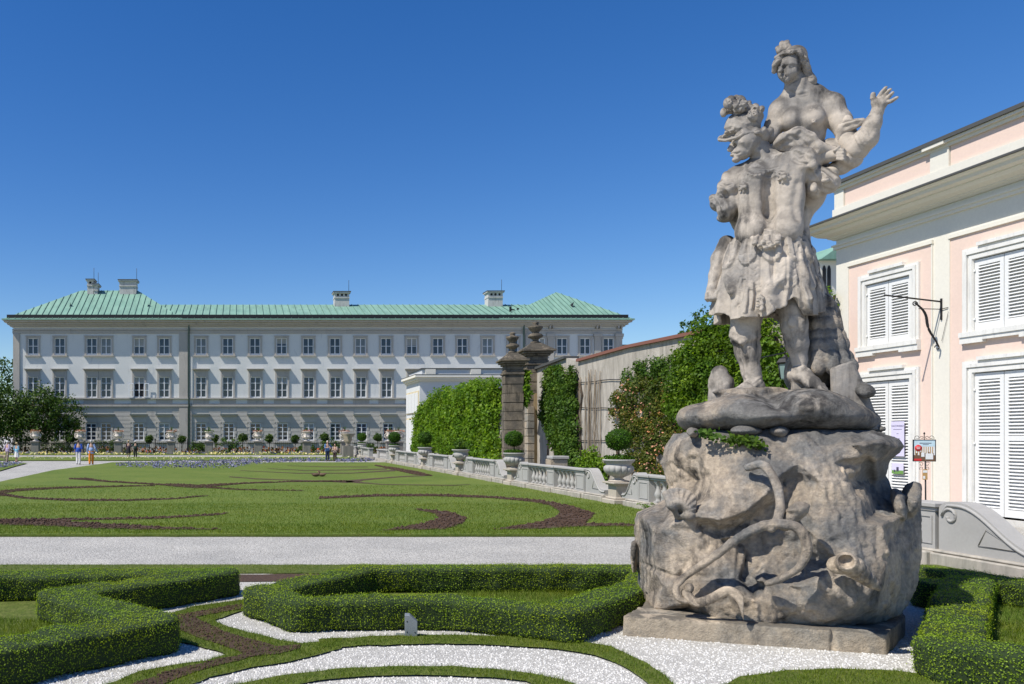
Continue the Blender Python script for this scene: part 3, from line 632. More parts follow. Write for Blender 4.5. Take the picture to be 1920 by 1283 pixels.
def woman():
    s = SS((2.55,8.4,4.9), (4.55,10.1,6.7), .009)
    C = lambda pts, rad, k=.04: s.chain([q(*p) for p in pts], [x*K*.93 for x in rad], k)
    def E(u, v, w, a, b, c, k=.04, rot=None, sub=False): s.ell(q(u,v,w), (a*KH,b*K*.92,c*K), k, rot, sub)
    def g(pts, amp, w): s.carve(pts, amp*K, w*K)
    E(1510,215,.15,42,29,46,.08); E(1508,200,.15,50,26,24,.08); C([(1497,158,.12),(1478,182,.13),(1462,200,.13)], [13,13,15], .04); C([(1502,158,.12),(1530,176,.14),(1556,196,.15)], [13,15,20], .04); E(1510,255,.15,38,28,34,.08); E(1500,290,.15,46,34,26,.06)
    E(1484,224,.02,21,17,21,.05); E(1525,222,.02,22,18,21,.05); E(1527,229,-.08,4,5,4,.01)
    C([(1508,182,.12),(1497,162,.1),(1492,148,.08)], [26,19,17], .07); g([(1478,172,.0),(1494,180,-.04),(1512,176,-.02)], -3, 3); g([(1506,150,-.02),(1502,170,-.02),(1496,182,-.02)], 4, 4)
    # head bowed to the left
    E(1482,122,.02,25,26,31,.03,(0,.2,0)); E(1477,138,-.03,15,16,15,.03)
    C([(1468,122,-.11),(1463,133,-.12)], [3,4.4], .01); E(1474,150,-.06,7,7,6,.015); E(1470,142,-.09,5,4,2.2,.006); E(1471,145.5,-.09,5,4,2.4,.006)
    g([(1464,143.6,-.12),(1475,143.6,-.13)], -2.6, 1.5); g([(1468,152,-.1),(1480,156,-.1),(1492,150,-.1)], -3, 3); E(1471,125,-.12,5,5,3.4,.01,None,True); E(1485,125,-.12,5.5,5,3.6,.01,None,True); E(1461,125,-.06,4,5,3.4,.01,None,True)
    E(1484,126,-.09,4,4,2.4,.004); E(1462,126,-.05,3.4,4,2.4,.004); E(1488,135,-.06,8,7,8,.02); g([(1476,120,-.12),(1486,118,-.13),(1494,121,-.1)], 2.2, 2)
    # arms
    E(1464,208,.12,20,22,20,.05); C([(1463,206,.12),(1453,234,.1),(1444,256,.05),(1428,266,.05)], [19,17,14,12], .05)
    for i in range(4): C([(1432,262+i*3,-.02),(1422,262+i*4,-.03)], [4,3.2], .008)
    E(1556,200,.15,24,24,23,.05); C([(1558,200,.15),(1576,228,.1),(1594,268,.05),(1604,282,.02)], [22,18,17,19], .05)
    C([(1606,282,.02),(1624,260,-.05),(1636,232,-.1),(1644,212,-.12)], [19,19,13.5,10], .045)
    # open hand
    C([(1645,210,-.12),(1649,196,-.13)], [10,10], .02); E(1652,192,-.13,13,6,15,.02,(0,.35,0)); C([(1645,203,-.13),(1641,192,-.15)], [7,7], .012)
    C([(1641,193,-.15),(1637,184,-.17),(1637,177,-.18)], [5.5,4.6,4], .006)
    for (a, b_, c) in (((1648,183),(1654,173),(1661,164)),((1655,184),(1662,175),(1669,168)),((1659,188),(1667,181),(1674,174)),((1661,193),(1671,190),(1682,183))):
        C([(a[0],a[1],-.13),(b_[0],b_[1],-.15),(c[0],c[1],-.18)], [4.4,3.7,2.9], .004)
    for i in range(7): g([(1600+i*6,258-i*5,-.1-.01*i),(1612+i*5,282-i*7,-.1-.01*i)], -1.5, 2)
    s.noise(.0015,.05,41); wm = s.build('woman_figure', M_fig, statue)
    # hair
    s = SS((2.8,8.85,5.75), (3.6,9.85,6.75), .009)
    E(1489,109,.1,25,26,22,.02,(0,.3,0)); E(1502,124,.12,16,22,20,.02); E(1464,112,-.02,12,14,13,.02); E(1455,124,.06,8,12,13,.02)
    C([(1456,108,-.06),(1470,99,-.1),(1485,97,-.13),(1497,94,-.1),(1507,102,-.04)], [4.5,5,5,5,5.5], .008); C([(1497,100,-.1),(1506,112,-.06),(1512,128,.0),(1516,142,.04),(1520,152,.05)], [6,7,7.5,7.5,7.5], .01)
    E(1521,150,.06,10,11,13,.02,(0,-.4,0)); C([(1460,114,-.08),(1454,122,-.04),(1452,134,.0)], [5,6,5], .01)
    for u, v, r_ in ((1462,96,7),(1467,89,7),(1473,83,7),(1466,82,5.5),(1478,88,6),(1472,91,7),(1480,96,7),(1458,91,5),(1476,80,5)): E(u,v,.03,r_,r_,r_,.008)
    for i in range(9):
        a = i*.28; g([(1460+i*6,100-4*math.sin(a*2),-.12+i*.01),(1466+i*5,108,-.14+i*.015),(1470+i*5.5,114,-.12+i*.02)], -2.4, 1.6)
    for i in range(6): g([(1505+i*1.5,110+i*7,-.06+.02*i),(1514+i*1.5,113+i*7,-.05+.02*i)], -3, 2)
    s.build('hair', M_fig, wm)
    # drapery
    s = SS((2.6,8.3,3.3), (4.3,10.2,5.9), .0115)
    C([(1452,278,.0),(1470,262,-.08),(1495,252,-.1),(1515,262,-.1),(1530,276,-.08),(1560,284,-.02)], [9,13,14,14,12,10], .03)
    C([(1470,275,-.05),(1500,272,-.08),(1530,285,-.08)], [10,14,10], .03); C([(1555,275,.1),(1585,290,.1),(1602,300,.05)], [16,20,14], .03)
    E(1590,300,.05,24,24,18,.03,(0,-.3,0)); E(1575,312,.1,22,22,16,.03); C([(1575,262,.05),(1582,240,.0),(1592,235,-.03),(1604,232,-.05),(1616,228,-.06)], [8,10,9,9,7], .02)
    C([(1588,225,.02),(1590,240,.0)], [9,10], .02)
    for p in (((1452,280),(1475,264),(1490,270)),((1480,256),(1500,262),(1514,278)),((1500,250),(1520,262),(1528,282)),((1470,280),(1490,276),(1510,284)),((1580,282),(1590,300),(1586,316)),((1598,290),(1602,304),(1594,314)),((1560,300),(1576,310),(1590,318)),((1586,238),(1600,234),(1612,230))):
        g([(a,b_,-.17) for a,b_ in p], -6, 4)
    # long mantle falling behind the warrior
    C([(1535,330,.35),(1518,372,.32),(1496,410,.3),(1492,445,.3),(1500,500,.35),(1512,560,.4),(1522,600,.42)], [28,24,20,22,30,36,38], .06)
    C([(1500,400,.2),(1502,440,.2),(1512,480,.15),(1526,535,.18),(1536,580,.2)], [12,12,14,15,12], .04)
    for u0, w0 in ((1500,.12),(1514,.08),(1528,.1)):
        g([(u0-6,440,w0),(u0,500,w0-.05),(u0+10,580,w0)], 7, 4.5); g([(u0+1,440,w0),(u0+7,500,w0-.05),(u0+17,580,w0)], -6, 4)
    s.noise(.0025,.06,42); s.build('drapery', M_fig, wm)
woman()

def props():
    s = SS((3.0,8.7,2.3), (4.35,10.4,3.9), .013)
    def E(u, v, w, a, b, c, k=.03, rot=None): s.ell(q(u,v,w), (a*KH,b*K*.92,c*K), k, rot)
    E(1540,640,.45,42,48,95,.08); E(1520,700,.4,52,48,50,.08)
    for r_ in range(7):
        v = 568+r_*20; half = 14+r_*5.5
        for c in range(6):
            a = R(-80+c*32); E(1535+half*math.sin(a)+r_*2.2, v+(r_%2)*4, .3-(.02+half*.0055)*math.cos(a), 15,11,17,.012)
    s.noise(.008,.08,51); s.build('shaggy_rock', M_rock, statue)
    b = MB(); y0, y1 = -.05, .32
    poly = [(1556,690),(1600,675),(1626,736),(1652,808),(1560,808)]
    f = [tuple(q(u,v,y0)) for u, v in poly]; bk = [tuple(q(u+2,v,y1)) for u, v in poly]
    bk = [(x, y, zf) for (x,y,z), (_,_,zf) in zip(bk, f)]
    n = len(poly); b.add(f+bk, [tuple(range(n)), tuple(range(2*n-1,n-1,-1))]+[(i,(i+1)%n,(i+1)%n+n,i+n) for i in range(n)])
    b.build('stone_block', M_fig, statue, bevel=.02)
    s = SS((3.9,8.7,2.35), (4.35,9.8,2.9), .012); s.chain([q(1605,728,.1), q(1626,734,-.1)], [.085,.075], .01); s.noise(.006,.05,52); s.noise(.006,.1,53)
    s.build('wood_stub', M_rock, statue)
    s = SS((2.15,8.8,2.35), (2.65,9.7,3.1), .012); s.chain([q(1350,760,.1), q(1352,720,.1), q(1350,700,.08)], [.13,.125,.09], .03)
    s.ridge([q(1335,708,-.05),q(1368,708,-.05)], -.015, .015); s.ridge([q(1330,722,-.05),q(1372,726,-.05)], -.02, .01); s.noise(.006,.04,54); s.noise(.01,.12,55)
    s.build('tree_stump', M_fig, statue)
props()
# ---------------------------------------------------------------- ground, gravel, lawn, soil
def flat(name, poly, z, mat, kind='structure', sub=None, wob=0, th=None):
    """polygon of world points laid flat at height z"""
    pts = []
    n = len(poly)
    for i in range(n):
        a, b = Vector(poly[i][:2]), Vector(poly[(i+1)%n][:2]); L = (b-a).length
        k = max(1, int(L/sub)) if sub else 1
        for j in range(k):
            p = a.lerp(b, j/k)
            if wob: p += Vector((RNG.normal(0,wob), RNG.normal(0,wob)))
            pts.append(p)
    tr = geometry.tessellate_polygon([[Vector((p.x,p.y,0)) for p in pts]])
    V = [(p.x,p.y,z) for p in pts]; m = bpy.data.meshes.new(name)
    fs = []
    for t in tr:
        a, b, c = (Vector(V[i]) for i in t)
        fs.append(t if (b-a).cross(c-a).z > 0 else t[::-1])
    if th:
        k = len(V); V += [(x, y, z-th) for x, y, z in V]
        ar = sum(pts[i].x*pts[(i+1)%k].y-pts[(i+1)%k].x*pts[i].y for i in range(k))
        for i in range(k):
            j = (i+1)%k; fs.append((i,i+k,j+k,j) if ar > 0 else (j,j+k,i+k,i))
    m.from_pydata(V, [], fs); m.materials.append(mat); o = bpy.data.objects.new(name, m); link(o)
    if kind: o['kind'] = kind
    return o, pts
def px(pts, z=0.0): return [G(u, v, z) for u, v in pts]
def z1(pts): return px([(u/2.77, 820+v/2.77) for u, v in pts])
def z2(pts): return px([(600+u/2.77, 820+v/2.77) for u, v in pts])

def gravel_mat(name, c, dark, sc, amt, bs=.8):
    m, nt, b = new_mat(name); v = coords(nt, obj=False)
    vo = nt.nodes.new('ShaderNodeTexVoronoi'); vo.inputs['Scale'].default_value = sc; nt.links.new(v, vo.inputs['Vector'])
    n = noise(nt, v, .6, 5, .6); n2 = noise(nt, v, sc*.5, 3, .7)
    vary = ramp(nt, vo.outputs['Color'], .1, .9, tuple(x*.72 for x in c), tuple(min(1,x*1.12) for x in c))
    gap = ramp(nt, vo.outputs['Distance'], .45, .8, (0,0,0), (1,1,1))
    ga = nt.nodes.new('ShaderNodeMath'); ga.operation = 'MULTIPLY'; ga.inputs[1].default_value = amt; nt.links.new(gap, ga.inputs[0])
    col = mixc(nt, ga.outputs[0], vary, dark)
    col = mixc(nt, 1, col, ramp(nt, n, .3, .7, (.80,.80,.79), (1.06,1.05,1.02)), 'MULTIPLY')
    col = mixc(nt, .5, col, ramp(nt, n2, .3, .7, (.7,.69,.67), (1.15,1.15,1.15)), 'MULTIPLY')
    nt.links.new(col, b.inputs['Base Color']); b.inputs['Roughness'].default_value = .9; b.inputs['Specular IOR Level'].default_value = .2
    inv = nt.nodes.new('ShaderNodeMath'); inv.operation = 'SUBTRACT'; inv.inputs[0].default_value = 1; nt.links.new(vo.outputs['Distance'], inv.inputs[1])
    bump(nt, b, inv.outputs[0], bs, .6/sc); return m
def grass_mat(name, a, b_, c, sc=1.0):
    m, nt, b = new_mat(name); v = coords(nt, obj=False)
    n1 = noise(nt, v, .35*sc, 6, .6); n2 = noise(nt, v, 9*sc, 5, .7); n3 = noise(nt, coords(nt,(1,.35,1),obj=False), 40*sc, 3, .7)
    col = mixc(nt, ramp(nt, n1, .35, .65), a, b_); col = mixc(nt, ramp(nt, n2, .42, .75), col, c)
    col = mixc(nt, .75, col, ramp(nt, n3, .3, .7, (.45,.5,.4), (1.35,1.3,1.2)), 'MULTIPLY')
    nt.links.new(col, b.inputs['Base Color']); b.inputs['Roughness'].default_value = .8; b.inputs['Specular IOR Level'].default_value = .2
    bump(nt, b, n3, .6, .02); return m
M_white = gravel_mat('white_gravel', (.57,.555,.52), (.22,.21,.19), 75, .6, .9)
M_path = gravel_mat('path_gravel', (.51,.495,.465), (.16,.15,.135), 34, .6, .9)
M_lawn = grass_mat('lawn_grass', (.08,.135,.014), (.13,.175,.028), (.17,.19,.05))
M_turf = grass_mat('turf_grass', (.065,.095,.014), (.095,.125,.022), (.14,.15,.045))
def soil_mat():
    m, nt, b = new_mat('soil'); v = coords(nt, obj=False)
    n = noise(nt, v, 14, 6, .75); n2 = noise(nt, v, 2, 3)
    col = mixc(nt, ramp(nt, n, .3, .7), (.045,.022,.011), (.125,.066,.034)); nt.links.new(mixc(nt, n2, col, (.06,.035,.022)), b.inputs['Base Color'])
    b.inputs['Roughness'].default_value = .95; bump(nt, b, n, 1.0, .05); return m
M_soil = soil_mat()
BK = 0.0; BC = 11.5          # balustrade line: X = BC - BK*Y
bx = lambda Y: BC-BK*Y
flat('ground', [(-600,-30,0),(600,-30,0),(600,1500,0),(-600,1500,0)], -.012, M_path)
flat('gravel_bed', [(-12,2,0),(bx(9),2,0),(bx(12),12.95,0),(-12,12.95,0)], 0, M_white, sub=None)
# lawn parterre
Yb = G(0,868)[1]
lawn_poly = [(-14,G(0,1006)[1],0), (bx(17.2)-.1,G(0,1006)[1],0), (bx(40)-.25,40,0), (bx(Yb)-.35,Yb,0), G(210,868), G(190,871), G(100,883), G(0,905), G(-220,945)]
lawn, _ = flat('lawn', lawn_poly, .045, M_lawn, sub=.5, wob=.012, th=.05)
# grass verge between the path and the hedges, strip of soil behind it
flat('grass_verge', [(-12,12.55,0),(12.4,12.55,0),(12.4,13.35,0),(-12,13.35,0)], .02, M_turf, sub=.3, wob=.015, th=.03)
flat('soil_strip', [(-12,11.85,0),(12.4,11.85,0),(12.4,12.5,0),(-12,12.5,0)], .008, M_soil, sub=.3, wob=.02)
grassA = z1([(880,925),(1000,885),(1290,845),(1320,885),(1110,955),(1180,990),(1460,1060),(1570,1078),(1773,1058),(1773,1105),(1500,1175),(1300,1205),(1100,1250),(960,1300),(520,1300),(720,1225),(1060,1165),(1180,1135),(1060,1100),(930,1070),(890,980)])
soilB = z1([(905,935),(1280,868),(1285,892),(1010,945),(1200,1030),(1430,1098),(1570,1088),(1560,1105),(1430,1135),(1290,1155),(1000,1235),(830,1300),(680,1300),(860,1230),(1270,1135),(930,1010)])
flat('grass_strip', grassA, .016, M_turf, sub=.15, wob=.012)
flat('soil_bed', soilB, .024, M_soil, sub=.15, wob=.015)
def band(up, lo): return up+lo[::-1]
arc1 = band(z2([(-5,1058),(250,1042),(480,1036),(700,1034),(900,1038),(1150,1052),(1350,1068),(1500,1092),(1590,1128),(1680,1180),(1790,1240),(1850,1300)]),
            z2([(-5,1108),(250,1090),(480,1083),(700,1080),(900,1086),(1150,1102),(1320,1122),(1430,1142),(1530,1180),(1600,1215),(1680,1262),(1720,1300)]))
arc2 = band(z2([(-700,1330),(-450,1290),(-200,1248),(0,1220),(250,1203),(500,1198),(700,1200),(900,1212),(1100,1235),(1250,1262),(1350,1300)]),
            z2([(-350,1330),(-150,1298),(0,1272),(250,1250),(500,1243),(700,1248),(900,1258),(1050,1276),(1150,1310)]))
flat('grass_arc', arc1, .018, M_turf, sub=.15, wob=.012); flat('grass_arc', arc2, .018, M_turf, sub=.15, wob=.012)
tr = px([(1330,1300),(1390,1272),(1480,1260),(1580,1257),(1690,1262),(1800,1276),(1860,1300)])
flat('grass_patch', tr, .018, M_turf, sub=.15, wob=.012)
# soil drawing on the lawn
def stroke(pts, w):
    up = []; lo = []
    n = len(pts)
    for i in range(n):
        a = Vector(pts[max(i-1,0)]); b = Vector(pts[min(i+1,n-1)]); t = b-a; t.y *= 4; t.normalize()   # flattened view of the ground
        nrm = Vector((-t.y*1.5, t.x)); p = Vector(pts[i]); up.append(tuple(p+nrm*w[i]*.38)); lo.append(tuple(p-nrm*w[i]*.38))
    return px(up)+px(lo)[::-1]
ZL = .055
strokes = [
 ([(-60,984),(0,983),(90,985),(180,990),(270,994),(340,996),(410,997)], [12,14,15,14,10,5,2]),
 ([(-10,980),(150,978),(300,975),(400,969),(433,965)], [7,4.5,4.5,4.5,1]),
 ([(390,932),(330,938),(250,941),(130,941),(50,937),(10,931),(-8,930)], [1,3,3.5,4,4,6,8]),
 ([(-20,930),(30,922),(100,918),(200,915),(290,913)], [9,6,4,3,1.5]),
 ([(130,900),(160,900.5),(200,905),(300,911),(340,913),(370,915),(450,909),(540,905.5),(650,904.5)], [2,5,3,3,8,8,3,2,3]),
 ([(385,916),(450,921),(520,922),(570,923)], [4,2,1.5,.8]),
 ([(430,896),(480,900),(560,903),(660,905)], [1.5,2,1.5,3]),
 ([(600,904),(650,905.5),(700,900),(750,896),(808,893)], [2,6,3,2,2]),
 ([(650,905),(720,911),(850,912.5),(880,911)], [4,1.6,1.6,.6]),
 ([(703,874),(740,881),(780,889),(810,894)], [2,7,9,2]),
 ([(740,884),(660,889),(560,889.5),(450,884)], [3,1.8,1.5,.8]),
 ([(725,881),(650,883),(570,884),(500,880)], [2.5,1.5,1.2,.8]),
 ([(690,877),(620,877),(540,875)], [1.2,1.2,.6]),
]
for p, w in strokes: flat('soil_line', stroke(p, w), ZL, M_soil, sub=.35, wob=.03)
S6 = z2([(0,318),(300,305),(600,303),(900,315),(1150,335),(1300,365),(1380,390),(1425,407),(1400,440),(1375,457),(1620,463),(1640,474),(1350,476),(1150,489),(900,491),(1000,475),(1150,450),(1230,420),(1245,395),(1200,365),(1100,343),(900,325),(600,314),(300,315),(0,328)])
S7 = z2([(490,382),(600,388),(700,405),(765,430),(740,460),(650,490),(320,497),(430,478),(560,455),(620,430),(600,408),(500,386)])
flat('soil_line', S6, ZL, M_soil, sub=.25, wob=.03); flat('soil_line', S7, ZL, M_soil, sub=.25, wob=.03)

def inside(P2, poly):
    x, y = P2[:,0], P2[:,1]; c = np.zeros(len(x), bool); n = len(poly)
    for i in range(n):
        x1, y1 = poly[i][0], poly[i][1]; x2, y2 = poly[(i+1)%n][0], poly[(i+1)%n][1]
        m = ((y1 > y) != (y2 > y)) & (x < (x2-x1)*(y-y1)/((y2-y1) if y2 != y1 else 1e-9)+x1); c ^= m
    return c
def sample(poly, n):
    A = np.array([[p[0],p[1]] for p in poly]); lo, hi = A.min(0), A.max(0)
    out = RNG.uniform(lo, hi, (n,2)); return out[inside(out, poly)]
def vis(pts, m=40):   # keep what the photo could show, plus a margin
    u = CX+pts[:,0]/pts[:,1]*F; v = HZ+EH/pts[:,1]*F
    return pts[(u > -120-m) & (u < 1920+120+m) & (v < 1283+90)]
# clods of earth
def clods(name, polys, dens, size, z, mat, label, cat):
    ico = np.array([(0,0,1),(.89,0,.45),(.28,.85,.45),(-.72,.53,.45),(-.72,-.53,.45),(.28,-.85,.45),(.72,.53,-.45),(-.28,.85,-.45),(-.89,0,-.45),(-.28,-.85,-.45),(.72,-.53,-.45),(0,0,-1)])
    fc = np.array([(0,1,2),(0,2,3),(0,3,4),(0,4,5),(0,5,1),(1,6,2),(2,7,3),(3,8,4),(4,9,5),(5,10,1),(6,7,2),(7,8,3),(8,9,4),(9,10,5),(10,6,1),(11,7,6),(11,8,7),(11,9,8),(11,10,9),(11,6,10)])
    ps = []
    for poly in polys:
        A = np.array([[p[0],p[1]] for p in poly]); ar = np.prod(A.max(0)-A.min(0)); ps.append(vis(sample(poly, int(ar*dens))))
    ps = np.concatenate(ps); n = len(ps)
    S = RNG.uniform(.5, 1.3, (n,1,1))*size; V = ico[None]*S*RNG.uniform(.7,1.3,(n,12,1)); V[:,:,2] *= .7
    V[:,:,0] += ps[:,None,0]; V[:,:,1] += ps[:,None,1]; V[:,:,2] += z+S[:,:,0]*.25
    Fa = (fc[None]+np.arange(n)[:,None,None]*12)
    o = mesh_np(name, V.reshape(-1,3), Fa.reshape(-1,3), mat); tag(o, label, cat, kind='stuff'); return o
clods('soil_clods', [stroke(p, w) for p, w in strokes[:6]]+[stroke(p,w) for p,w in strokes[9:10]]+[S6, S7], 110, .032, ZL, M_soil, 'dark brown crumbly earth lumps in the bands cut through the lawn', 'soil')
clods('soil_crumbs', [soilB], 500, .012, .024, M_soil, 'small dark earth crumbs in the narrow bed between the hedges', 'soil')
# loose pebbles over the near gravel
M_peb = simple('pebble', (.58,.565,.53), .85)
def pebbles():
    pol = [(-3,6.6),(7.6,6.6),(12.4,12.9),(-4,12.9)]
    allp = vis(sample(pol, 95000))
    m = allp[:,1] < 7.2+RNG.exponential(1.3, len(allp)); allp = allp[m]
    bad = inside(allp, grassA)|inside(allp, arc1)|inside(allp, arc2)|inside(allp, tr)|((allp[:,1] > 11.85))
    allp = allp[~bad]; n = len(allp)
    base = np.array([(-1,-.7,0),(1,-.8,0),(.9,.8,0),(-.8,.9,0),(-.5,-.4,.8),(.6,-.35,.9),(.45,.5,.75),(-.4,.45,.95)])
    fc = np.array([(4,5,6,7),(0,1,5,4),(1,2,6,5),(2,3,7,6),(3,0,4,7)])
    S = RNG.uniform(.005,.011,(n,1)); a = RNG.uniform(0,6.3,(n,1)); V = base[None]*RNG.uniform(.7,1.3,(n,8,3))
    x = V[:,:,0]*np.cos(a)-V[:,:,1]*np.sin(a); y = V[:,:,0]*np.sin(a)+V[:,:,1]*np.cos(a); z = V[:,:,2]
    V = np.stack([x*S+allp[:,0:1], y*S+allp[:,1:2], z*S], 2)
    o = mesh_np('gravel_stones', V.reshape(-1,3), (fc[None]+np.arange(n)[:,None,None]*8).reshape(-1,4), M_peb)
    tag(o, 'loose white gravel chips covering the ground around the statue', 'gravel', kind='stuff')
pebbles()
# blades of grass
M_blade = leafmat('grass_blade', (.062,.115,.012), (.11,.175,.022), (.21,.26,.055), .3, .6)
def blades(name, polys, dens, h, w, z, label, excl=()):
    ps = []
    for poly, dn in zip(polys, dens):
        A = np.array([[p[0],p[1]] for p in poly]); ar = np.prod(A.max(0)-A.min(0)); ps.append(vis(sample(poly, int(ar*dn))))
    ps = np.concatenate(ps)
    for e in excl: ps = ps[~inside(ps, e)]
    n = len(ps); a = RNG.uniform(0, 6.3, n); hh = h*RNG.uniform(.5,1.35,n); ww = w*RNG.uniform(.7,1.3,n)
    ln = RNG.normal(0,.45,(n,2))*hh[:,None]
    dx, dy = np.cos(a)*ww, np.sin(a)*ww
    V = np.zeros((n,3,3)); V[:,0] = np.stack([ps[:,0]-dx, ps[:,1]-dy, np.full(n,z)],1); V[:,1] = np.stack([ps[:,0]+dx, ps[:,1]+dy, np.full(n,z)],1)
    V[:,2] = np.stack([ps[:,0]+ln[:,0], ps[:,1]+ln[:,1], z+hh],1)
    o = mesh_np(name, V.reshape(-1,3), np.arange(n*3).reshape(-1,3), M_blade, rnd=RNG.beta(2,2.4,n)); tag(o, label, 'grass', kind='stuff')
blades('grass', [grassA, arc1, arc2, tr, [(-6,12.55),(8,12.55),(8,13.35),(-6,13.35)]], [4500,4500,4500,4500,1300], .032, .0028, .015, 'short green turf of the curved edging strips in the white gravel', (soilB,))
soils = [stroke(p,w) for p,w in strokes[:3]]+[S6,S7]
blades('grass', [soilB], [1500], .026, .0028, .022, 'thin grass straggling over the narrow earth bed')
blades('grass', [[(-6.5,17.25),(12.3,17.25),(12.3,19.3),(-7,19.3)], [(-7,19.3),(12.3,19.3),(12.3,25),(-9,25)], [(-9,25),(12.3,25),(12.3,34),(-11.5,34)]], [900,420,130], .05, .005, .045, 'short mown grass blades of the large lawn', soils)
# inside the hedges
flat('grass_inset', px([(560,1142),(1060,1150),(1200,1100),(1200,1080),(640,1085),(520,1110)], 0), .012, M_turf)
flat('grass_inset', px([(-120,1300),(-120,1120),(110,1130),(300,1190),(60,1283)], 0), .012, M_turf)
flat('grass_inset', px([(1800,1240),(1830,1110),(2060,1110),(2060,1250)], 0), .012, M_turf)
blades('grass', [px([(700,1142),(1060,1150),(1200,1100),(900,1110)]), px([(-20,1240),(-20,1160),(120,1170),(220,1195),(60,1240)]), px([(1830,1230),(1850,1130),(1960,1130),(1960,1240)])], [2500,2500,2500], .06, .003, .012, 'longer grass growing inside the box hedge frames')
# ---------------------------------------------------------------- foliage and hedges
M_box = leafmat('box_leaf', (.11,.18,.012), (.18,.29,.02), (.25,.37,.035), .30, .5)
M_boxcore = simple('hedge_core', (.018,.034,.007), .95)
M_ivy = leafmat('ivy_leaf', (.02,.05,.008), (.05,.11,.016), (.11,.20,.035), .32, .5)
M_bright = leafmat('bright_leaf', (.045,.10,.008), (.10,.20,.016), (.19,.32,.03), .38, .5)
M_deep = leafmat('deep_leaf', (.018,.045,.010), (.040,.085,.016), (.09,.15,.03), .22, .5)
M_flw = leafmat('blossom_leaf', (.025,.045,.008), (.075,.11,.02), (.15,.16,.05), .3, .5, pink=(.62,.33,.27))
M_topi = leafmat('topiary_leaf', (.018,.05,.005), (.045,.12,.010), (.085,.19,.02), .25, .5)
M_core = simple('foliage_core', (.008,.016,.005), .95)
M_bark = plaster('bark', (.09,.065,.045), .3, .95, .8, 3)
def leaf_quads(P_, N_, size, jit=.8, asp=.6, droop=0, fold=.0):
    n = len(P_); S = size*RNG.uniform(.6,1.35,(n,1))
    N_ = N_+RNG.normal(0, jit, (n,3)); N_ /= np.linalg.norm(N_, axis=1)[:,None]+1e-9
    T = RNG.normal(0,1,(n,3)); T[:,2] -= droop; T -= N_*(T*N_).sum(1)[:,None]; T /= np.linalg.norm(T,axis=1)[:,None]+1e-9
    B = np.cross(N_, T)
    V = np.stack([P_, P_+T*S*.5+B*S*asp*.5, P_+T*S, P_+T*S*.5-B*S*asp*.5], 1)
    return V.reshape(-1,3), np.arange(n*4).reshape(-1,4)
def rn(n, a=2, b=2.2): return RNG.beta(a, b, n)
def vnoise(p, sc, seed):
    """cheap value noise at scattered points"""
    rg = np.random.default_rng(seed); L = rg.uniform(-1,1,(32,32,32)); t = p/sc; i = np.floor(t).astype(int); f = t-i; f = f*f*(3-2*f); o = 0
    for dx in (0,1):
        for dy in (0,1):
            for dz in (0,1):
                w = (f[:,0] if dx else 1-f[:,0])*(f[:,1] if dy else 1-f[:,1])*(f[:,2] if dz else 1-f[:,2])
                o = o+w*L[(i[:,0]+dx)%32,(i[:,1]+dy)%32,(i[:,2]+dz)%32]
    return o
# box hedges: every run of hedge is a rounded SDF along its centre line, covered in leaves
def T(u, v, h=.33): 
    p = G(u, v, h); return Vector((p.x, p.y, 0))
def hedge(runs, w, h, label, dens=5800):
    pts = [p for r_ in runs for p in r_]; lo = [min(p[i] for p in pts)-w for i in (0,1)]+[-.05]; hi = [max(p[i] for p in pts)+w for i in (0,1)]+[h+.12]
    s = SDF(lo, hi, .03)
    for r_ in runs:
        for a, b in zip(r_[:-1], r_[1:]):
            def f(X, Y, Z, a=a, b=b):
                bax, bay = b[0]-a[0], b[1]-a[1]; L = bax*bax+bay*bay; t = np.clip(((X-a[0])*bax+(Y-a[1])*bay)/L, 0, 1)
                d = np.sqrt((X-a[0]-t*bax)**2+(Y-a[1]-t*bay)**2)-w/2+.05
                e = np.abs(Z-h/2)-h/2+.05
                return np.sqrt(np.maximum(d,0)**2+np.maximum(e,0)**2)+np.minimum(np.maximum(d,e),0)-.05+0*Z
            s.fn(lo, hi, f, .03)
    s.noise(.022, .25, 61); s.noise(.012, .09, 62)
    s.d += .012
    V, Q = s.polys()
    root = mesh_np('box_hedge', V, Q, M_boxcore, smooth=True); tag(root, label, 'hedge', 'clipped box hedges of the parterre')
    c = V[Q]; n_ = np.cross(c[:,2]-c[:,0], c[:,3]-c[:,1]); ar = np.linalg.norm(n_,axis=1)/2; n_ /= np.linalg.norm(n_,axis=1)[:,None]+1e-9
    ctr = c.mean(1); keep = (ctr[:,2] > .01)
    u = CX+ctr[:,0]/ctr[:,1]*F; keep &= (u > -260) & (u < 2180)
    ids = np.where(keep)[0]; cnt = RNG.poisson(ar[ids]*dens); ids = np.repeat(ids, cnt)
    w2 = RNG.dirichlet((1,1,1,1), len(ids)); p = (c[ids]*w2[:,:,None]).sum(1)+n_[ids]*RNG.uniform(-.012,.02,(len(ids),1))
    sp = RNG.random(len(ids)) < .05; p[sp] += n_[ids][sp]*RNG.uniform(.01,.035,(sp.sum(),1))
    Vl, Ql = leaf_quads(p, n_[ids]*1.2, .0155, .6, .66)
    tone = np.clip(rn(len(ids))+.16*vnoise(p,.12,5)+np.where(sp,.3,0), 0, 1)
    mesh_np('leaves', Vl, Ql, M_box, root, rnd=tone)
hedge([[T(492,1102),T(565,1122),T(720,1118),T(850,1119),T(1050,1139),T(1205,1090),T(1225,1062),T(950,1061),T(680,1063),T(635,1074),T(492,1102)]], .46, .33,
      'boat-shaped clipped box hedge frame left of the statue rock, centre foreground')
hedge([[T(-260,1078),T(0,1075),T(250,1071),T(410,1068)],[T(410,1068),T(260,1090),T(115,1108),T(285,1156)],[T(285,1156),T(120,1184),T(-20,1210),T(-160,1238)]], .54, .33,
      'zigzag clipped box hedge at the left edge of the foreground gravel')
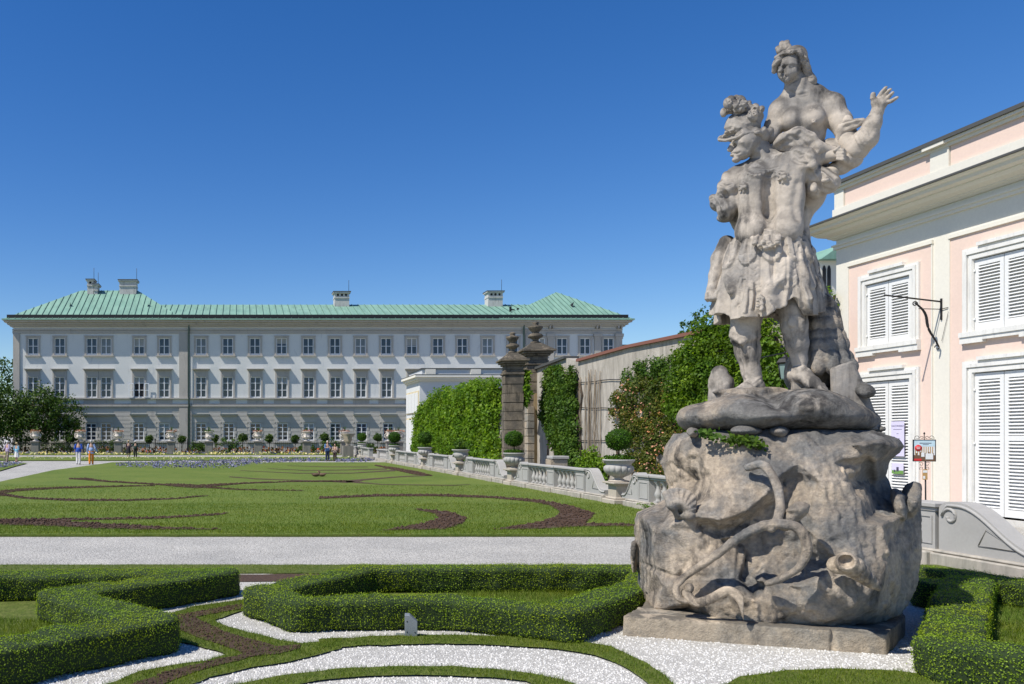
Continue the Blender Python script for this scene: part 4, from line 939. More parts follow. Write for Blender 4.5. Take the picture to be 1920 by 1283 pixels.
hedge([[T(1740,1062),T(1810,1072),T(1990,1098),T(2200,1130)],[T(1752,1088),T(1815,1088)],[T(1818,1078),T(1800,1125),T(1782,1203)],[T(1786,1204),T(1900,1214),T(2080,1230)]], .48, .33,
      'square-cornered clipped box hedge right of the statue rock, below the balustrade')
def blob_tree(name, trunk, crown, mat, label, cat, group=None, loc=(0,0,0), leaf=.12, n=5000, core=True, seed=3, k_up=.35, lsz=.8, trunkmat=None, clump=.35):
    """trunk: list of (pts, radii) tubes; crown: list of (centre, radii). leaves spread in clumps through the crown's shells"""
    root = empty(name, loc, label, cat, group)
    mb = MB()
    for pts, rad in trunk: mb.tube(pts, rad, 7)
    if trunk: mb.build('trunk', trunkmat or M_bark, root)
    rg = np.random.default_rng(seed); P_ = []; N_ = []
    vol = np.array([c[1][0]*c[1][2]*1.0 for c in crown]); vol = vol/vol.sum()
    for (c, r_), w in zip(crown, vol):
        m = int(n*w); ncl = max(6, int(m/22)); d = rg.normal(0,1,(ncl,3)); d /= np.linalg.norm(d,axis=1)[:,None]
        rr = rg.uniform(.45,1.05,(ncl,1))**.6; cc = d*rr; ic = rg.integers(0,ncl,m)
        dd = rg.normal(0,1,(m,3)); dd /= np.linalg.norm(dd,axis=1)[:,None]
        p = cc[ic]*np.array(r_)+dd*min(r_)*clump*rg.uniform(.3,1,(m,1)); P_.append(p+np.array(c)); nn = dd*.8+cc[ic]; nn[:,2] += k_up; N_.append(nn)
    P_ = np.concatenate(P_); N_ = np.concatenate(N_); N_ /= np.linalg.norm(N_,axis=1)[:,None]
    V, Q = leaf_quads(P_, N_, leaf, lsz, .6, .4)
    o = mesh_np('crown', V, Q, mat, root, rnd=np.clip(rn(len(P_))+.15*vnoise(P_,.6,9),0,1))
    return root
# ---------------------------------------------------------------- the palace closing the garden
PD = 105.0; S15 = F/PD
pX = lambda u: (u-CX)/S15
pZ = lambda v: EH-(v-HZ)/S15
M_pal = plaster('palace_plaster', (.63,.635,.61), .04, .9, .15, .5, dirt=(.42,.43,.45), dirtamt=.2)
M_trim = plaster('palace_trim', (.43,.40,.355), .08, .9, .2, .6, dirt=(.27,.255,.235), dirtamt=.3)
M_rust = plaster('palace_base', (.47,.445,.40), .07, .9, .2, .5, dirt=(.30,.285,.26), dirtamt=.25)
M_frame = simple('window_paint', (.72,.73,.74), .5)
M_dark = simple('dark_room', (.012,.012,.014), .6)
M_lead = simple('aged_lead', (.075,.075,.07), .6)
def copper_mat():
    m, nt, b = new_mat('green_copper'); v = coords(nt, obj=False)
    n = noise(nt, v, .5, 5, .6); n2 = noise(nt, coords(nt,(1.2,.12,.3),obj=False), 2, 4)
    col = mixc(nt, ramp(nt, n, .3, .7), (.17,.31,.24), (.225,.375,.29)); col = mixc(nt, ramp(nt, n2, .45, .8), col, (.135,.235,.185))
    nt.links.new(col, b.inputs['Base Color']); b.inputs['Roughness'].default_value = .65; b.inputs['Specular IOR Level'].default_value = .3
    return m
M_hood = simple('hood_lead', (.20,.24,.21), .6); M_cu = copper_mat(); M_seam = simple('copper_seam', (.11,.20,.155), .6)
def glass_mat(name, c=(.02,.028,.04), r=.06):
    m, nt, b = new_mat(name); v = coords(nt, obj=False); n = noise(nt, v, .35, 2)
    nt.links.new(mixc(nt, n, c, tuple(x*2.4 for x in c)), b.inputs['Base Color']); b.inputs['Roughness'].default_value = r; b.inputs['Specular IOR Level'].default_value = .6
    return m
M_glass = glass_mat('window_glass')
M_curt = glass_mat('curtained_glass', (.09,.105,.11), .25)
M_blind = simple('linen_blind', (.34,.34,.31), .8)
pal = empty('palace', (pX(595), PD, 0), 'long pale palace with three window rows and green copper roof closing the garden', 'palace')
ox = pal.location.x
def lx(u): return pX(u)-ox
def part(f, name, mat, parent=pal, **k): m = MB(); f(m); return m.build(name, mat, parent, **k)
xL, xR = lx(25), lx(1165); zE = pZ(603); DEP = 16.0
z_sill2 = pZ(747); z_belt = pZ(763)
# openings cut for real: the wall is built as strips round them
top_w = [62,112,172,199,261,308,377,427,478,528,578,628,676,724,772,821,867,914,962,1012,1054,1097,1141]
mid_w = [62,112,172,199,261,308,377,427,479,529,579,629,677,725,775,823,870,917,964,1012,1054,1097,1141]
bot_w = [112,171,199,260,308,377,429,479,530,579,629,678,728,776,824]
wt = 10.2/S15*1.0; wm = 10.2/S15; 
def wall_with_holes(name, mat, x0, x1, z0, z1, holes, y=0, depth=.45, extra=None):
    m = MB(); holes = sorted(holes); prev = x0
    for (a, b, c, d) in holes:
        m.box(prev, a, y, y+depth, z0, z1); m.box(a, b, y, y+depth, z0, c); m.box(a, b, y, y+depth, d, z1); prev = b
    m.box(prev, x1, y, y+depth, z0, z1)
    if extra: extra(m)
    return m.build(name, mat, pal)
zt0, zt1 = pZ(664.5), pZ(634); zm0, zm1 = pZ(745.5), pZ(707); zb0, zb1 = pZ(826), pZ(794)
hw = 9.9/S15
wall_with_holes('wall', M_pal, xL, xR, pZ(690), zE, [(lx(u)-hw, lx(u)+hw, zt0, zt1) for u in top_w])
wall_with_holes('wall', M_pal, xL, xR, z_belt, pZ(690), [(lx(u)-hw, lx(u)+hw, zm0, zm1) for u in mid_w])
def body(m): m.box(xL, xR, 1.2, DEP, -.2, zE-.02); m.box(xL, xL+.4, .45, 1.2, -.2, zE-.02); m.box(xR-.4, xR, .45, 1.2, -.2, zE-.02)
part(body, 'inner_block', M_pal)
def grooves(m):
    z = .6
    while z < z_belt-.5:
        prev = xL
        for u in bot_w:
            a, b = lx(u)-hw-.36, lx(u)+hw+.36
            if prev < a: m.box(prev, a, -.05, -.002, z, z+.44)
            prev = max(prev, b)
        m.box(prev, xR, -.05, -.002, z, z+.44); z += .5
wall_with_holes('ground_floor_wall', M_rust, xL, xR, -.2, z_belt, [(lx(u)-hw, lx(u)+hw, zb0, zb1) for u in bot_w], extra=grooves)
# cornice and string courses
def corn(m):
    for (h0, h1, p) in ((603,606,.95),(606,610,.62),(610,613,.35)): m.box(xL-p, xR+p, -p, DEP+p, pZ(h1), pZ(h0))
    m.box(xL-1.1, xR+1.1, -1.1, DEP+1.1, pZ(603), pZ(600.5))
part(corn, 'cornice', M_trim)
def bands(m):
    m.box(xL-.1, xR+.1, -.14, 0, pZ(620), pZ(617)); m.box(xL-.1, xR+.1, -.08, 0, pZ(626), pZ(620.5))
    m.box(xL-.15, xR+.15, -.30, 0, pZ(748.5), pZ(746)); m.box(xL-.1, xR+.1, -.1, 0, pZ(759), pZ(757)); m.box(xL-.15, xR+.15, -.22, 0, pZ(762.5), pZ(759.5))
    m.box(xL-.1, xR+.1, -.1, 0, pZ(765), pZ(762.5)); m.box(xL-.2, xR+.2, -.16, 0, -.2, .55)
part(bands, 'string_course', M_trim)
for a, b in ((25,37),(336,352),(985,997)):
    part(lambda m: m.box(lx(a), lx(b), -.16, 0, pZ(747), pZ(626)), 'pilaster', M_trim); part(lambda m: m.box(lx(a), lx(b), -.2, 0, -.2, pZ(765.5)), 'pilaster_base', M_trim)
for c in (1032,1120,1160):
    def pil(m):
        m.box(lx(c-6), lx(c+5.5), -.2, 0, pZ(747), pZ(636)); m.box(lx(c-8), lx(c+7.5), -.34, 0, pZ(632), pZ(626)); m.box(lx(c-7), lx(c+6.5), -.27, 0, pZ(636), pZ(632.2))
        for d in (-4,2): m.box(lx(c+d), lx(c+d+2.5), -.5, 0, pZ(617), pZ(611))
    part(pil, 'pilaster', M_trim)
# windows
def win(kind, cx_, z0, z1):
    nm = {'t':'window','m':'window','b':'window'}[kind]
    w = empty_part(nm, (cx_, 0, z0)); h = z1-z0; s = MB(); fr = .10
    sd = .32
    if kind == 't':
        m = MB(); m.box(-hw-.22,-hw,-.11,0,-.12,h+.2); m.box(hw,hw+.22,-.11,0,-.12,h+.2); m.box(-hw,hw,-.11,0,h,h+.2); m.box(-hw-.32,hw+.32,-.26,0,-.3,-.12); m.box(-hw-.28,hw+.28,-.16,-.0,h+.2,h+.29)
    elif kind == 'm':
        m = MB(); m.box(-hw-.22,-hw,-.13,0,-.02,h+.9); m.box(hw,hw+.22,-.13,0,-.02,h+.9); m.box(-hw,hw,-.10,0,h,h+.9)
        m.box(-hw-.3,hw+.3,-.34,0,h+.82,h+.95); m.box(-hw-.42,hw+.42,-.5,0,h+.95,h+1.03)
        m.box(-hw-.4,hw+.4,-.2,0,-.26,-.1); m.box(-hw-.36,hw+.36,-.06,0,-.95,-.27)
    else:
        m = MB()
        for i in range(7):
            e = .2 if i%2 else .34; m.box(-hw-e,-hw,-.09,0,i*.42,i*.42+.36); m.box(hw,hw+e,-.09,0,i*.42,i*.42+.36)
        m.box(-hw-.36,hw+.36,-.1,0,h+.12,h+.95); m.box(-hw-.34,hw+.34,-.40,0,h+.95,h+1.08); m.box(-hw-.42,hw+.42,-.52,0,h+1.08,h+1.15); m.box(-hw-.35,hw+.35,-.26,0,-.3,-.1)
    m.build('surround', M_trim if kind != 'b' else M_rust, w)
    if kind == 'b': c = MB(); c.box(-hw-.44,hw+.44,-.54,0,h+1.152,h+1.18); c.build('copper_cover', M_hood, w)
    f = MB(); y0, y1 = .05, .17
    f.box(-hw,-hw+fr,y0,y1,0,h); f.box(hw-fr,hw,y0,y1,0,h); f.box(-hw+fr,hw-fr,y0,y1,h-fr,h); f.box(-hw+fr,hw-fr,y0,y1,0,fr)
    f.box(-.055,.055,y0-.03,y1-.03,fr,h-fr)
    rows = {'t':(.5,),'m':(.36,.70),'b':(.26,.5,.76)}[kind]
    for t in rows:
        tk = .035
        for a, b in ((-hw+fr,-.055),(.055,hw-fr)): f.box(a,b,y0,y1-.02,h*t-tk,h*t+tk)
    f.build('frame', M_frame, w)
    g = MB(); g.box(-hw+fr*.5,hw-fr*.5,.14,.165,.05,h-.05); g.build('pane', M_glass, w)
    return w
def empty_part(name, loc):
    o = bpy.data.objects.new(name, None); o.location = loc; o.empty_display_size = .2; return link(o, pal)
proto = {'t': win('t', lx(top_w[0]), zt0, zt1), 'm': win('m', lx(mid_w[0]), zm0, zm1), 'b': win('b', lx(bot_w[0]), zb0, zb1)}
for k, ws in (('t',top_w),('m',mid_w),('b',bot_w)):
    for i, u in enumerate(ws[1:]):
        c = copy_tree(proto[k], pal); c.location.x = lx(u)
        if u in (199,): c.location.y = .004; c.location.z += .003
        if (k == 't' and i in (2,5,11,16)):
            for ch in c.children:
                if ch.name.startswith('pane'): ch.data = ch.data.copy(); ch.data.materials[0] = M_curt
        if i%5 == 3:   # curtains or a half-drawn blind behind some windows
            hh_ = {'t':zt1-zt0,'m':zm1-zm0,'b':zb1-zb0}[k]; bl_ = MB(); bl_.box(-hw+.1,hw-.1,.132,.137,hh_*(.45+.1*(i%3)),hh_-.1); bl_.build('blind', M_blind, c)
# the open window with its casement swung out
o = MB(); y = -.02; x = lx(261)
for sx in (-1, 1):
    a = x+sx*hw; b = x+sx*(hw+.62); a, b = min(a,b), max(a,b)
    for z0, z1 in ((zm0,zm0+.1),(zm0+.85,zm0+.93),(zm0+1.7,zm0+1.8)): o.box(a,b,y-.35,y-.29,z0,z1)
    for xx in (a, b-.09): o.box(xx,xx+.09,y-.351,y-.291,zm0,zm0+1.8)
o.build('open_casement', M_frame, pal)
o = MB(); o.box(x-hw+.12, x+hw-.12, .12, .15, zm0+.12, zm0+1.75); o.build('dark_opening', M_dark, pal)
# downpipes
dp = MB()
for u in (354.5, 981): dp.tube([(lx(u),-.28,0),(lx(u),-.28,zE-.5),(lx(u),-.6,zE-.1)], .11, 6)
dp.build('downpipe', simple('pipe_patina', (.09,.14,.12), .6), pal)
# vents and roofs
yr = DEP/2; zEv = pZ(600.5)
def P0(u, v, Y): p = P(u, v, Y); return (p.x-ox, p.y-PD, p.z)
def roofs():
    m = MB(); sm = MB()
    def face(pts): m.add(pts, [tuple(range(len(pts)))])
    def seams(e0, e1, r0, r1, n):
        e0, e1, r0, r1 = map(Vector, (e0,e1,r0,r1))
        for i in range(1, n):
            t = i/n; a = e0.lerp(e1, t); b = r0.lerp(r1, t); up = Vector((0,-.05,.06)); sm.bar(a+up, b+up, .045, .06)
    Yr = PD+yr; zl = P(600,571.5,Yr).z; zh = P(200,545,Yr).z; ax = P(1043,548,Yr).x-ox; za_ = P(1043,548,Yr).z
    # low main roof
    a, b, c, d = (lx(275),-1.1,zEv), (lx(1100),-1.1,zEv), (lx(1100),yr,zl), (lx(275),yr,zl)
    e, f = (lx(1100),DEP+1.1,zEv), (lx(275),DEP+1.1,zEv); face([a,b,c,d]); face([d,c,e,f]); seams(a,b,d,c,64)
    # tall hipped roof of the left wing
    rl, rr = P(152,545,Yr).x-ox, P(258,545,Yr).x-ox
    a, b, b2, a2 = (xL-1.1,-1.1,zEv), (lx(345),-1.1,zEv), (lx(345),DEP+1.1,zEv), (xL-1.1,DEP+1.1,zEv); L, R_ = (rl,yr,zh), (rr,yr,zh)
    face([a,b,R_,L]); face([b,b2,R_]); face([b2,a2,L,R_]); face([a2,a,L])
    va, vb = Vector(a), Vector(b)
    n = 29
    for i in range(1, n):
        t = i/n; xx = va.x+(vb.x-va.x)*t; zz = zh
        if xx < rl: k = (xx-va.x)/(rl-va.x)
        elif xx > rr: k = (vb.x-xx)/(vb.x-rr)
        else: k = 1
        sm.bar((xx,-1.15,zEv+.05), (xx,-1.1+(yr+1.1)*k-.05,zEv+(zh-zEv)*k+.05), .045, .06)
    # pyramid roof at the right end
    a, b, b2, a2 = (lx(930),-1.1,zEv), (xR+1.1,-1.1,zEv), (xR+1.1,DEP+1.1,zEv), (lx(930),DEP+1.1,zEv); A = (ax,yr,za_)
    face([a,b,A]); face([b,b2,A]); face([b2,a2,A]); face([a2,a,A]); n = 26
    for i in range(1, n):
        xx = a[0]+(b[0]-a[0])*i/n; k = (xx-a[0])/(ax-a[0]) if xx < ax else (b[0]-xx)/(b[0]-ax)
        sm.bar((xx,-1.15,zEv+.05), (xx,-1.1+(yr+1.1)*k-.05,zEv+(za_-zEv)*k+.05), .045, .05)
    g = MB(); g.box(xL-1.15,xR+1.15,-1.22,-1.1,zEv-.12,zEv+.05); g.build('gutter', M_cu, pal)
    bl = MB(); bl.box(xL-.6,xR+.5,-.85,-.60,zEv+.16,zEv+.58); bl.build('snow_guard', M_dark, pal)
    r = m.build('roof', M_cu, pal); sm.build('roof_seams', M_seam, r)
    return r
roof = roofs()
def skylight(u, v, w=1.0):
    s = MB(); Y = PD+zh_at(v);
    p = P0(u, v, Y); s.add([(p[0]-.65,p[1],p[2]-.2),(p[0]+.5,p[1],p[2]-.2),(p[0]+.75,p[1]-.1,p[2]+.75),(p[0]+.5,p[1]+1.2,p[2]+.35),(p[0]-.65,p[1]+1.2,p[2]+.35)], [(0,1,4),(1,2,3),(0,4,3,1),(1,3,4)]); s.build('skylight', M_dark, roof)
def zh_at(v): return (600-v)/55*8-.7
for u, v in ((122,577),(268,577),(1065,577)): skylight(u, v)
for u, v in ((957,580),(971,583),(980,583)):
    s = MB(); Y = PD+zh_at(v)*1.4; p = P0(u,v,Y); s.box(p[0]-.12,p[0]+.12,p[1]-.1,p[1]+.1,p[2]-.3,p[2]+.35); s.box(p[0],p[0]+.5,p[1]-.2,p[1]+.1,p[2]-.15,p[2]-.02); s.build('vent_pipe', M_dark, roof)
M_chim = plaster('chimney_plaster', (.50,.49,.46), .08, .9, .2, .8, dirt=(.2,.19,.18), dirtamt=.5)
def chimney(u0, u1, v0, v1, holes):
    Y = PD+yr-.6; a = P0(u0,v1,Y); b = P0(u1,v0,Y); m = MB(); x0, x1 = a[0], b[0]; z0, z1 = a[2]-1.6, b[2]; y0 = a[1]-.7; y1 = y0+1.6
    m.box(x0+.1,x1-.1,y0,y1,z0,z1-.25); m.box(x0-.08,x1+.08,y0-.2,y1+.2,z1-.25,z1-.1); m.box(x0+.05,x1-.05,y0-.1,y1+.1,z1-.95,z1-.8)
    c = m.build('chimney', M_chim, roof); k = MB(); k.box(x0-.12,x1+.12,y0-.25,y1+.25,z1-.098,z1); k.build('chimney_cap', M_lead, c)
    if holes:
        h = MB()
        for i in range(holes):
            xx = x0+(x1-x0)*(i+1)/(holes+1); h.lathe([(.001,-.02),(.16,-.02),(.16,.02),(.001,.02)], 10, (0,0,0))
            k_ = len(h.v)-40
            for j in range(k_, len(h.v)): vx, vy, vz = h.v[j]; h.v[j] = (xx+vx, y0-.005+vz, z1-.5+vy)
        h.build('flue_openings', M_dark, c)
    r = MB(); r.tube([(x1-.1,y0+.5,z1),(x1-.1,y0+.5,z1+1.6)], .03, 5); r.build('lightning_rod', M_dark, c)
chimney(625,655,548,571,3); chimney(911,941,547,571,3); chimney(224,258,526,546,0); chimney(164,178,525,546,1); chimney(176,186,534,546,0)
# low block behind the palace on the right
def back_block():
    e = empty('rear_house', (17.5,128,0), 'low grey house partly hidden behind the right end of the palace', 'building')
    a = P(1150,648,128); b = P(1245,643,128); m = MB(); m.box(a.x-17.5, b.x-17.5, 0, 10, -.1, a.z-.5); m.build('wall', M_trim, e)
    m = MB(); m.box(a.x-17.5-.4, b.x-17.5+.4, -.4, 10.4, a.z-.5, a.z+.1); m.build('roof', M_lead, e)
back_block()
# ---------------------------------------------------------------- pink orangery on the right
def hnorm(x, y): l = math.hypot(x, y); return x/l, y/l
DW = Vector((-BK, 1, 0)).normalized()           # direction of balustrade, wall and orangery (away from the camera)
NW = Vector((-DW.y, DW.x, 0))                    # towards the garden
PC = 18.2                                        # facade line X = PC - BK*Y
def frame_at(origin, along, out):                # local x = along the wall to the right as seen from the garden, y = into the wall
    M = Matrix.Identity(4); M.col[0][:3] = along; M.col[1][:3] = -out; M.col[2][:3] = (0,0,1); M.col[3][:3] = origin; return M
def facade_pt(u):                                # where the sight line at column u meets the facade
    s = (u-CX)/F; Y = PC/(s+BK); return Vector((s*Y, Y, 0))
M_pink = plaster('pink_render', (.73,.565,.475), .03, .9, .45, 1.2)
M_cream = plaster('cream_render', (.71,.675,.585), .03, .9, .2, 1)
M_shut = simple("shutter_paint", (.74,.735,.71), .45)
M_gst = plaster('grey_stone', (.46,.445,.42), .07, .85, .2, 1.2)
M_plin = plaster('pale_plinth', (.60,.58,.53), .1, .9, .4, 1.5, dirt=(.42,.40,.36), dirtamt=.5)
M_iron = simple('black_iron', (.012,.011,.011), .5)
c0 = facade_pt(1568)
ob = empty('orangery', c0, 'pink and cream building with closed white louvred shutters at the right edge', 'building')
ang = math.atan2(-DW.y, -DW.x)    # local +x runs towards the camera along the facade
ob.rotation_euler = (0,0,ang)
# local frame: x towards camera along facade, y = into the building (right-hand normal)
Mo = Matrix.Translation(c0) @ Matrix.Rotation(ang, 4, 'Z'); Mi = Mo.inverted()
def fx(u): return (Mi @ facade_pt(u)).x
def fz(u, v, off=0):
    s_ = (u-CX)/F; Y_ = (PC-off*1.0)/(s_+BK)
    return EH-(v-HZ)/F*Y_
def fz0(u, v): p = facade_pt(u); return EH-(v-HZ)/F*p.y
L = 16.0
def opart(f, name, mat, parent=None, **k): m = MB(); f(m); return m.build(name, mat, parent or ob, **k)
# windows: (u0,u1) shutter span, (top,bottom) z
W1 = (fx(1627), fx(1710)); W2 = (fx(1829), fx(1829)); W2 = (W2[0], W2[0]+(W1[1]-W1[0])*1.0)
wU = (fz(1668, 642), fz(1668, 517)); wL = (fz(1860,967), fz(1860,697)); wU2 = (fz(1850,617.5), fz(1850,482))
wins = [(W1,(wU2[0],wU2[1])), (W1,wL), (W2,wU2), (W2,wL)]
pitch = W2[0]-W1[0]
W3 = (W2[0]+pitch, W2[1]+pitch); wins += [(W3,wU2),(W3,wL)]
zPan = fz(1783,448); zArch = fz(1570,447)
zCorT = fz(1750,343,.74); zCor0 = zCorT-.42
def wallp(m):
    cols = sorted(set([W1,W2,W3])); prev = -.0
    for (a, b) in cols:
        m.box(prev, a, 0, .5, .2, zCor0); m.box(a, b, 0, .5, .2, wL[0]); m.box(a, b, 0, .5, wL[1], wU2[0]); m.box(a, b, 0, .5, wU2[1], zCor0); prev = b
    m.box(prev, L, 0, .5, .2, zCor0); m.box(.0, L, .5, 9, .2, zCor0)
opart(wallp, 'wall', M_cream)
x_p1 = fx(1748); x_p2 = fx(1783); pw = x_p2-x_p1
def pinkp(m):
    for k in range(3):
        a = (fx(1593), x_p1) if k == 0 else (x_p2+(k-1)*pitch, x_p1+k*pitch)
        (wa, wb) = (W1[0]+k*pitch, W1[1]+k*pitch)
        m.box(a[0], wa-.25, -.012, 0, wL[0]-.1, zPan); m.box(wb+.25, a[1], -.012, 0, wL[0]-.1, zPan)
        m.box(wa-.25, wb+.25, -.012, 0, .05, wL[0]-.1); m.box(wa-.25, wb+.25, -.012, 0, wL[1]+.2, wU2[0]-.2); m.box(wa-.25, wb+.25, -.012, 0, wU2[1]+.2, zPan)
opart(pinkp, 'pink_panel', M_pink)
def frameedge(m):
    for k in range(3):
        a = (fx(1593), x_p1) if k == 0 else (x_p2+(k-1)*pitch, x_p1+k*pitch)
        m.box(a[0]-.05, a[1]+.05, -.06, -.0, zPan, zPan+.10); m.box(a[0]-.035, a[0], -.035, 0, wL[0]-.1, zPan); m.box(a[1], a[1]+.035, -.035, 0, wL[0]-.1, zPan)
opart(frameedge, 'panel_moulding', M_cream)
opart(lambda m: (m.box(-.1, L, -.16, .0, -.1, .12), m.box(-.05, L, -.08, .0, .12, wL[0]-.1)), 'plinth', M_plin)
def cornice(m):
    z = zCor0; e = zCorT-zCor0
    zf = fz(1725,412); m.box(-.05, L, -.06, 0, zf-.12, zf-.03); m.box(-.08, L, -.10, 0, zf-.03, zf+.02)
    prof = [(0,0),(-.05,0),(-.10,.10),(-.16,.16),(-.16,.22),(-.34,.36),(-.42,.52),(-.42,.60),(-.60,.66),(-.62,.86),(-.70,.90),(-.74,1.0),(0,1.0)]
    pr = [(p, z+h*e) for p, h in prof]
    n = len(pr); vs = [(p, p, zz) for p, zz in pr]+[(L, p, zz) for p, zz in pr]
    m.add(vs, [tuple(range(n)), tuple(range(2*n-1,n-1,-1))]+[(i,(i+1)%n,(i+1)%n+n,i+n) for i in range(n)])
    vs = [(p, p, zz) for p, zz in pr]+[(p, 9, zz) for p, zz in pr]
    m.add(vs, [(i,(i+1)%n,(i+1)%n+n,i+n) for i in range(n)])
opart(cornice, 'cornice', M_cream)
opart(lambda m: m.box(-.80, L, -.80, 9, zCorT+.002, zCorT+.05), 'cornice_cover', M_lead)
zA0 = zCorT; zA1 = fz(1750,263,.2); zPk0 = fz(1750,325)-zA0; zPk1 = zA1-fz(1750,287)
def attic(m):
    m.box(.02, L, .0, .5, zA0, zA1-.1); m.box(.02,.5,.5,9,zA0,zA1-.1)
    m.box(-.06, L, -.08, .6, zA0+.05, zA0+zPk0)
    m.box(-.02, L, -.04, .6, zA1-zPk1, zA1-zPk1+.06); m.box(-.10, L, -.16, .6, zA1-.17, zA1-.1); m.box(-.04,L,-.08,.6,zA1-.26,zA1-.17)
    m.box(.0, .38, -.06, 0, zA0+zPk0, zA1-zPk1)
    for k in range(3): m.box(x_p1+k*pitch, x_p2+k*pitch, -.06, 0, zA0+zPk0, zA1-zPk1); m.box(x_p1+k*pitch-.1, x_p2+k*pitch, -.20, 0, zA1-.19, zA1-.1)
opart(attic, 'attic', M_cream)
def atticp(m):
    for k in range(3):
        a = (.40, x_p1-.02) if k == 0 else (x_p2+.02+(k-1)*pitch, x_p1-.02+k*pitch); m.box(a[0], a[1], -.02, 0, zA0+zPk0, zA1-zPk1-.01)
opart(atticp, 'attic_panel', M_pink)
opart(lambda m: m.box(-.16, L, -.22, 9, zA1-.098, zA1), 'roof', M_lead)
def shutter_window(wx, wz, tall):
    w = bpy.data.objects.new('window', None); w.location = (wx[0], 0, wz[0]); w.empty_display_size=.2; link(w, ob)
    W_, H_ = wx[1]-wx[0], wz[1]-wz[0]; m = MB(); e = .30
    for d, y in ((e,-.07),(e-.07,-.11),(e-.2,-.085)):
        m.box(-d,-d+.09,y,.0,-.12,H_+d); m.box(W_+d-.09,W_+d,y,0,-.12,H_+d); m.box(-d+.09,W_+d-.09,y,0,H_+d-.09,H_+d)
    m.box(-e+.08,0,-.06,.1,-.1,H_+e-.1); m.box(W_,W_+e-.08,-.06,.1,-.1,H_+e-.1); m.box(0,W_,-.06,.1,H_,H_+e-.1)
    m.box(W_*.22-e*.6,W_*.78+e*.6,-.14,0,H_+e+.002,H_+e+.09); m.box(-e,-e+.001,-.0,0,0,0.001)
    m.box(-e-.02,W_+e+.02,-.10,0,H_+e-.02+.022,H_+e+.03) if False else None
    if not tall: m.box(-e-.02,W_+e+.02,-.15,.0,-.14,-.02); m.box(-e-.02,W_*.2,-.12,0,-.30,-.14); m.box(W_*.2+.002,W_*.8-.002,-.12,0,-.24,-.142); m.box(W_*.8,W_+e+.02,-.12,0,-.30,-.14)
    m.build('surround', M_gst if False else M_surr, w, bevel=.008)
    for k in range(2):
        x0 = k*W_/2+.012; x1 = (k+1)*W_/2-.008; s = MB(); y0, y1 = -.02, .03; st = .10
        s.box(x0,x0+st,y0,y1,0,H_-.02); s.box(x1-st,x1,y0,y1,0,H_-.02); s.box(x0+st,x1-st,y0,y1,0,.18); s.box(x0+st,x1-st,y0,y1,H_-.17,H_-.02)
        secs = [(.18,H_*.52),(H_*.52+.12,H_-.17)] if tall else [(.18,H_-.17)]
        if tall: s.box(x0+st,x1-st,y0,y1,H_*.52,H_*.52+.12)
        sh = s.build('shutter', M_shut, w); l = MB()
        for a, b in secs:
            n = int((b-a)/.078); 
            for i in range(n):
                z = a+(i+.5)*(b-a)/n; M = Matrix.Translation((0,.004,z)) @ Matrix.Rotation(R(38),4,'X'); l.box(x0+st,x1-st,-.042,.042,-.006,.006, M)
        l.build('louvres', M_shut, sh); b_ = MB(); b_.box(x0+st*.5,x1-st*.5,.034,.04,.1,H_-.1); b_.build('backing', M_shade, sh)
        hh = MB()
        for t in ((.16,.84) if not tall else (.08,.5,.88)):
            xx = -.02 if k == 0 else W_-.02; hh.box(xx-.03,xx+.06,-.05,-.022,H_*t-.02,H_*t+.03); hh.box(xx-.03 if k == 0 else xx+.04,xx-.01 if k == 0 else xx+.06,-.05,-.022,H_*t-.11,H_*t-.02)
        hh.build('hinges', M_shut, sh)
    return w
M_surr = plaster('pale_stone', (.72,.705,.66), .08, .85, .2, 2, dirt=(.5,.49,.46), dirtamt=.4)
M_shade = simple('shutter_back', (.50,.49,.47), .8)
for wx, wz in wins: shutter_window(wx, wz, wz is wL)
# iron bracket on the pilaster between the windows
def bracket():
    p = facade_pt(1766); r = empty('wall_bracket', (p.x,p.y,EH-(600-HZ)/F*p.y), 'black wrought iron sign bracket projecting from the cream pilaster', 'bracket'); r.rotation_euler = (0,0,ang)
    z = lambda v: (600-v)/F*p.y
    m = MB(); m.tube([(0,-.02,z(566)),(0,-1.46,z(566)+.17)], .022, 6); m.lathe([(.0,-.03),(.035,0),(.0,.03)], 8, (0,-1.48,z(566)+.17)); m.box(-.02,.02,-.03,0,z(600),z(560)); m.build('arm', M_iron, r)
    m = MB(); pts = []
    for i in range(15): t = i/14; pts.append((0, -.08-.62*t-.08*math.sin(t*math.pi*2), z(650)+(z(568)-z(650))*t**.75))
    m.tube(pts, [.02+.012*math.sin(math.pi*i/14) for i in range(15)], 7)
    for c_, s_ in ((( 0,-.70,z(570)),1),((0,-.12,z(652)),-1)):
        m.tube([(0, c_[1]+s_*.07*math.cos(a/3.2)*(1-a*.03), c_[2]+.07*math.sin(a/3.2)*(1-a*.03)) for a in range(0,18)], .014, 6)
    m.build('scroll', M_iron, r)
    m = MB(); m.tube([(0,-.02,z(580)),(.0,-.6,z(579))], .011, 5); m.tube([(.02,-.03,z(580)),(.25,-.02,z(579))], .010, 5); m.tube([(.25,-.02,z(579)),(.03,-.03,z(640))], .006, 4); m.build('stay', M_iron, r)
bracket()
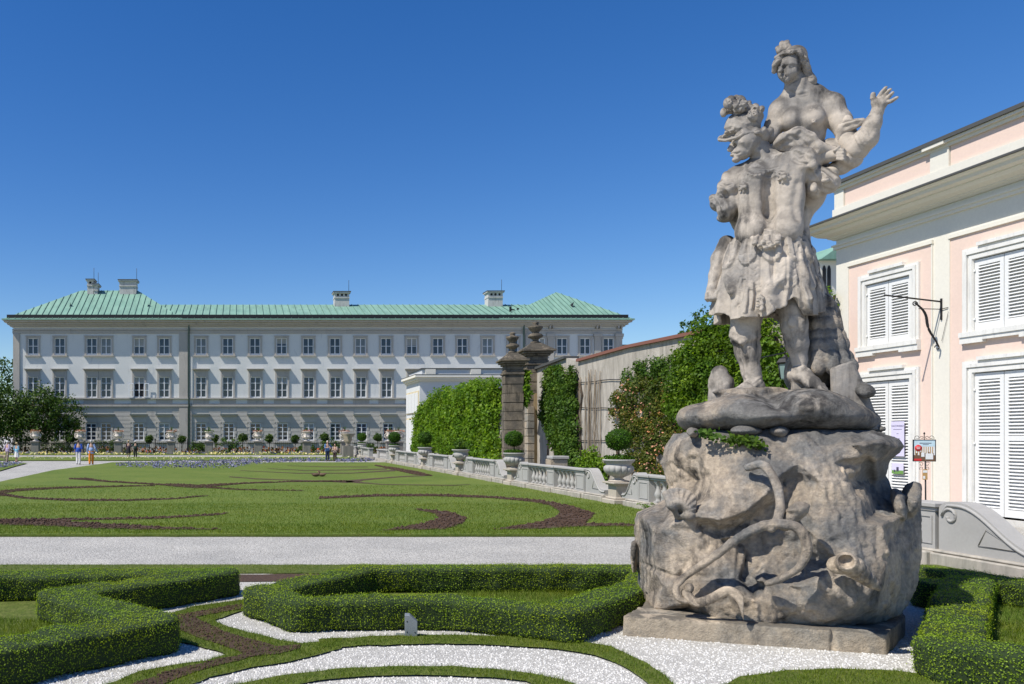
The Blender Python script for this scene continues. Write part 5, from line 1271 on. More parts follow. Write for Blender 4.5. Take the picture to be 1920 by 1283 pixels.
# posters on the lower left shutter
def poster(name, u, v0, v1, w, label, kind):
    p = facade_pt(u); e = empty(name, (p.x, p.y, EH-((v0+v1)/2-HZ)/F*p.y)+NW_off(.055), label, 'poster'); e.rotation_euler = (0,0,ang)
    h = abs(v1-v0)/F*p.y
    return e, w, h
def NW_off(d): return 0
def at_facade(u, v, off): p = facade_pt(u)+NW*off; return Vector((p.x, p.y, EH-(v-HZ)/F*facade_pt(u).y))
def text(body, size, mat, parent, loc, al='CENTER', name='lettering'):
    c = bpy.data.curves.new(name, 'FONT'); c.body = body; c.size = size; c.align_x = al; c.extrude = .0008
    o = bpy.data.objects.new('tmp', c); COL.objects.link(o); bpy.context.view_layer.update()
    me = bpy.data.meshes.new_from_object(o.evaluated_get(bpy.context.evaluated_depsgraph_get())); bpy.data.objects.remove(o)
    o = bpy.data.objects.new(name, me); me.materials.clear(); me.materials.append(mat); link(o, parent); o.location = loc; o.rotation_euler = (R(90),0,0); return o
M_lil = simple('lilac_paper', (.62,.58,.76), .8); M_ink = simple('ink', (.06,.05,.09), .8); M_wp = simple('white_paper', (.75,.76,.74), .7)
M_red = simple('red_print', (.60,.03,.03), .6); M_ora = simple('warm_print', (.45,.27,.10), .7); M_grn = simple('green_print', (.14,.28,.07), .7); M_skyb = simple('pale_blue_print', (.52,.68,.74), .6)
e = empty('lilac_notice', at_facade(1688, 823, .07), 'lilac paper notice with a dark heading taped to the lower louvred shutter', 'notice'); e.rotation_euler = (0,0,ang)
m = MB(); m.box(-.225,.225,-.004,0,-.48,.48); m.build('sheet', M_lil, e)
text('DACHMARKE', .07, M_ink, e, (0,-.0055,.33)); 
m = MB()
for i, (z, w) in enumerate(((.26,.30),(.14,.07),(0,.26),(-.05,.22),(-.13,.26),(-.18,.2),(-.26,.24),(-.31,.15))): m.box(-.17 if z < .1 else -w/2, (-.17+w) if z < .1 else w/2, -.0052,-.0042,z-.006,z+.006)
m.build('print_lines', M_ink, e)
e = empty('small_picture_poster', at_facade(1688, 880, .07), 'small poster with lilac sky and green garden below the lilac notice on the shutter', 'poster'); e.rotation_euler = (0,0,ang)
m = MB(); m.box(-.20,.20,-.004,0,-.13,.17); m.build('sheet', M_lil, e)
m = MB(); m.box(-.20,.20,-.0052,-.0042,-.13,-.03); m.build('garden_print', M_grn, e)
m = MB(); m.box(-.04,.04,-.0066,-.0054,-.06,.06); m.box(-.13,-.08,-.0066,-.0054,-.08,-.02); m.build('figure_print', M_ink, e)
# sign stand in front of the facade
def sign_stand():
    Y = 17.6; a = P(1733,845,Y); r = empty('sign_stand', (a.x, a.y, 0), 'black iron stand with a framed concert poster in front of the cream pilaster', 'sign stand'); r.rotation_euler = (0,0,R(-12))
    sc = Y/F; zc = EH-(845-HZ)*sc; W_, H_ = 35*sc, 39*sc; z0, z1 = zc-H_/2, zc+H_/2
    m = MB(); m.tube([(0.03,0,.0),(0.02,0,z0)], .014, 6); m.box(-.22,.22,-.02,.02,0,.03); m.box(-.02,.02,-.22,.22,0,.03); m.build('pole', M_iron, r)
    m = MB(); t = .012; m.box(-W_/2-t,-W_/2,-t,t,z0-t,z1+t); m.box(W_/2,W_/2+t,-t,t,z0-t,z1+t); m.box(-W_/2,W_/2,-t,t,z1,z1+t); m.box(-W_/2,W_/2,-t,t,z0-t,z0); m.build('frame', M_iron, r)
    m = MB(); m.box(-W_/2,W_/2,-.004,.004,z0,z1); pp = m.build('poster', M_wp, r)
    m = MB(); m.box(-W_/2,W_/2,-.0056,-.0044,z1-H_*.30,z1); m.build('sky_print', M_skyb, pp)
    m = MB(); rg = random.Random(4)
    for i in range(9): x = -W_/2+W_*(.06+.1*i); m.box(x, x+W_*.04, -.0056,-.0044, z0+H_*.3, z1-H_*.32)
    m.build('hall_print', M_ora, pp)
    m = MB()
    for i in range(5): x = -W_/2+W_*(.1+.19*i); m.box(x, x+W_*.07, -.0068,-.0058, z0+H_*.15, z0+H_*(.38+.05*(i%2)))
    m.box(-W_/2,W_/2,-.0056,-.0044,z0,z0+H_*.28); m.build('orchestra_print', simple('dark_print', (.16,.09,.05), .7), pp)
    m = MB(); m.box(-W_/2,-W_/2+W_*.36,-.0072,-.006,z0+.004,z0+H_*.11); m.build('red_strip', M_red, pp)
    m = MB(); m.lathe([(.001,0),(.068,0),(.068,.002),(.001,.002)], 20); 
    m.v = [(x-W_/2+.085, -.0075-z, y+z1-H_*.38) for x, y, z in m.v]; m.build('red_dot', M_red, pp)
    m = MB(); xx = -W_/2+.085; zz = z1-H_*.38; m.box(xx-.035,xx+.035,-.011,-.0096,zz+.012,zz+.024); m.box(xx-.03,xx+.03,-.011,-.0096,zz-.02,zz-.008); m.build('red_dot_print', M_wp, pp)
    m = MB(); m.box(-.09,.13,-.0072,-.006,z1-H_*.16,z1-H_*.13); m.box(-.03,.08,-.0072,-.006,z1-H_*.22,z1-H_*.20); m.build('heading_print', M_ink, pp)
    m = MB(); m.box(.02,.16,-.0082,-.007,z0+H_*.08,z0+H_*.36); m.box(-.06,.0,-.0082,-.007,z0+H_*.2,z0+H_*.4); m.build('pale_figures', M_wp, pp)
    m = MB()
    def sp(cx_, cz, rr, s, a0, n=16): m.tube([(cx_+s*rr*(1-i/n*.8)*math.cos(a0+i*.42), 0, cz+rr*(1-i/n*.8)*math.sin(a0+i*.42)) for i in range(n)], .005, 4)
    for s in (-1,1):
        sp(s*.13,z1+.05,.055,s,-.6); sp(s*.045,z1+.05,.04,s,-.3); sp(s*.06,z0-.07,.05,s,.5); sp(s*.05,z0-.16,.04,s,-.8)
    m.tube([(0,0,z1),(0,0,z1+.14)], .008, 5); m.lathe([(.0,-.03),(.022,0),(.0,.04)], 6, (0,0,z1+.14)); m.build('scrollwork', M_iron, r)
    m = MB(); m.box(-.045,.045,-.03,-.02,zc-.62,zc-.40); lf_ = m.build('leaflet_holder', M_ora, r)
    m = MB(); m.box(-.04,.04,-.033,-.031,zc-.47,zc-.42); m.box(-.04,.0,-.033,-.031,zc-.60,zc-.54); m.build('leaflet_print', M_wp, lf_)
sign_stand()
# ---------------------------------------------------------------- small orangery pavilion at the far left of the wall
def pavilion():
    Y0 = 74.0
    e0 = P(787,700,Y0); zc = EH-(704-HZ)/F*Y0; r = empty('garden_pavilion', (e0.x, Y0, 0), 'cream pavilion with a parapet roof and white shutters in front of the far palace', 'building')
    fr = lambda u, v, Y=Y0: (P(u,v,Y).x-e0.x, P(u,v,Y).z)
    x1 = fr(960,700)[0]; zt = fr(800,690)[1]; zcn = fr(800,708)[1]
    M_pc = plaster('pavilion_render', (.60,.61,.60), .04, .9, .15, .7)
    # facade facing the camera (plain wall) and left side running away towards the palace
    sd = Vector((P(762,700,80).x-e0.x, 6.0))    # left side direction
    m = MB(); z0 = -.1
    def quadwall(m, off, za, zb, th=.0):
        a = Vector((0-off, -off)); b = Vector((x1, -off)); c = Vector((x1, 6)); d = Vector((sd.x-off, sd.y))
        vs = [(p.x,p.y,z) for z in (za,zb) for p in (a,b,c,d)]; m.add(vs, [(3,2,1,0),(4,5,6,7),(0,1,5,4),(1,2,6,5),(2,3,7,6),(3,0,4,7)])
    quadwall(m, 0, z0, zcn); m.build('wall', M_pc, r)
    m = MB(); quadwall(m, .15, zcn-.35, zcn-.2); quadwall(m, .5, zcn+.0, zcn+.22); quadwall(m, .32, zcn-.2, zcn); m.build('cornice', M_cream, r)
    m = MB(); quadwall(m, .52, zcn+.22, zcn+.26); m.build('cornice_cover', M_lead, r)
    m = MB(); quadwall(m, -.25, zcn+.26, zt-.1); m.build('parapet', M_pc, r)
    m = MB(); quadwall(m, -.15, zt-.1, zt); m.build('coping', M_lead, r)
    m = MB()
    for u in (808,893): x = fr(u,700)[0]; m.box(x-.45,x+.45,.1,.3,zcn+.262,zt-.102)
    m.build('parapet_pier', M_cream, r)
    d2 = Vector((sd.x, sd.y)).normalized(); n2 = Vector((-d2.y, d2.x))
    for i, t in enumerate((.16,.38,.60,.82)):
        p = Vector((sd.x, sd.y))*t
        for (za, zb) in ((.6,3.6),(4.2,6.0)):
            M = Matrix.Translation((p.x, p.y, 0)) @ Matrix.Rotation(math.atan2(d2.y,d2.x),4,'Z'); f = MB()
            f.box(-.75,.75,0,.06,za-.1,zb+.15,M); sw = f.build('window', simple('buff', (.62,.52,.33), .8) if i == 0 and za < 1 else bpy.data.materials['buff'], r)
            f = MB(); f.box(-.6,-.03,.062,.12,za,zb,M); f.box(.03,.6,.062,.12,za,zb,M); f.build('shutter', M_shut, sw)
pavilion()
# ---------------------------------------------------------------- church roof behind the pink building
def church():
    Y = 60; a = P(1528,520,Y); r = empty('church', (a.x, Y, 0), 'sliver of a pale church with arched openings and green roof behind the pink building', 'church')
    z = lambda v: P(0,v,Y).z; x = lambda u: P(u,0,Y).x-a.x
    m = MB(); m.box(x(1534), x(1640), 0, 3, 0, z(486)); m.build('wall', M_cream, r)
    m = MB(); m.prism([(x(1529),z(489)),(x(1650),z(489)),(x(1650),z(462)),(x(1567),z(462))], -.6, 3.5); m.build('roof', M_cu, r)
    m = MB()
    for u in (1545,1554): 
        m.prism([(x(u-3),z(545)),(x(u+3),z(545)),(x(u+3),z(505)),(x(u+1.6),z(500)),(x(u),z(498)),(x(u-1.6),z(500)),(x(u-3),z(505))], -.05, .3)
    m.build('arched_opening', M_dark, r)
church()
# ---------------------------------------------------------------- high garden wall with sloping coping, gate pillars
M_oldw = plaster('old_plaster', (.46,.42,.36), .22, .95, 1.0, 1.1, dirt=(.20,.18,.15), dirtamt=.9)
M_pill = carved_stone('pillar_stone', (.24,.20,.15), (.13,.115,.095), (.06,.055,.045), .5, .8)
M_tile = simple('coping_tile', (.20,.085,.06), .8)
WC = 16.5                                 # wall line X = WC - BK*Y
def wpt(u, v):
    s = (u-CX)/F; Y = WC/(s+BK); return Vector((s*Y, Y, EH-(v-HZ)/F*Y))
def garden_wall():
    a = wpt(1000,690); b = wpt(1085,668); c = wpt(1300,626); d0 = wpt(1420,600); r = empty('garden_wall', (a.x,a.y,0), 'tall weathered plaster wall with red tiled coping, behind the balustrade and the statue', 'wall')
    o = -NW*.5; m = MB()
    top = [wpt(u,v) for u, v in ((992,698),(1062,672),(1085,678),(1180,652),(1300,628),(1490,588))]
    vs = []
    for p in top:
        for q_ in ((p.x,p.y,-.2),(p.x,p.y,p.z),(p.x+o.x,p.y+o.y,p.z),(p.x+o.x,p.y+o.y,-.2)): vs.append(Vector(q_)-r.location)
    n = len(top); fs = []
    for i in range(n-1): k = i*4; fs += [(k,k+4,k+5,k+1),(k+1,k+5,k+6,k+2),(k+2,k+6,k+7,k+3)]
    fs += [(0,1,2,3),(4*n-1,4*n-2,4*n-3,4*n-4)]; m.add(vs, fs); m.build('wall', M_oldw, r)
    m = MB()
    for i in range(2, n-1):
        p, q_ = top[i], top[i+1]; m.bar(p+NW*-.25+Vector((0,0,.05))-r.location, q_+NW*-.25+Vector((0,0,.05))-r.location, .78, .13)
    m.build('coping', M_tile, r)
    m = MB(); p, q_ = top[0], top[1]; m.bar(p+NW*-.25+Vector((0,0,.05))-r.location, q_+NW*-.25+Vector((0,0,.05))-r.location, .78, .13); m.build('lead_coping', M_lead, r)
    # wires and bare climbing stems fixed to the wall
    w = MB(); rg = random.Random(3)
    for v in (720,765,826):
        w.tube([wpt(1062+i*14, v-(i*1.2)*(v < 760)+rg.uniform(-1,1))+NW*.06-r.location for i in range(13)], .02, 4)
    w.build('trellis_wire', M_iron, r)
    w = MB()
    for i in range(26):
        u = 1086+rg.uniform(0,58) if i < 20 else 1150+rg.uniform(0,120); v1 = rg.uniform(690,720); 
        pts = [wpt(u+rg.uniform(-1.2,1.2), v)+NW*(.05+.03*rg.random())-r.location for v in np.linspace(905, v1, 9)]; w.tube(pts, .018, 4)
    w.build('bare_stems', simple('dry_stem', (.20,.16,.115), .9), r)
garden_wall()
def pillar(u, Y, hw_, v_cap, v_top, label, sq=1.0):
    p = P(u, 800, Y); r = empty('gate_pillar', (p.x, Y, 0), label, 'pillar', 'gate pillars', rz=R(-8)); z = lambda v: EH-(v-HZ)/F*Y
    s = Y/F; w = hw_*s; zc = z(v_cap); m = MB(); rg = random.Random(u)
    zz = 0; i = 0
    while zz < zc-26*s:
        h = 17*s; rr = w*(1 if i%2 == 0 else .965); h2 = min(zz+h, zc-26*s); m.box(-rr,rr,-rr*sq,rr*sq,zz,h2-.02); m.box(-rr+.05,rr-.05,-rr*sq+.05,rr*sq-.05,h2-.02,h2); zz += h; i += 1
    m.build('shaft', M_pill, r, bevel=.03)
    m = MB(); zz = zc-26*s
    for dz, e in ((5,1.12),(4,1.0),(8,.93),(4,1.12),(4,1.34),(4,1.55)): m.box(-w*e,w*e,-w*e*sq,w*e*sq,zz,zz+dz*s-.005); zz += dz*s
    a = len(m.v); k = 1.4; h = 13*s; m.add([(-w*k,-w*k*sq,zz),(w*k,-w*k*sq,zz),(w*k,w*k*sq,zz),(-w*k,w*k*sq,zz),(-w*.45,-w*.45,zz+h),(w*.45,-w*.45,zz+h),(w*.45,w*.45,zz+h),(-w*.45,w*.45,zz+h)], [(0,1,5,4),(1,2,6,5),(2,3,7,6),(3,0,4,7),(4,5,6,7),(3,2,1,0)])
    m.build('capital', M_pill, r, bevel=.02); zz += h
    H_ = z(v_top)-zz; m = MB(); pr = [(.42,0),(.44,.05),(.28,.09),(.2,.14),(.34,.2),(.62,.28),(.66,.36),(.5,.42),(.3,.46),(.34,.52),(.5,.6),(.62,.7),(.66,.75),(.6,.78),(.28,.82),(.22,.87),(.30,.92),(.26,.97),(.05,1.0)]
    m.lathe([(a_*w*1.05, b_*H_) for a_, b_ in pr], 16, (0,0,zz), mod=lambda t, r_, z_: r_*(1+.06*math.cos(4*t+z_*6))); m.build('urn_finial', M_pill, r)
pillar(961, 44, 17, 678, 623, 'left of two weathered rusticated gate pillars, lower and nearer, topped by a stone urn')
pillar(1004, 46.5, 20, 660, 603, 'taller right one of two weathered gate pillars, topped by a stone urn')
def jamb():
    m = MB(); Y = 46; r = empty('gate_jamb', (P(992,800,Y).x, Y, 0), 'narrow yellowish stone jamb between the taller gate pillar and the wall', 'jamb'); s = Y/F
    for i in range(9): m.box(-5*s,8*s,-.2,.3,i*14*s,(i+1)*14*s-.02)
    m.build('quoins', M_slab, r, bevel=.02); m = MB(); m.box(8.2*s,19*s,-.1,.3,0,150*s); m.build('strip', plaster('ochre', (.36,.27,.15), .15, .9, .3), r)
    a = P(1013,752,Y-.5); m = MB(); x = a.x-r.location.x; m.box(x-.02,x+.25,-.5,-.45,a.z-.3,a.z); m.lathe([(.25,0),(.03,.22),(.001,.25)], 8, (x+.1,-.45,a.z)); m.build('lamp_hood', M_lead, r)
jamb()
# ---------------------------------------------------------------- balustrade with urns
M_bal = plaster('balustrade_stone', (.37,.358,.335), .12, .88, .3, 1.5, dirt=(.33,.32,.30), dirtamt=.5)
M_balw = plaster('balustrade_warm_stone', (.43,.38,.31), .14, .88, .3, 1.5, dirt=(.40,.36,.30), dirtamt=.5)
M_basest = plaster('balustrade_base', (.42,.38,.32), .2, .95, .6, 2, dirt=(.22,.21,.18), dirtamt=.9)
Yb = lambda u: BC*F/(u-CX)
BPROF = [(.055,.0),(.085,.0),(.085,.05),(.06,.08),(.075,.14),(.10,.21),(.09,.27),(.055,.36),(.045,.44),(.05,.49),(.075,.52),(.08,.57),(.08,.60)]
def balustrade(name, label, y0, y1, items):
    """items: list of ('scroll_near'|'scroll_far'|'post'|'bay', ya, yb) along Y, near to far"""
    r = empty(name, (BC, y0, 0), label, 'balustrade', 'balustrade sections along the lawn'); L = lambda y: y-y0
    m = MB(); m.box(-.26,.28,L(y0),L(y1),-.1,.20); m.box(-.21,.23,L(y0)+.02,L(y1)-.02,.20,.25)
    for k, a, b in items:
        if k == 'post': m.box(-.33,.35,L(a)-.03,L(b)+.03,-.1,.215)
    m.build('base', M_basest, r, bevel=.02)
    ra = min(a for k, a, b in items if k in ('post','bay')); rb = max(b for k, a, b in items if k in ('post','bay'))
    m = MB(); m.box(-.17,.19,L(ra)-.05,L(rb)+.05,.93,1.0); m.box(-.13,.15,L(ra)-.03,L(rb)+.03,.87,.928)
    for k, a, b in items:
        if k == 'post': m.box(-.21,.23,L(a)-.06,L(b)+.06,.928,1.003); m.box(-.17,.19,L(a)-.03,L(b)+.03,.862,.927)
    m.build('rail', M_bal, r, bevel=.012)
    bal = None
    for k, a, b in items:
        if k == 'post':
            m = MB(); m.box(-.15,.17,L(a),L(b),.25,.862); m.box(-.165,-.152,L(a)+.05,L(b)-.05,.33,.35); m.box(-.165,-.152,L(a)+.05,L(b)-.05,.77,.79); m.box(-.165,-.152,L(a)+.05,L(a)+.08,.35,.77); m.box(-.165,-.152,L(b)-.08,L(b)-.05,.35,.77); m.build('post', M_bal, r)
        elif k == 'bay':
            n = max(2, round((b-a)/.36))
            for i in range(n):
                yy = L(a)+(i+.5)*(b-a)/n
                if bal is None:
                    m = MB(); m.lathe(BPROF, 12, (0,0,0)); m.box(-.09,.09,-.09,.09,-.001,.048); m.box(-.085,.085,-.085,.085,.56,.622); bal = m.build('baluster', M_bal, r); bal.location = (0,yy,.25)
                else: c = bal.copy(); COL.objects.link(c); c.parent = r; c.location = (0,yy,.25)
        else:
            near = k == 'scroll_near'; n = 22; pts = []
            ya, yb = (L(b), L(a)) if near else (L(a), L(b))     # ya beside the post (high), yb far end (low)
            for i in range(n+1):
                t = i/n; h = .40+.64*(.5+.5*math.cos(math.pi*min(1, max(0, (t-.18)/.70))))-.10*max(0, 1-t/.10)**2; pts.append((ya+(yb-ya)*t, h))
            poly = [(ya,.25)]+pts+[(yb,.25)]
            m = MB(); vs = [(-.13,y,z) for y, z in poly]+[(.15,y,z) for y, z in poly]; c = len(poly)
            m.add(vs, [tuple(range(c)), tuple(range(2*c-1,c-1,-1))]+[(i,(i+1)%c,(i+1)%c+c,i+c) for i in range(c)])
            # raised volute band along the curved top, rolled up beside the post
            band = [(y, z-.06) for y, z in pts[2:]]; sg = 1 if yb > ya else -1; w = abs(yb-ya)
            cy, cz = ya+sg*.22, .80; sp = [(cy-sg*.15*(1-j/16*.75)*math.cos(j*.42), cz-.0+.15*(1-j/16*.75)*math.sin(j*.42)) for j in range(16)][::-1]
            path = [(-.135,y,z) for y, z in sp+[(ya+sg*.12,.925)]+band]; m.tube(path, .026, 6)
            m.tube([(-.133,ya+sg*w*.38,.40),(-.133,ya+sg*w*.72,.40),(-.133,ya+sg*w*.45,.66),(-.133,ya+sg*w*.38,.40)], .012, 4)
            m.build('scroll', M_bal, r)
    return r
balustrade('balustrade', 'long balustrade section running from the big near volute to behind the statue rock', 11.2, 24.3, [('scroll_near',11.55,13.45),('post',13.5,14.05),('bay',14.1,16.1),('post',16.1,16.6),('bay',16.6,18.6),('post',18.6,19.1),('bay',19.1,21.0),('post',21.0,21.5),('bay',21.5,22.9),('post',22.95,23.55),('scroll_far',23.6,24.6)])
balustrade('balustrade', 'balustrade section with two bays of balusters just left of the largest near urn', 25.75, 34.3, [('scroll_near',25.8,27.2),('post',27.25,27.95),('bay',28.0,29.85),('post',29.9,30.6),('bay',30.65,32.5),('post',32.55,33.3),('scroll_far',33.35,34.25)])
balustrade('balustrade', 'balustrade section with a single bay in front of the weathered gate pillars', 35.5, 42.5, [('scroll_near',35.55,36.85),('post',36.9,37.6),('bay',37.65,40.3),('post',40.35,41.2),('scroll_far',41.25,42.4)])
balustrade('balustrade', 'short balustrade section before the broad ivy wall, left of the garlanded urn', 43.8, 50.9, [('scroll_near',43.85,45.2),('post',45.25,46.1),('bay',46.15,48.7),('post',48.75,49.5),('scroll_far',49.55,50.8)])
balustrade('balustrade', 'far balustrade section with two narrow bays in front of the cream pavilion', 52.1, 61.0, [('scroll_near',52.15,53.3),('post',53.35,54.0),('bay',54.05,56.3),('post',56.35,57.0),('bay',57.05,59.3),('post',59.35,60.0),('scroll_far',60.05,60.9)])
balustrade('balustrade', 'farthest but one balustrade section ending at the path opening', 62.3, 68.6, [('scroll_near',62.35,63.4),('post',63.45,64.2),('bay',64.25,67.7),('post',67.75,68.5)])
balustrade('balustrade', 'most distant balustrade section beyond the path opening, near the palace urns', 72.5, 86, [('post',72.6,73.5),('bay',73.6,76.8),('post',76.9,77.8),('bay',77.9,81),('post',81.1,82),('bay',82.1,85),('post',85.1,85.9)])
def pedestal(Y, label):
    r = empty('urn_pedestal', (BC, Y, 0), label, 'pedestal', 'urn pedestals of the balustrade'); m = MB()
    m.box(-.34,.36,-.42,.42,-.1,.18); m.box(-.27,.29,-.34,.34,.18,.24); m.build('foot', M_balw, r, bevel=.02)
    m = MB(); m.box(-.20,.22,-.27,.27,.24,.60); m.build('shaft', M_balw, r)
    m = MB(); m.box(-.26,.28,-.33,.33,.60,.645); m.box(-.33,.35,-.40,.40,.645,.70); m.build('cap', M_balw, r, bevel=.01)
def urn(Y, label, ball=True, shell=False, plant_label=None):
    r = empty('stone_urn', (BC, Y, .705), label, 'urn', 'stone urns on the balustrade'); sc = 1.0
    m = MB(); m.lathe([(.30,0),(.30,.03),(.17,.06),(.11,.10),(.14,.13),(.20,.16)], 20); m.build('foot', M_balw, r)
    n = 14
    def lob(t, r_, z): return r_*(1+.13*abs(math.sin(t*n/2))**.6) if (.17 < z < .50 and not shell) else r_*(1+(.05*math.cos(3*t) if shell else 0))
    pr = [(.17,.155),(.24,.19),(.31,.24),(.365,.31),(.385,.38),(.375,.45),(.355,.50),(.35,.52),(.37,.56),(.42,.60),(.435,.63)]
    m = MB(); m.lathe(pr, n*8, (0,0,0), mod=lob); m.build('bowl', M_bal, r, auto=.9)
    m = MB(); m.lathe([(.40,.60),(.45,.632),(.455,.66),(.44,.675),(.38,.675),(.37,.62)], 28); m.build('rim', M_bal, r)
    m = MB(); m.lathe([(.01,.64),(.36,.64),(.37,.60),(.01,.60)], 16); m.build('earth', M_soil, r)
    if shell:
        m = MB()
        for a in (0, 2.2, 4.2): m.tube([(.38*math.cos(a+t*.16), .38*math.sin(a+t*.16), .36+.07*math.sin(t*1.1)) for t in range(8)], [.02,.035,.045,.04,.04,.045,.035,.02], 6)
        m.build('garland', M_bal, r)
    return r
def topiary(Y, label, rad=.34, low=True):
    r = empty('topiary_ball', (BC, Y, 1.35), label, 'topiary', 'clipped box balls in the urns')
    m = MB(); m.tube([(0,0,0),(.01,.01,.2),(0,0,.42)], [.03,.025,.02], 6); m.build('stem', M_bark, r)
    rg = RNG; n = int(3000*(30/Y)**.6)
    d = rg.normal(0,1,(n,3)); d /= np.linalg.norm(d,axis=1)[:,None]; P_ = d*rad*(1+.05*vnoise(d,.35,3)[:,None])*rg.uniform(.9,1.04,(n,1)); P_[:,2] = P_[:,2]*.88+.62
    V, Q = leaf_quads(P_, d, .05*(Y/25)**.5, .6, .6); mesh_np('ball', V, Q, M_topi, r, rnd=rn(n))
    m = MB(); m.lathe([(rad*.9*math.cos(a), .62+rad*.78*math.sin(a)) for a in np.linspace(-1.45,1.45,9)], 14); m.build('ball_core', M_core, r)
    if low:
        n = int(1300*(30/Y)**.6); a = rg.uniform(0,6.3,n); rr = .40*np.sqrt(rg.uniform(0,1,n)); P_ = np.stack([rr*np.cos(a), rr*np.sin(a), rg.uniform(-.02,.16,n)*(1.1-rr)],1); N_ = P_*np.array((1,1,0))+np.array((0,0,.3)); V, Q = leaf_quads(P_, N_, .06, .7, .6, -.4)
        mesh_np('underplanting', V, Q, M_topi, r, rnd=rn(n))
for Y, lab in ((25.1,'nearest and largest pedestal'),(34.7,'pedestal in front of the weathered gate pillars'),(43.1,'pedestal carrying the garlanded urn'),(51.4,'pedestal below the urn at the pavilion end of the ivy'),(61.6,'pedestal in front of the pavilion shutters'),(78.0,'farthest pedestal beyond the path opening')): pedestal(Y, lab+' of the balustrade')
urn(25.1, 'nearest and largest fluted grey stone urn on the balustrade'); topiary(25.1, 'nearest and largest clipped box ball, in front of the blossom covered wall', .36)
urn(34.7, 'fluted stone urn in front of the two weathered gate pillars'); topiary(34.7, 'clipped box ball in front of the left gate pillar', .36)
urn(43.1, 'garlanded stone urn without a box ball, in front of the broad ivy', True, True)
urn(51.4, 'small fluted urn at the left end of the ivy wall'); topiary(51.4, 'clipped box ball against the left end of the ivy', .42)
urn(61.6, 'small fluted urn in front of the shuttered side of the pavilion'); topiary(61.6, 'clipped box ball to the left of the cream pavilion', .45)
urn(78.0, 'farthest small urn of the balustrade beyond the path opening'); topiary(78.0, 'farthest clipped box ball, beyond the path opening', .42)
r = blob_tree('potted_bush', [], [((0,0,.25),(.38,.38,.32))], M_ivy, 'loose green plant growing out of the garlanded urn', 'plant', loc=(BC,43.1,1.3), leaf=.10, n=900, seed=5)
# stone trough behind the balustrade, fern in front
def trough():
    p = P(1046,862,33); r = empty('stone_trough', (p.x,33,0), 'weathered grey stone block standing behind the balustrade below the dark vine', 'stone block'); s = 33/F; m = MB(); z = p.z
    m.box(-19*s,14*s,-.25,.25,0,z+1*s); m.build('body', M_slab, r, bevel=.02); m = MB(); m.box(-16*s,16*s,-.3,.3,z+1.2*s,z+7*s); m.build('lid', M_bal, r, bevel=.02)
trough()
def fern():
    p = G(1226,985); Y = 19.5; p = P(1228,955,Y); r = empty('fern', (p.x,Y,0), 'bright green fern growing beside the rock in front of the balustrade', 'fern'); P_ = []; N_ = []
    zb = p.z-.15
    for i in range(22):
        a = RNG.uniform(0,6.3); L = RNG.uniform(.3,.55)
        for t in np.linspace(.1,1,26):
            x = math.cos(a)*L*t*.8; y = math.sin(a)*L*t*.8; z = zb+L*(1.15*t-.55*t*t)
            for s in (-1,1): P_.append((x+s*-math.sin(a)*.05*(1-t*.8), y+s*math.cos(a)*.05*(1-t*.8), z)); N_.append((0,0,1))
    P_ = np.array(P_); N_ = np.array(N_, float); V, Q = leaf_quads(P_, N_, .045, .5, .5); mesh_np('fronds', V, Q, M_bright, r, rnd=rn(len(P_)))
    m = MB(); m.tube([(0,0,0),(0,0,zb+.05)], .03, 6); m.build('stalk', M_bark, r)
fern()
# ---------------------------------------------------------------- climbing plants on the wall
M_bright2 = leafmat('wisteria_leaf', (.035,.08,.008), (.08,.16,.014), (.16,.27,.03), .36, .5)
def climber(name, label, cat, poly, mat, dens, leaf, bulge=.5, wx=None, crad=.45, core=False, yfn=None, sparse=0.0, seed=1, group=None, stems=True):
    """poly in photograph columns/rows, laid on the wall plane X = wx; leaves grow in overlapping rounded clumps off it"""
    wx = wx or WC; rg = np.random.default_rng(seed)
    W_ = [(wx*F/(u-CX), EH+(HZ-v)/(u-CX)*wx) for u, v in poly]          # (Y, z) on the wall
    A = np.array(W_); lo, hi = A.min(0), A.max(0); ar = np.prod(hi-lo)
    r = empty(name, (wx, A[:,0].mean(), max(0, lo[1])), label, cat, group); o = np.array((wx, A[:,0].mean(), max(0, lo[1])))
    nc = int(ar/(crad**2)*1.9); c = rg.uniform(lo, hi, (nc,2)); c = c[inside(c, W_)]
    if sparse: c = c[rg.random(len(c)) > sparse]
    nc = len(c); n = int(len(c)*dens); ic = rg.integers(0,nc,n); rad = crad*rg.uniform(.5,1.35,nc); off = bulge*rg.uniform(.15,1,nc)
    d = rg.normal(0,1,(n,3)); d /= np.linalg.norm(d,axis=1)[:,None]; d[:,0] = -np.abs(d[:,0])
    p = np.stack([wx-off[ic]*.6, c[ic,0], c[ic,1]],1)+d*rad[ic][:,None]*rg.uniform(.75,1.08,(n,1))*np.array((.8,1,.9)); nn = d.copy(); nn[:,2] += .3
    p[:,2] = np.maximum(p[:,2], .05)
    V, Q = leaf_quads(p-o, nn, leaf, .6, .62, .5); mesh_np('foliage', V, Q, mat, r, rnd=np.clip(rn(n)+.18*rg.normal(0,1,nc)[ic]*.7,0,1))
    if stems:
        m = MB()
        for i in range(max(3, int(len(poly)/2))):
            y = rg.uniform(lo[0], hi[0]); m.tube([(-.06+rg.uniform(-.03,.03), y+.25*math.sin(t*1.3+i)-o[1], z-o[2]) for t, z in enumerate(np.linspace(0, lo[1]+(hi[1]-lo[1])*.8, 9))], .04, 5)
        m.build('stems', M_bark, r)
    return r
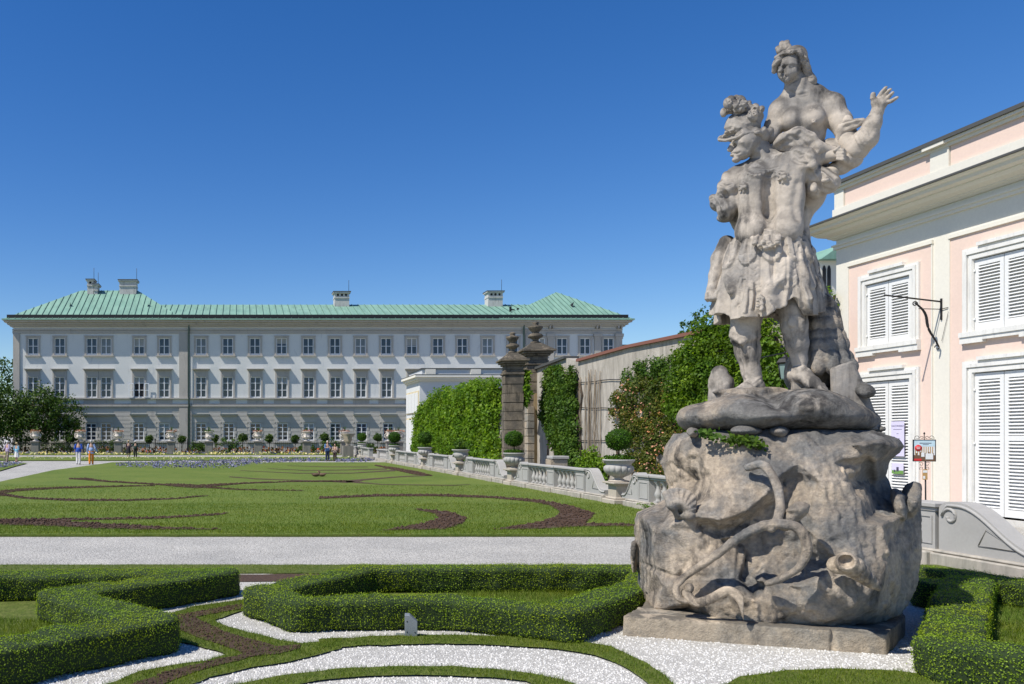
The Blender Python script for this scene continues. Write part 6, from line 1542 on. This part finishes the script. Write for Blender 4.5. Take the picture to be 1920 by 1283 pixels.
def ivy_wall():
    y0, y1 = 48.5, 73.5; r = empty('garden_wall', (WC, y0, 0), 'lower plaster wall almost hidden under the broad ivy left of the gate pillars', 'wall'); m = MB(); m.box(0,.5,0,y1-y0,-.1,5.0); m.build('wall', M_oldw, r)
    m = MB(); m.box(-.1,.6,0,y1-y0,5.002,5.12); m.build('coping', M_tile, r)
ivy_wall()
climber('ivy', 'broad light green ivy covering the wall between the pavilion and the gate pillars', 'ivy', [(788,790),(796,768),(815,752),(842,738),(872,732),(905,722),(940,718),(940,800),(944,880),(870,872),(862,845),(845,848),(820,825),(812,862),(783,862)], M_bright, 150, .20, .45, crad=.7, seed=2)
climber('climbing_vine', 'dark green vine hanging in a column on the left end of the tall wall', 'vine', [(1034,700),(1045,690),(1083,686),(1088,720),(1087,800),(1090,872),(1066,870),(1048,840),(1034,800),(1026,760),(1032,730)], M_ivy, 120, .13, .5, crad=.38, seed=3)
climber('ivy', 'thin ivy spread below the coping in the middle of the tall wall', 'ivy', [(1172,698),(1200,684),(1240,674),(1292,668),(1292,760),(1230,745),(1195,735),(1180,710)], M_ivy, 45, .11, .12, crad=.28, seed=4, sparse=.35)
climber('blossom_climber', 'climbing shrub with pale pink blossoms and reddish green leaves on the tall wall', 'climbing shrub', [(1156,748),(1176,730),(1200,712),(1235,712),(1295,740),(1310,905),(1208,905),(1180,830),(1154,785)], M_flw, 75, .10, .4, crad=.30, seed=5, sparse=.35)
climber('climbing_vine', 'large bright green climber with drooping leaves behind the statue legs', 'vine', [(1284,705),(1292,655),(1316,632),(1348,604),(1400,594),(1440,602),(1490,612),(1500,660),(1500,800),(1300,800),(1276,760)], M_bright2, 110, .12, .8, crad=.4, seed=6)
climber('climbing_vine', 'small hanging vine on the face of the right gate pillar', 'vine', [(982,700),(996,698),(999,735),(992,760),(984,745)], M_bright, 60, .16, .3, crad=.3, wx=15.3, seed=7, stems=False)
climber('climbing_vine', 'young green shoots rising at the foot of the bare stems on the wall', 'vine', [(1094,885),(1100,850),(1118,840),(1138,860),(1142,905),(1096,905)], M_bright, 50, .12, .4, crad=.3, seed=8)
climber('climbing_vine', 'small tuft of vine at the cream corner of the pink building', 'vine', [(1549,604),(1548,548),(1564,543),(1567,575),(1566,604)], M_bright, 60, .11, .3, crad=.22, wx=18.1, seed=9)
# wall lantern seen between the legs of the statue
def lantern():
    Y = 21.5; c = P(1472,690,Y); r = empty('wall_lantern', tuple(c), 'dark hooded glass lantern seen between the legs of the statue', 'lantern'); s = Y/F
    m = MB(); m.lathe([(14*s,-3*s),(16*s,0),(11*s,7*s),(5*s,10*s),(2*s,14*s)], 6, (0,0,10*s), smooth=False); m.build('hood', M_iron, r)
    m = MB(); m.lathe([(6*s,-22*s),(8*s,-20*s),(11.5*s,7*s),(10*s,7*s)], 6, smooth=False); m.build('glass', glass_mat('lantern_glass', (.10,.14,.13), .15), r)
    m = MB()
    for i in range(6): a = i*math.pi/3; m.tube([(8.4*s*math.cos(a),8.4*s*math.sin(a),-21*s),(12*s*math.cos(a),12*s*math.sin(a),7*s)], .012, 4)
    m.tube([(0,0,24*s),(0,0,30*s),(.3,.4,32*s),(.3,2.6,26*s)], .02, 5); m.build('frame', M_iron, r)
lantern()
# ivy sprigs lodged in the joint of the rock
def sprig(u0, u1, v0, v1, n, label):
    w = -.78; o = SM @ Vector(q((u0+u1)/2, (v0+v1)/2, w)); r = empty('ivy_sprig', o, label, 'ivy'); P_ = []
    for i in range(n):
        t = RNG.random(); p = SM @ Vector(q(u0+(u1-u0)*t+RNG.normal(0,3), v0+(v1-v0)*t+RNG.normal(0,4), w-RNG.uniform(0,.12))); P_.append(tuple(p-o))
    P_ = np.array(P_); N_ = np.tile(np.array((-.4,-.8,.4)), (n,1)); V, Q = leaf_quads(P_, N_, .045, .5, .8); mesh_np('foliage', V, Q, M_ivy, r, rnd=rn(n))
sprig(1365,1432,822,834,260,'right sprig of small dark ivy in the joint below the upper rock'); sprig(1310,1350,812,820,110,'left sprig of small dark ivy in the joint below the upper rock')
# ---------------------------------------------------------------- floodlight box on the gravel
def floodlight():
    g = G(769,1194); r = empty('floodlight_housing', g, 'small galvanised metal floodlight housing with a slanted top on the white gravel before the hedge', 'floodlight', rz=R(-12)); M_g = simple('galvanised', (.24,.26,.27), .45, .3)
    m = MB(); pr = [(-.055,.0),(.075,.0),(.075,.155),(-.005,.225),(-.055,.225)]; m.prism([(x,z+.01) for x, z in pr], -.055, .055); m.build('housing', M_g, r, bevel=.004)
    m = MB(); m.box(-.15,.17,-.09,.10,-.004,.01); m.build('base_plate', M_g, r); m = MB()
    for x, z in ((-.03,.06),(-.03,.17),(.05,.06)): m.lathe([(.001,0),(.007,0),(.006,.004),(.001,.005)], 8, (0,0,0)); k = 32; m.v[-k:] = [(x+a, -.0555-c, z+b) for a, b, c in m.v[-k:]]
    m.build('bolt', M_iron, r)
floodlight()
# ---------------------------------------------------------------- far end of the garden: beds, paths, fence, pedestals
M_blue = leafmat('pansy_blue', (.04,.06,.10), (.12,.13,.34), (.36,.37,.60), .2, .6)
M_yel = leafmat('pansy_yellow', (.45,.43,.22), (.60,.58,.30), (.80,.78,.62), .2, .6)
M_wht = leafmat('white_bloom', (.10,.16,.04), (.45,.46,.36), (.80,.80,.72), .2, .6)
M_redf = leafmat('red_bloom', (.05,.07,.015), (.22,.10,.04), (.45,.08,.05), .2, .6)
def yflat(name, x0, x1, y0, y1, z, mat): flat(name, [(x0,y0,0),(x1,y0,0),(x1,y1,0),(x0,y1,0)], z, mat)
yflat('far_lawn_strip', -42, 11, 68.5, 80.5, .04, M_lawn)
yflat('far_lawn_strip', -42, 11, 88.5, 96.5, .04, M_lawn)
yflat('palace_forecourt_bed', -45, 60, 96.6, 104.5, .02, M_turf)
flat('lawn_corner', [G(-80,868), G(0,868), G(52,869.5), G(30,875), G(0,884), G(-80,895)], .045, M_lawn)
def flowers(name, poly, dens, mat, label, h=.13, size=.11, z=.05):
    A = np.array([[p[0],p[1]] for p in poly]); ar = np.prod(A.max(0)-A.min(0)); p = sample(poly, int(ar*dens)); n = len(p); m = vnoise(np.column_stack([p,np.zeros(n)]),.9,4) > -.45; p = p[m]; n = len(p)
    P_ = np.column_stack([p, z+RNG.uniform(.0,h,n)]); N_ = np.tile(np.array((0,-.7,.7)),(n,1)); V, Q = leaf_quads(P_, N_, size, .8, .9); o = mesh_np(name, V, Q, mat, rnd=rn(n)); tag(o, label, 'flowers', kind='stuff')
ring = px([(213,874),(240,869.5),(330,866),(420,864.5),(500,862.5),(600,862.5),(640,863.5),(600,866.5),(520,869),(455,875),(440,879),(380,880.5),(300,879.5),(240,878)])
flowers('blue_flowers', ring, 17, M_blue, 'drifts of blue violet pansies in curved beds at the far end of the lawn')
flowers('blue_flowers', px([(-80,870),(0,870),(45,871),(20,876),(0,880),(-80,888)]), 26, M_blue, 'blue violet pansies in the bed at the far left')
flowers('blue_flowers', px([(625,863),(690,862),(705,865),(680,868),(630,867.5)]), 26, M_blue, 'blue violet pansies beside the farthest urn')
flowers('white_flowers', [(-40,72,0),(10,72,0),(10,77,0),(-40,77,0)], 6, M_wht, 'scattered white blossoms in the narrow grass strip before the palace')
flowers('yellow_flowers', [(-38,90,0),(10,90,0),(10,91,0),(-38,91,0)], 22, M_yel, 'row of pale yellow flowers along the foot of the iron fence', .22, .2)
flowers('purple_flowers', [(-38,92.3,0),(10,92.3,0),(10,93.5,0),(-38,93.5,0)], 12, M_blue, 'row of purple flowers at the foot of the iron fence', .2, .2)
flowers('bedding_plants', [(-40,98,0),(18,98,0),(18,100,0),(-40,100,0)], 14, M_redf, 'low reddish bedding plants behind the iron fence', .6, .3)
FY = 95.0; fs = F/FY
M_ped = plaster('dark_pedestal', (.23,.215,.19), .15, .9, .3, 1, dirt=(.12,.11,.10), dirtamt=.7)
M_urnp = plaster('pale_urn', (.60,.54,.47), .12, .85, .3, 1.5, dirt=(.32,.28,.24), dirtamt=.6)
M_plum = leafmat('urn_flowers', (.10,.08,.05), (.28,.16,.14), (.50,.30,.32), .2, .6)
labs = {67:'leftmost far urn by the dark tree',150:'far urn behind the walking couple',222:'third far urn from the left',321:'far urn beside the fence gate',392:'urn with a looped side handle',484:'far urn fourth from the right',575:'urn with a band of pink flowers',646:'far urn behind the standing couple',731:'left far urn of the close pair',747:'right far urn of the close pair'}
urn_lib = {}
def far_urn(u, kind, Y=91.8):
    x = P(u,0,Y).x; s = Y/F
    r = empty('urn_pedestal', (x,Y,0), 'dark stone pedestal under the '+labs[u], 'pedestal', 'pedestals along the iron fence'); m = MB(); m.box(-.5,.5,-.5,.5,0,.25); m.box(-.42,.42,-.42,.42,.25,1.35); m.box(-.52,.52,-.52,.52,1.35,1.5); m.build('shaft', M_ped, r, bevel=.02)
    r = empty('ornate_urn', (x,Y,1.502), 'ornate pale stone '+labs[u], 'urn', 'ornate urns along the iron fence')
    m = MB()
    pr = [[(.42,0),(.42,.07),(.24,.13),(.2,.22),(.40,.34),(.58,.48),(.52,.60),(.46,.66),(.44,1.05),(.52,1.12),(.60,1.22),(.55,1.26)], [(.42,0),(.42,.07),(.22,.14),(.22,.28),(.42,.40),(.48,.55),(.56,.62),(.50,.72),(.46,1.0),(.56,1.15),(.56,1.22),(.4,1.06)]][kind%2]
    m.lathe(pr, 18, mod=lambda t, r_, z: r_*(1+.05*math.cos(6*t)*(z > .3))); m.build('vase', M_urnp, r)
    for a in ((0,math.pi) if kind != 2 else (0,)):
        m = MB(); m.tube([(math.cos(a)*(.45+.28*math.sin(t*math.pi/8)), 0, .35+.30*(1-math.cos(t*math.pi/8))) for t in range(9)], .07, 6); m.build('handle', M_urnp, r)
    m = MB()
    for i in range(7): a = i*math.pi*2/7; m.lathe([(.01,-.1),(.1,-.05),(.1,.05),(.01,.1)], 6, (.50*math.cos(a),.50*math.sin(a),.62+.03*math.sin(i*2)))
    m.build('carved_garland', M_urnp, r); r.scale = (.8,.8,.86)
    n = 130; a = RNG.uniform(0,6.3,n); rr = RNG.uniform(.1,.62,n); P_ = np.stack([rr*np.cos(a), rr*np.sin(a), 1.08+RNG.uniform(-.08,.12,n)],1); N_ = np.tile((0,-.5,.8),(n,1)); V, Q = leaf_quads(P_, N_, .14, .8, .8)
    e = empty('urn_flowers', (x,Y,1.502), 'flowers and spiky leaves growing in the '+labs[u], 'plant', 'plants in the ornate urns'); mesh_np('blooms', V, Q, M_plum if kind != 2 else M_ivy, e, rnd=rn(n))
    V = []; 
    for i in range(18):
        a = RNG.uniform(0,6.3); L_ = RNG.uniform(.35,.65); sp = RNG.uniform(.1,.6); w = .04; V += [(-w*math.sin(a),w*math.cos(a),1.06),(w*math.sin(a),-w*math.cos(a),1.06),(math.cos(a)*L_*sp,math.sin(a)*L_*sp,1.06+L_)]
    mesh_np('spiky_leaves', V, np.arange(54).reshape(-1,3), M_ivy, e, rnd=rn(18))
for i, u in enumerate((67,150,222,321,392,484,575,646,731,747)): far_urn(u, (1,0,1,0,2,1,0,1,1,0)[i], 91.8 if u not in (747,) else 88)
def fence():
    x0 = P(20,0,FY).x; r = empty('iron_fence', (x0,FY,0), 'low dark wrought iron fence running along the foot of the palace between the stone pedestals', 'fence'); n = 0
    us = [20,67,150,222,321,392,484,575,646,745]
    for a, b in zip(us[:-1], us[1:]):
        xa, xb = P(a,0,FY).x-x0, P(b,0,FY).x-x0; m = MB(); 
        for z in (.15,1.15,1.25): m.box(xa,xb,-.02,.02,z,z+.04)
        k = int((xb-xa)/.22)
        for i in range(k+1): x = xa+(xb-xa)*i/max(1,k); m.box(x-.014,x+.014,-.014,.014,0,1.42)
        m.build('fence_panel', M_iron, r)
    for u in (291,352): m = MB(); x = P(u,0,FY).x-x0; m.box(x-.06,x+.06,-.06,.06,0,1.75); m.build('gate_post', M_iron, r)
fence()
for i, (u, v, h, w, lab) in enumerate(((280,835,1.9,.9,'right of the third far urn'),(341,836,1.9,.9,'right of the fence gate'),(403,835,2.0,.95,'beside the urn with the looped handle'),(455,833,2.1,1.1,'midway between the looped urn and the next'),(505,835,2.0,.95,'just left of the middle far urn'),(553,836,1.9,.85,'left of the urn with pink flowers'),(608,834,2.1,1.1,'left of the standing couple'),(708,836,2.1,.95,'in front of the last visible ground floor window'))):
    Y = 98.5; p = P(u,0,Y); h -= .35; w *= .72; blob_tree('round_standard_tree', [([(0,0,0),(.03,0,h*.6),(0,0,h)], [.05,.045,.04])], [((0,0,h+.15),(w*.62,w*.6,.42))], M_deep, 'small round clipped standard tree '+lab, 'small tree', 'standard trees along the palace foot', (p.x,Y,0),   .17, 1300, seed=i+20, clump=.5)
for i, (u, w, h, lab) in enumerate(((110,2.6,1.9,'dark rose bush with a few yellow blooms at the far left'),(205,2.4,1.6,'dark shrub left of the third far urn'),(375,1.4,1.3,'low shrub left of the looped urn'),(430,1.8,1.6,'dark green bush right of the looped urn'),(625,1.7,1.5,'dark bush behind the standing couple'),(690,1.2,1.1,'low bush beside the farthest balustrade'),(575,1.3,1.0,'low bush behind the pink flowered urn'))):
    Y = 97; p = P(u,0,Y); blob_tree('shrub', [([(0,0,0),(0,0,h*.5)],[.06,.05])], [((-w*.3,0,h*.55),(w*.6,.8,h*.55)),((w*.4,.2,h*.6),(w*.5,.8,h*.5))], M_deep if i < 2 else M_ivy, lab, 'shrub', 'shrubs along the iron fence', (p.x,Y,0), .2, 900, seed=i+40)
# small carved gargoyle vase on the far balustrade, seen left of the farthest ball
e = empty('carved_vase', (P(652,0,80).x,80,0), 'weathered carved stone vase left of the farthest box ball', 'vase'); m = MB(); m.box(-.5,.5,-.5,.5,0,1.1); m.build('plinth', M_ped, e); m = MB(); m.lathe([(.3,1.1),(.18,1.2),(.25,1.4),(.42,1.65),(.35,1.85),(.58,2.2),(.62,2.3)], 14, mod=lambda t, r_, z: r_*(1+.14*math.cos(4*t+z*3))); m.build('bowl', M_slab, e)
# ---------------------------------------------------------------- trees
def tree(name, u, Y, h, crowns, mat, label, leaf, n, seed, group=None, tr=.3):
    p = P(u,0,Y); tk = [([(0,0,0),(.1*h*.1,0,h*.35),(0,.05*h*.3,h*.7)], [tr,tr*.75,tr*.35])]
    for (c, r_) in crowns[:6]: tk.append(([(0,0,h*.3),(c[0]*.5,c[1]*.5,(h*.3+c[2])*.5+.3),c], [tr*.45,tr*.3,tr*.12]))
    return blob_tree(name, tk, crowns, mat, label, 'tree', group, (p.x,Y,0), leaf, n, seed=seed)
tree('dark_tree', 62, 99, 9, [((-3,0,4.9),(3.2,2.5,3.2)),((1,0,5.3),(2.8,2.5,2.8)),((-5.5,0,4),(2.5,2.5,3.3)),((3.5,0,4.6),(2.6,2.3,2.5)),((0,-.5,3.6),(3.6,2.2,2.6)),((4.8,0,2.8),(1.5,1.5,1.6))], M_deep, 'large dark spreading tree in front of the left end of the palace', .30, 15000, 11)
tree('dark_tree', -40, 98, 9, [((0,0,6),(4,3,3.6)),((2,0,3.4),(3.5,2.5,3.2)),((-3,0,4),(3,2.5,3))], M_deep, 'dark tree cut by the left edge of the photograph', .30, 5000, 12)
tree('distant_tree', -8, 150, 16, [((0,0,13),(5.5,3,4.6)),((-4,0,9),(4.5,3,5)),((3,0,8),(3.2,3,5))], M_deep, 'distant dark tree rising behind the left corner of the palace', .5, 3500, 13)
tree('distant_tree', 1292, 60, 10.3, [((0,0,9.9),(.75,.6,.65)),((-.3,0,9.0),(.5,.5,.9))], M_ivy, 'small tuft of a tree top showing above the wall coping, left of the larger one', .2, 420, 14, tr=.08)
tree('distant_tree', 1345, 55, 11, [((0,0,9.7),(1.5,1.0,1.2)),((.8,0,8.9),(1.3,1.0,1.2)),((-1,0,8.8),(.8,1.0,.8))], M_ivy, 'tree top rising behind the wall beside the warrior\'s hand', .2, 2200, 15, tr=.12)
# ---------------------------------------------------------------- people
def cloth(name, c): return simple(name, c, .85)
M_skin = simple('skin', (.50,.31,.22), .6)
def person(u, vf, hpx, label, shirt, legs, hair, skirt=False, hat=None, facing=0, stride=.0, arms=('down','down'), sleeves=.5, jacket=False, group=None):
    g = G(u, vf); Hh = hpx*g.y/F; s = Hh/1.72
    r = empty('person', g, label, 'person', group, rz=facing); ph = .018
    B = SDF((-.55,-.45,-.02), (.55,.45,1.8), ph); S_ = SDF((-.5,-.4,.7), (.5,.4,1.6), ph); L_ = SDF((-.4,-.45,.0), (.4,.45,1.15), ph)
    fy = [stride*.22, -stride*.22]
    for i, sx in enumerate((-1,1)):
        hip = (sx*.09,0,.90); kn = (sx*.10,fy[i]*.6-.02,.48); an = (sx*.10,fy[i]+(.06 if fy[i] < 0 else 0),.09)
        B.chain([hip,kn,an], [.09,.06,.042], .03); B.chain([an,(an[0]+sx*.02,an[1]-.13,.035)], [.042,.03], .02)
        if not skirt: L_.chain([hip,kn,(an[0],an[1],.10)], [.105,.082,.07], .02)
        sh = (sx*.19,0,1.40); md = arms[i]
        if md == 'down': el = (sx*.26,.03,1.13); ha = (sx*.27,-.08,.88)
        elif md == 'out': el = (sx*.30,.02,1.16); ha = (sx*.40,-.06,.93)
        elif md == 'hip': el = (sx*.40,.05,1.18); ha = (sx*.20,-.05,1.05)
        else: el = (sx*.24,-.08,1.13); ha = (sx*.05,-.26,1.18)
        B.chain([sh,el,ha], [.055,.042,.03], .03)
        d_ = Vector(ha)-Vector(el); d_.normalize(); B.ell(Vector(ha)+d_*.04, (.028,.04,.045), .015)
        for k in range(4): B.chain([Vector(ha)+d_*.06+Vector((0,(k-1.5)*.018,0)), Vector(ha)+d_*(.12-.008*abs(k-1.5))+Vector((sx*-.01,(k-1.5)*.02,0))], [.011,.008], .003)
        B.chain([Vector(ha)+d_*.03, Vector(ha)+d_*.06+Vector((0,-.04,0))], [.012,.009], .005)
        e2 = Vector(sh).lerp(Vector(el), min(1, sleeves*2)); pts = [sh, tuple(e2)]
        if sleeves > .5: pts.append(tuple(Vector(el).lerp(Vector(ha), (sleeves-.5)*2*.9)))
        S_.chain(pts, [.078]+[.066]*(len(pts)-1), .02)
    B.ell((0,0,1.22), (.155,.095,.25), .06); B.ell((0,0,.95), (.155,.105,.12), .06); B.chain([(0,0,1.44),(0,-.01,1.54)], [.055,.05], .03)
    B.ell((0,-.01,1.63), (.075,.095,.112), .02); B.ell((0,-.105,1.62), (.012,.018,.02), .008); B.ell((-.078,0,1.62), (.012,.02,.03), .006); B.ell((.078,0,1.62), (.012,.02,.03), .006); B.ell((0,-.09,1.575), (.03,.015,.01), .006); B.ell((.028,-.095,1.65), (.014,.01,.008), .004, None, True); B.ell((-.028,-.095,1.65), (.014,.01,.008), .004, None, True)
    lowz = .80 if jacket else .90
    S_.ell((0,0,1.06), (.178,.120,.24), .05); S_.chain([(-.12,0,lowz+.03),(.12,0,lowz+.03)], [.10,.10], .08); S_.ell((0,0,1.05), (.17,.12,.16), .05)
    S_.noise(.006,.09,3)
    if skirt: L_.fn((-.4,-.4,.3), (.4,.4,1.05), lambda X,Y,Z: np.maximum(np.sqrt(X*X+(Y*1.25)**2)-(.15+.12*np.clip((1.02-Z)/.55,0,1)+.012*np.sin(np.arctan2(Y,X)*7)), np.maximum(Z-1.02, .45-Z)), .01)
    else: L_.ell((0,0,.95), (.165,.118,.12), .04)
    L_.noise(.006,.08,4)
    def bld(sd, nm, mt): V, Q = sd.polys(); return mesh_np(nm, V*s, Q, mt, r, smooth=True)
    bld(B, 'body', M_skin); bld(S_, 'jacket' if jacket else 'shirt', shirt); bld(L_, 'skirt' if skirt else 'trousers', legs)
    Hs = SDF((-.2,-.2,1.45), (.2,.2,1.85), .014)
    Hs.ell((0,.02,1.66), (.088,.10,.105), .01); Hs.ell((0,-.10,1.60), (.075,.07,.09), .01, None, True); V, Q = Hs.polys(); mesh_np('hair', V*s, Q, hair, r, smooth=True)
    if hat:
        m = MB(); hr, hm = hat; m.lathe([(.095*s,1.68*s),(hr*s,1.68*s),(hr*s,1.695*s),(.10*s,1.705*s),(.095*s,1.76*s),(.06*s,1.79*s),(.005*s,1.795*s)], 16); m.build('hat', hm, r)
    sh = SDF((-.3,-.5,-.02), (.3,.4,.14), .014)
    for i, sx in enumerate((-1,1)):
        an = (sx*.10,fy[i]+(.06 if fy[i] < 0 else 0),.05); sh.chain([an,(an[0]+sx*.02,an[1]-.15,.035)], [.05,.04], .02)
    V, Q = sh.polys(); mesh_np('shoes', V*s, Q, M_shoe, r, smooth=True)
    return r
M_shoe = simple('shoe_leather', (.05,.04,.035), .6)
wht = cloth('white_cloth', (.66,.64,.60)); navy = cloth('navy_cloth', (.02,.03,.07)); blk = cloth('black_cloth', (.015,.015,.018)); straw = simple('straw', (.50,.38,.20), .8); grey_h = simple('grey_hair', (.45,.44,.42), .8); brn = simple('brown_hair', (.07,.045,.03), .7)
PI_ = math.pi
person(147,871,45,'person walking away in a royal blue polo shirt and white trousers', cloth('royal_blue', (.02,.07,.36)), wht, brn, facing=PI_, stride=.35, group='people in the garden')
person(171,871,45,'person walking away in a pale blue jacket and orange trousers', cloth('pale_blue_jacket', (.30,.40,.62)), cloth('orange_cloth', (.75,.24,.02)), grey_h, facing=PI_+.1, stride=-.35, arms=('out','down'), sleeves=1.0, jacket=True, group='people in the garden')
person(14,867,39,'person in lavender shirt, beige trousers and white cap leading a dog', cloth('lavender', (.42,.34,.48)), cloth('beige_cloth', (.26,.21,.16)), grey_h, hat=(.12,wht), facing=PI_*.8, stride=.5, arms=('down','out'), group='people in the garden')
person(31,867,36,'person in a light blue top, white skirt and straw hat', cloth('light_blue', (.20,.42,.56)), wht, brn, skirt=True, hat=(.15,straw), facing=PI_*.85, stride=.3, group='people in the garden')
person(241,858,31,'distant person in dark flowered clothes and a straw hat', cloth('dark_flowered', (.06,.035,.05)), blk, brn, skirt=True, hat=(.14,straw), facing=PI_, group='people in the garden')
person(254,857.5,30,'distant person in dark green with a white hat and one hand on the hip', cloth('dark_green', (.02,.045,.035)), blk, brn, hat=(.17,wht), facing=PI_, arms=('down','hip'), group='people in the garden')
person(614,865,38,'white-haired person in a blue shirt and dark trousers at the end of the lawn', cloth('mid_blue', (.10,.19,.36)), navy, grey_h, facing=.2, arms=('front','hip'), sleeves=.5, group='people in the garden')
person(628,865,32,'shorter person in a pale top and dark brown trousers holding a brochure', cloth('white_brown', (.36,.27,.23)), cloth('dark_brown', (.04,.022,.02)), brn, facing=-.3, arms=('front','front'), group='people in the garden')
def dog(u, v, label):
    g = G(u, v); r = empty('dog', g, label, 'dog', rz=R(200)); s = SDF((-.6,-.25,-.02), (.65,.25,.8), .016)
    s.chain([(-.28,0,.48),(0,0,.47),(.22,0,.50)], [.12,.13,.15], .05); s.chain([(.25,0,.54),(.38,0,.66)], [.10,.08], .04); s.ell((.43,0,.69), (.10,.07,.075), .02); s.chain([(.48,0,.67),(.56,0,.65)], [.045,.035], .02)
    for sy in (-1,1):
        s.chain([(.24,sy*.08,.42),(.23,sy*.08,.22),(.25,sy*.08,.03)], [.06,.035,.03], .03); s.chain([(-.26,sy*.09,.44),(-.22,sy*.09,.28),(-.36,sy*.09,.20),(-.33,sy*.09,.03)], [.085,.05,.03,.03], .03); s.chain([(.39,sy*.05,.74),(.37,sy*.08,.66)], [.03,.025], .01)
        s.ell((.28,sy*.08,.025),(.04,.03,.02),.01); s.ell((-.30,sy*.09,.025),(.04,.03,.02),.01)
    s.chain([(-.38,0,.52),(-.50,0,.62),(-.52,0,.72)], [.035,.025,.018], .02); V, Q = s.polys(); mesh_np('body', V, Q, simple('dog_fur', (.42,.33,.22), .9), r, smooth=True)
dog(2, 867.5, 'pale sandy dog on a walk at the very left edge')
def duck(u, v, rz, label):
    g = G(u, v, .05); r = empty('duck', g, label, 'duck', 'ducks resting on the lawn', rz=rz); s = SDF((-.3,-.15,-.02), (.3,.15,.35), .01)
    s.ell((-.02,0,.09), (.19,.09,.085), .03); s.chain([(-.15,0,.11),(-.25,0,.13)], [.05,.015], .02); s.chain([(.12,0,.12),(.15,0,.22)], [.045,.03], .02); s.ell((.165,0,.245), (.042,.034,.034), .01); V, Q = s.polys(); mesh_np('body', V, Q, simple('duck_feather', (.12,.075,.045), .8), r, smooth=True)
    m = MB(); m.tube([(.20,0,.24),(.25,0,.232)], [.014,.010], 6); m.build('bill', M_ora, r)
duck(593,894,.2,'left one of two brown ducks resting on the lawn'); duck(603,893.5,2.6,'right one of two brown ducks resting on the lawn')
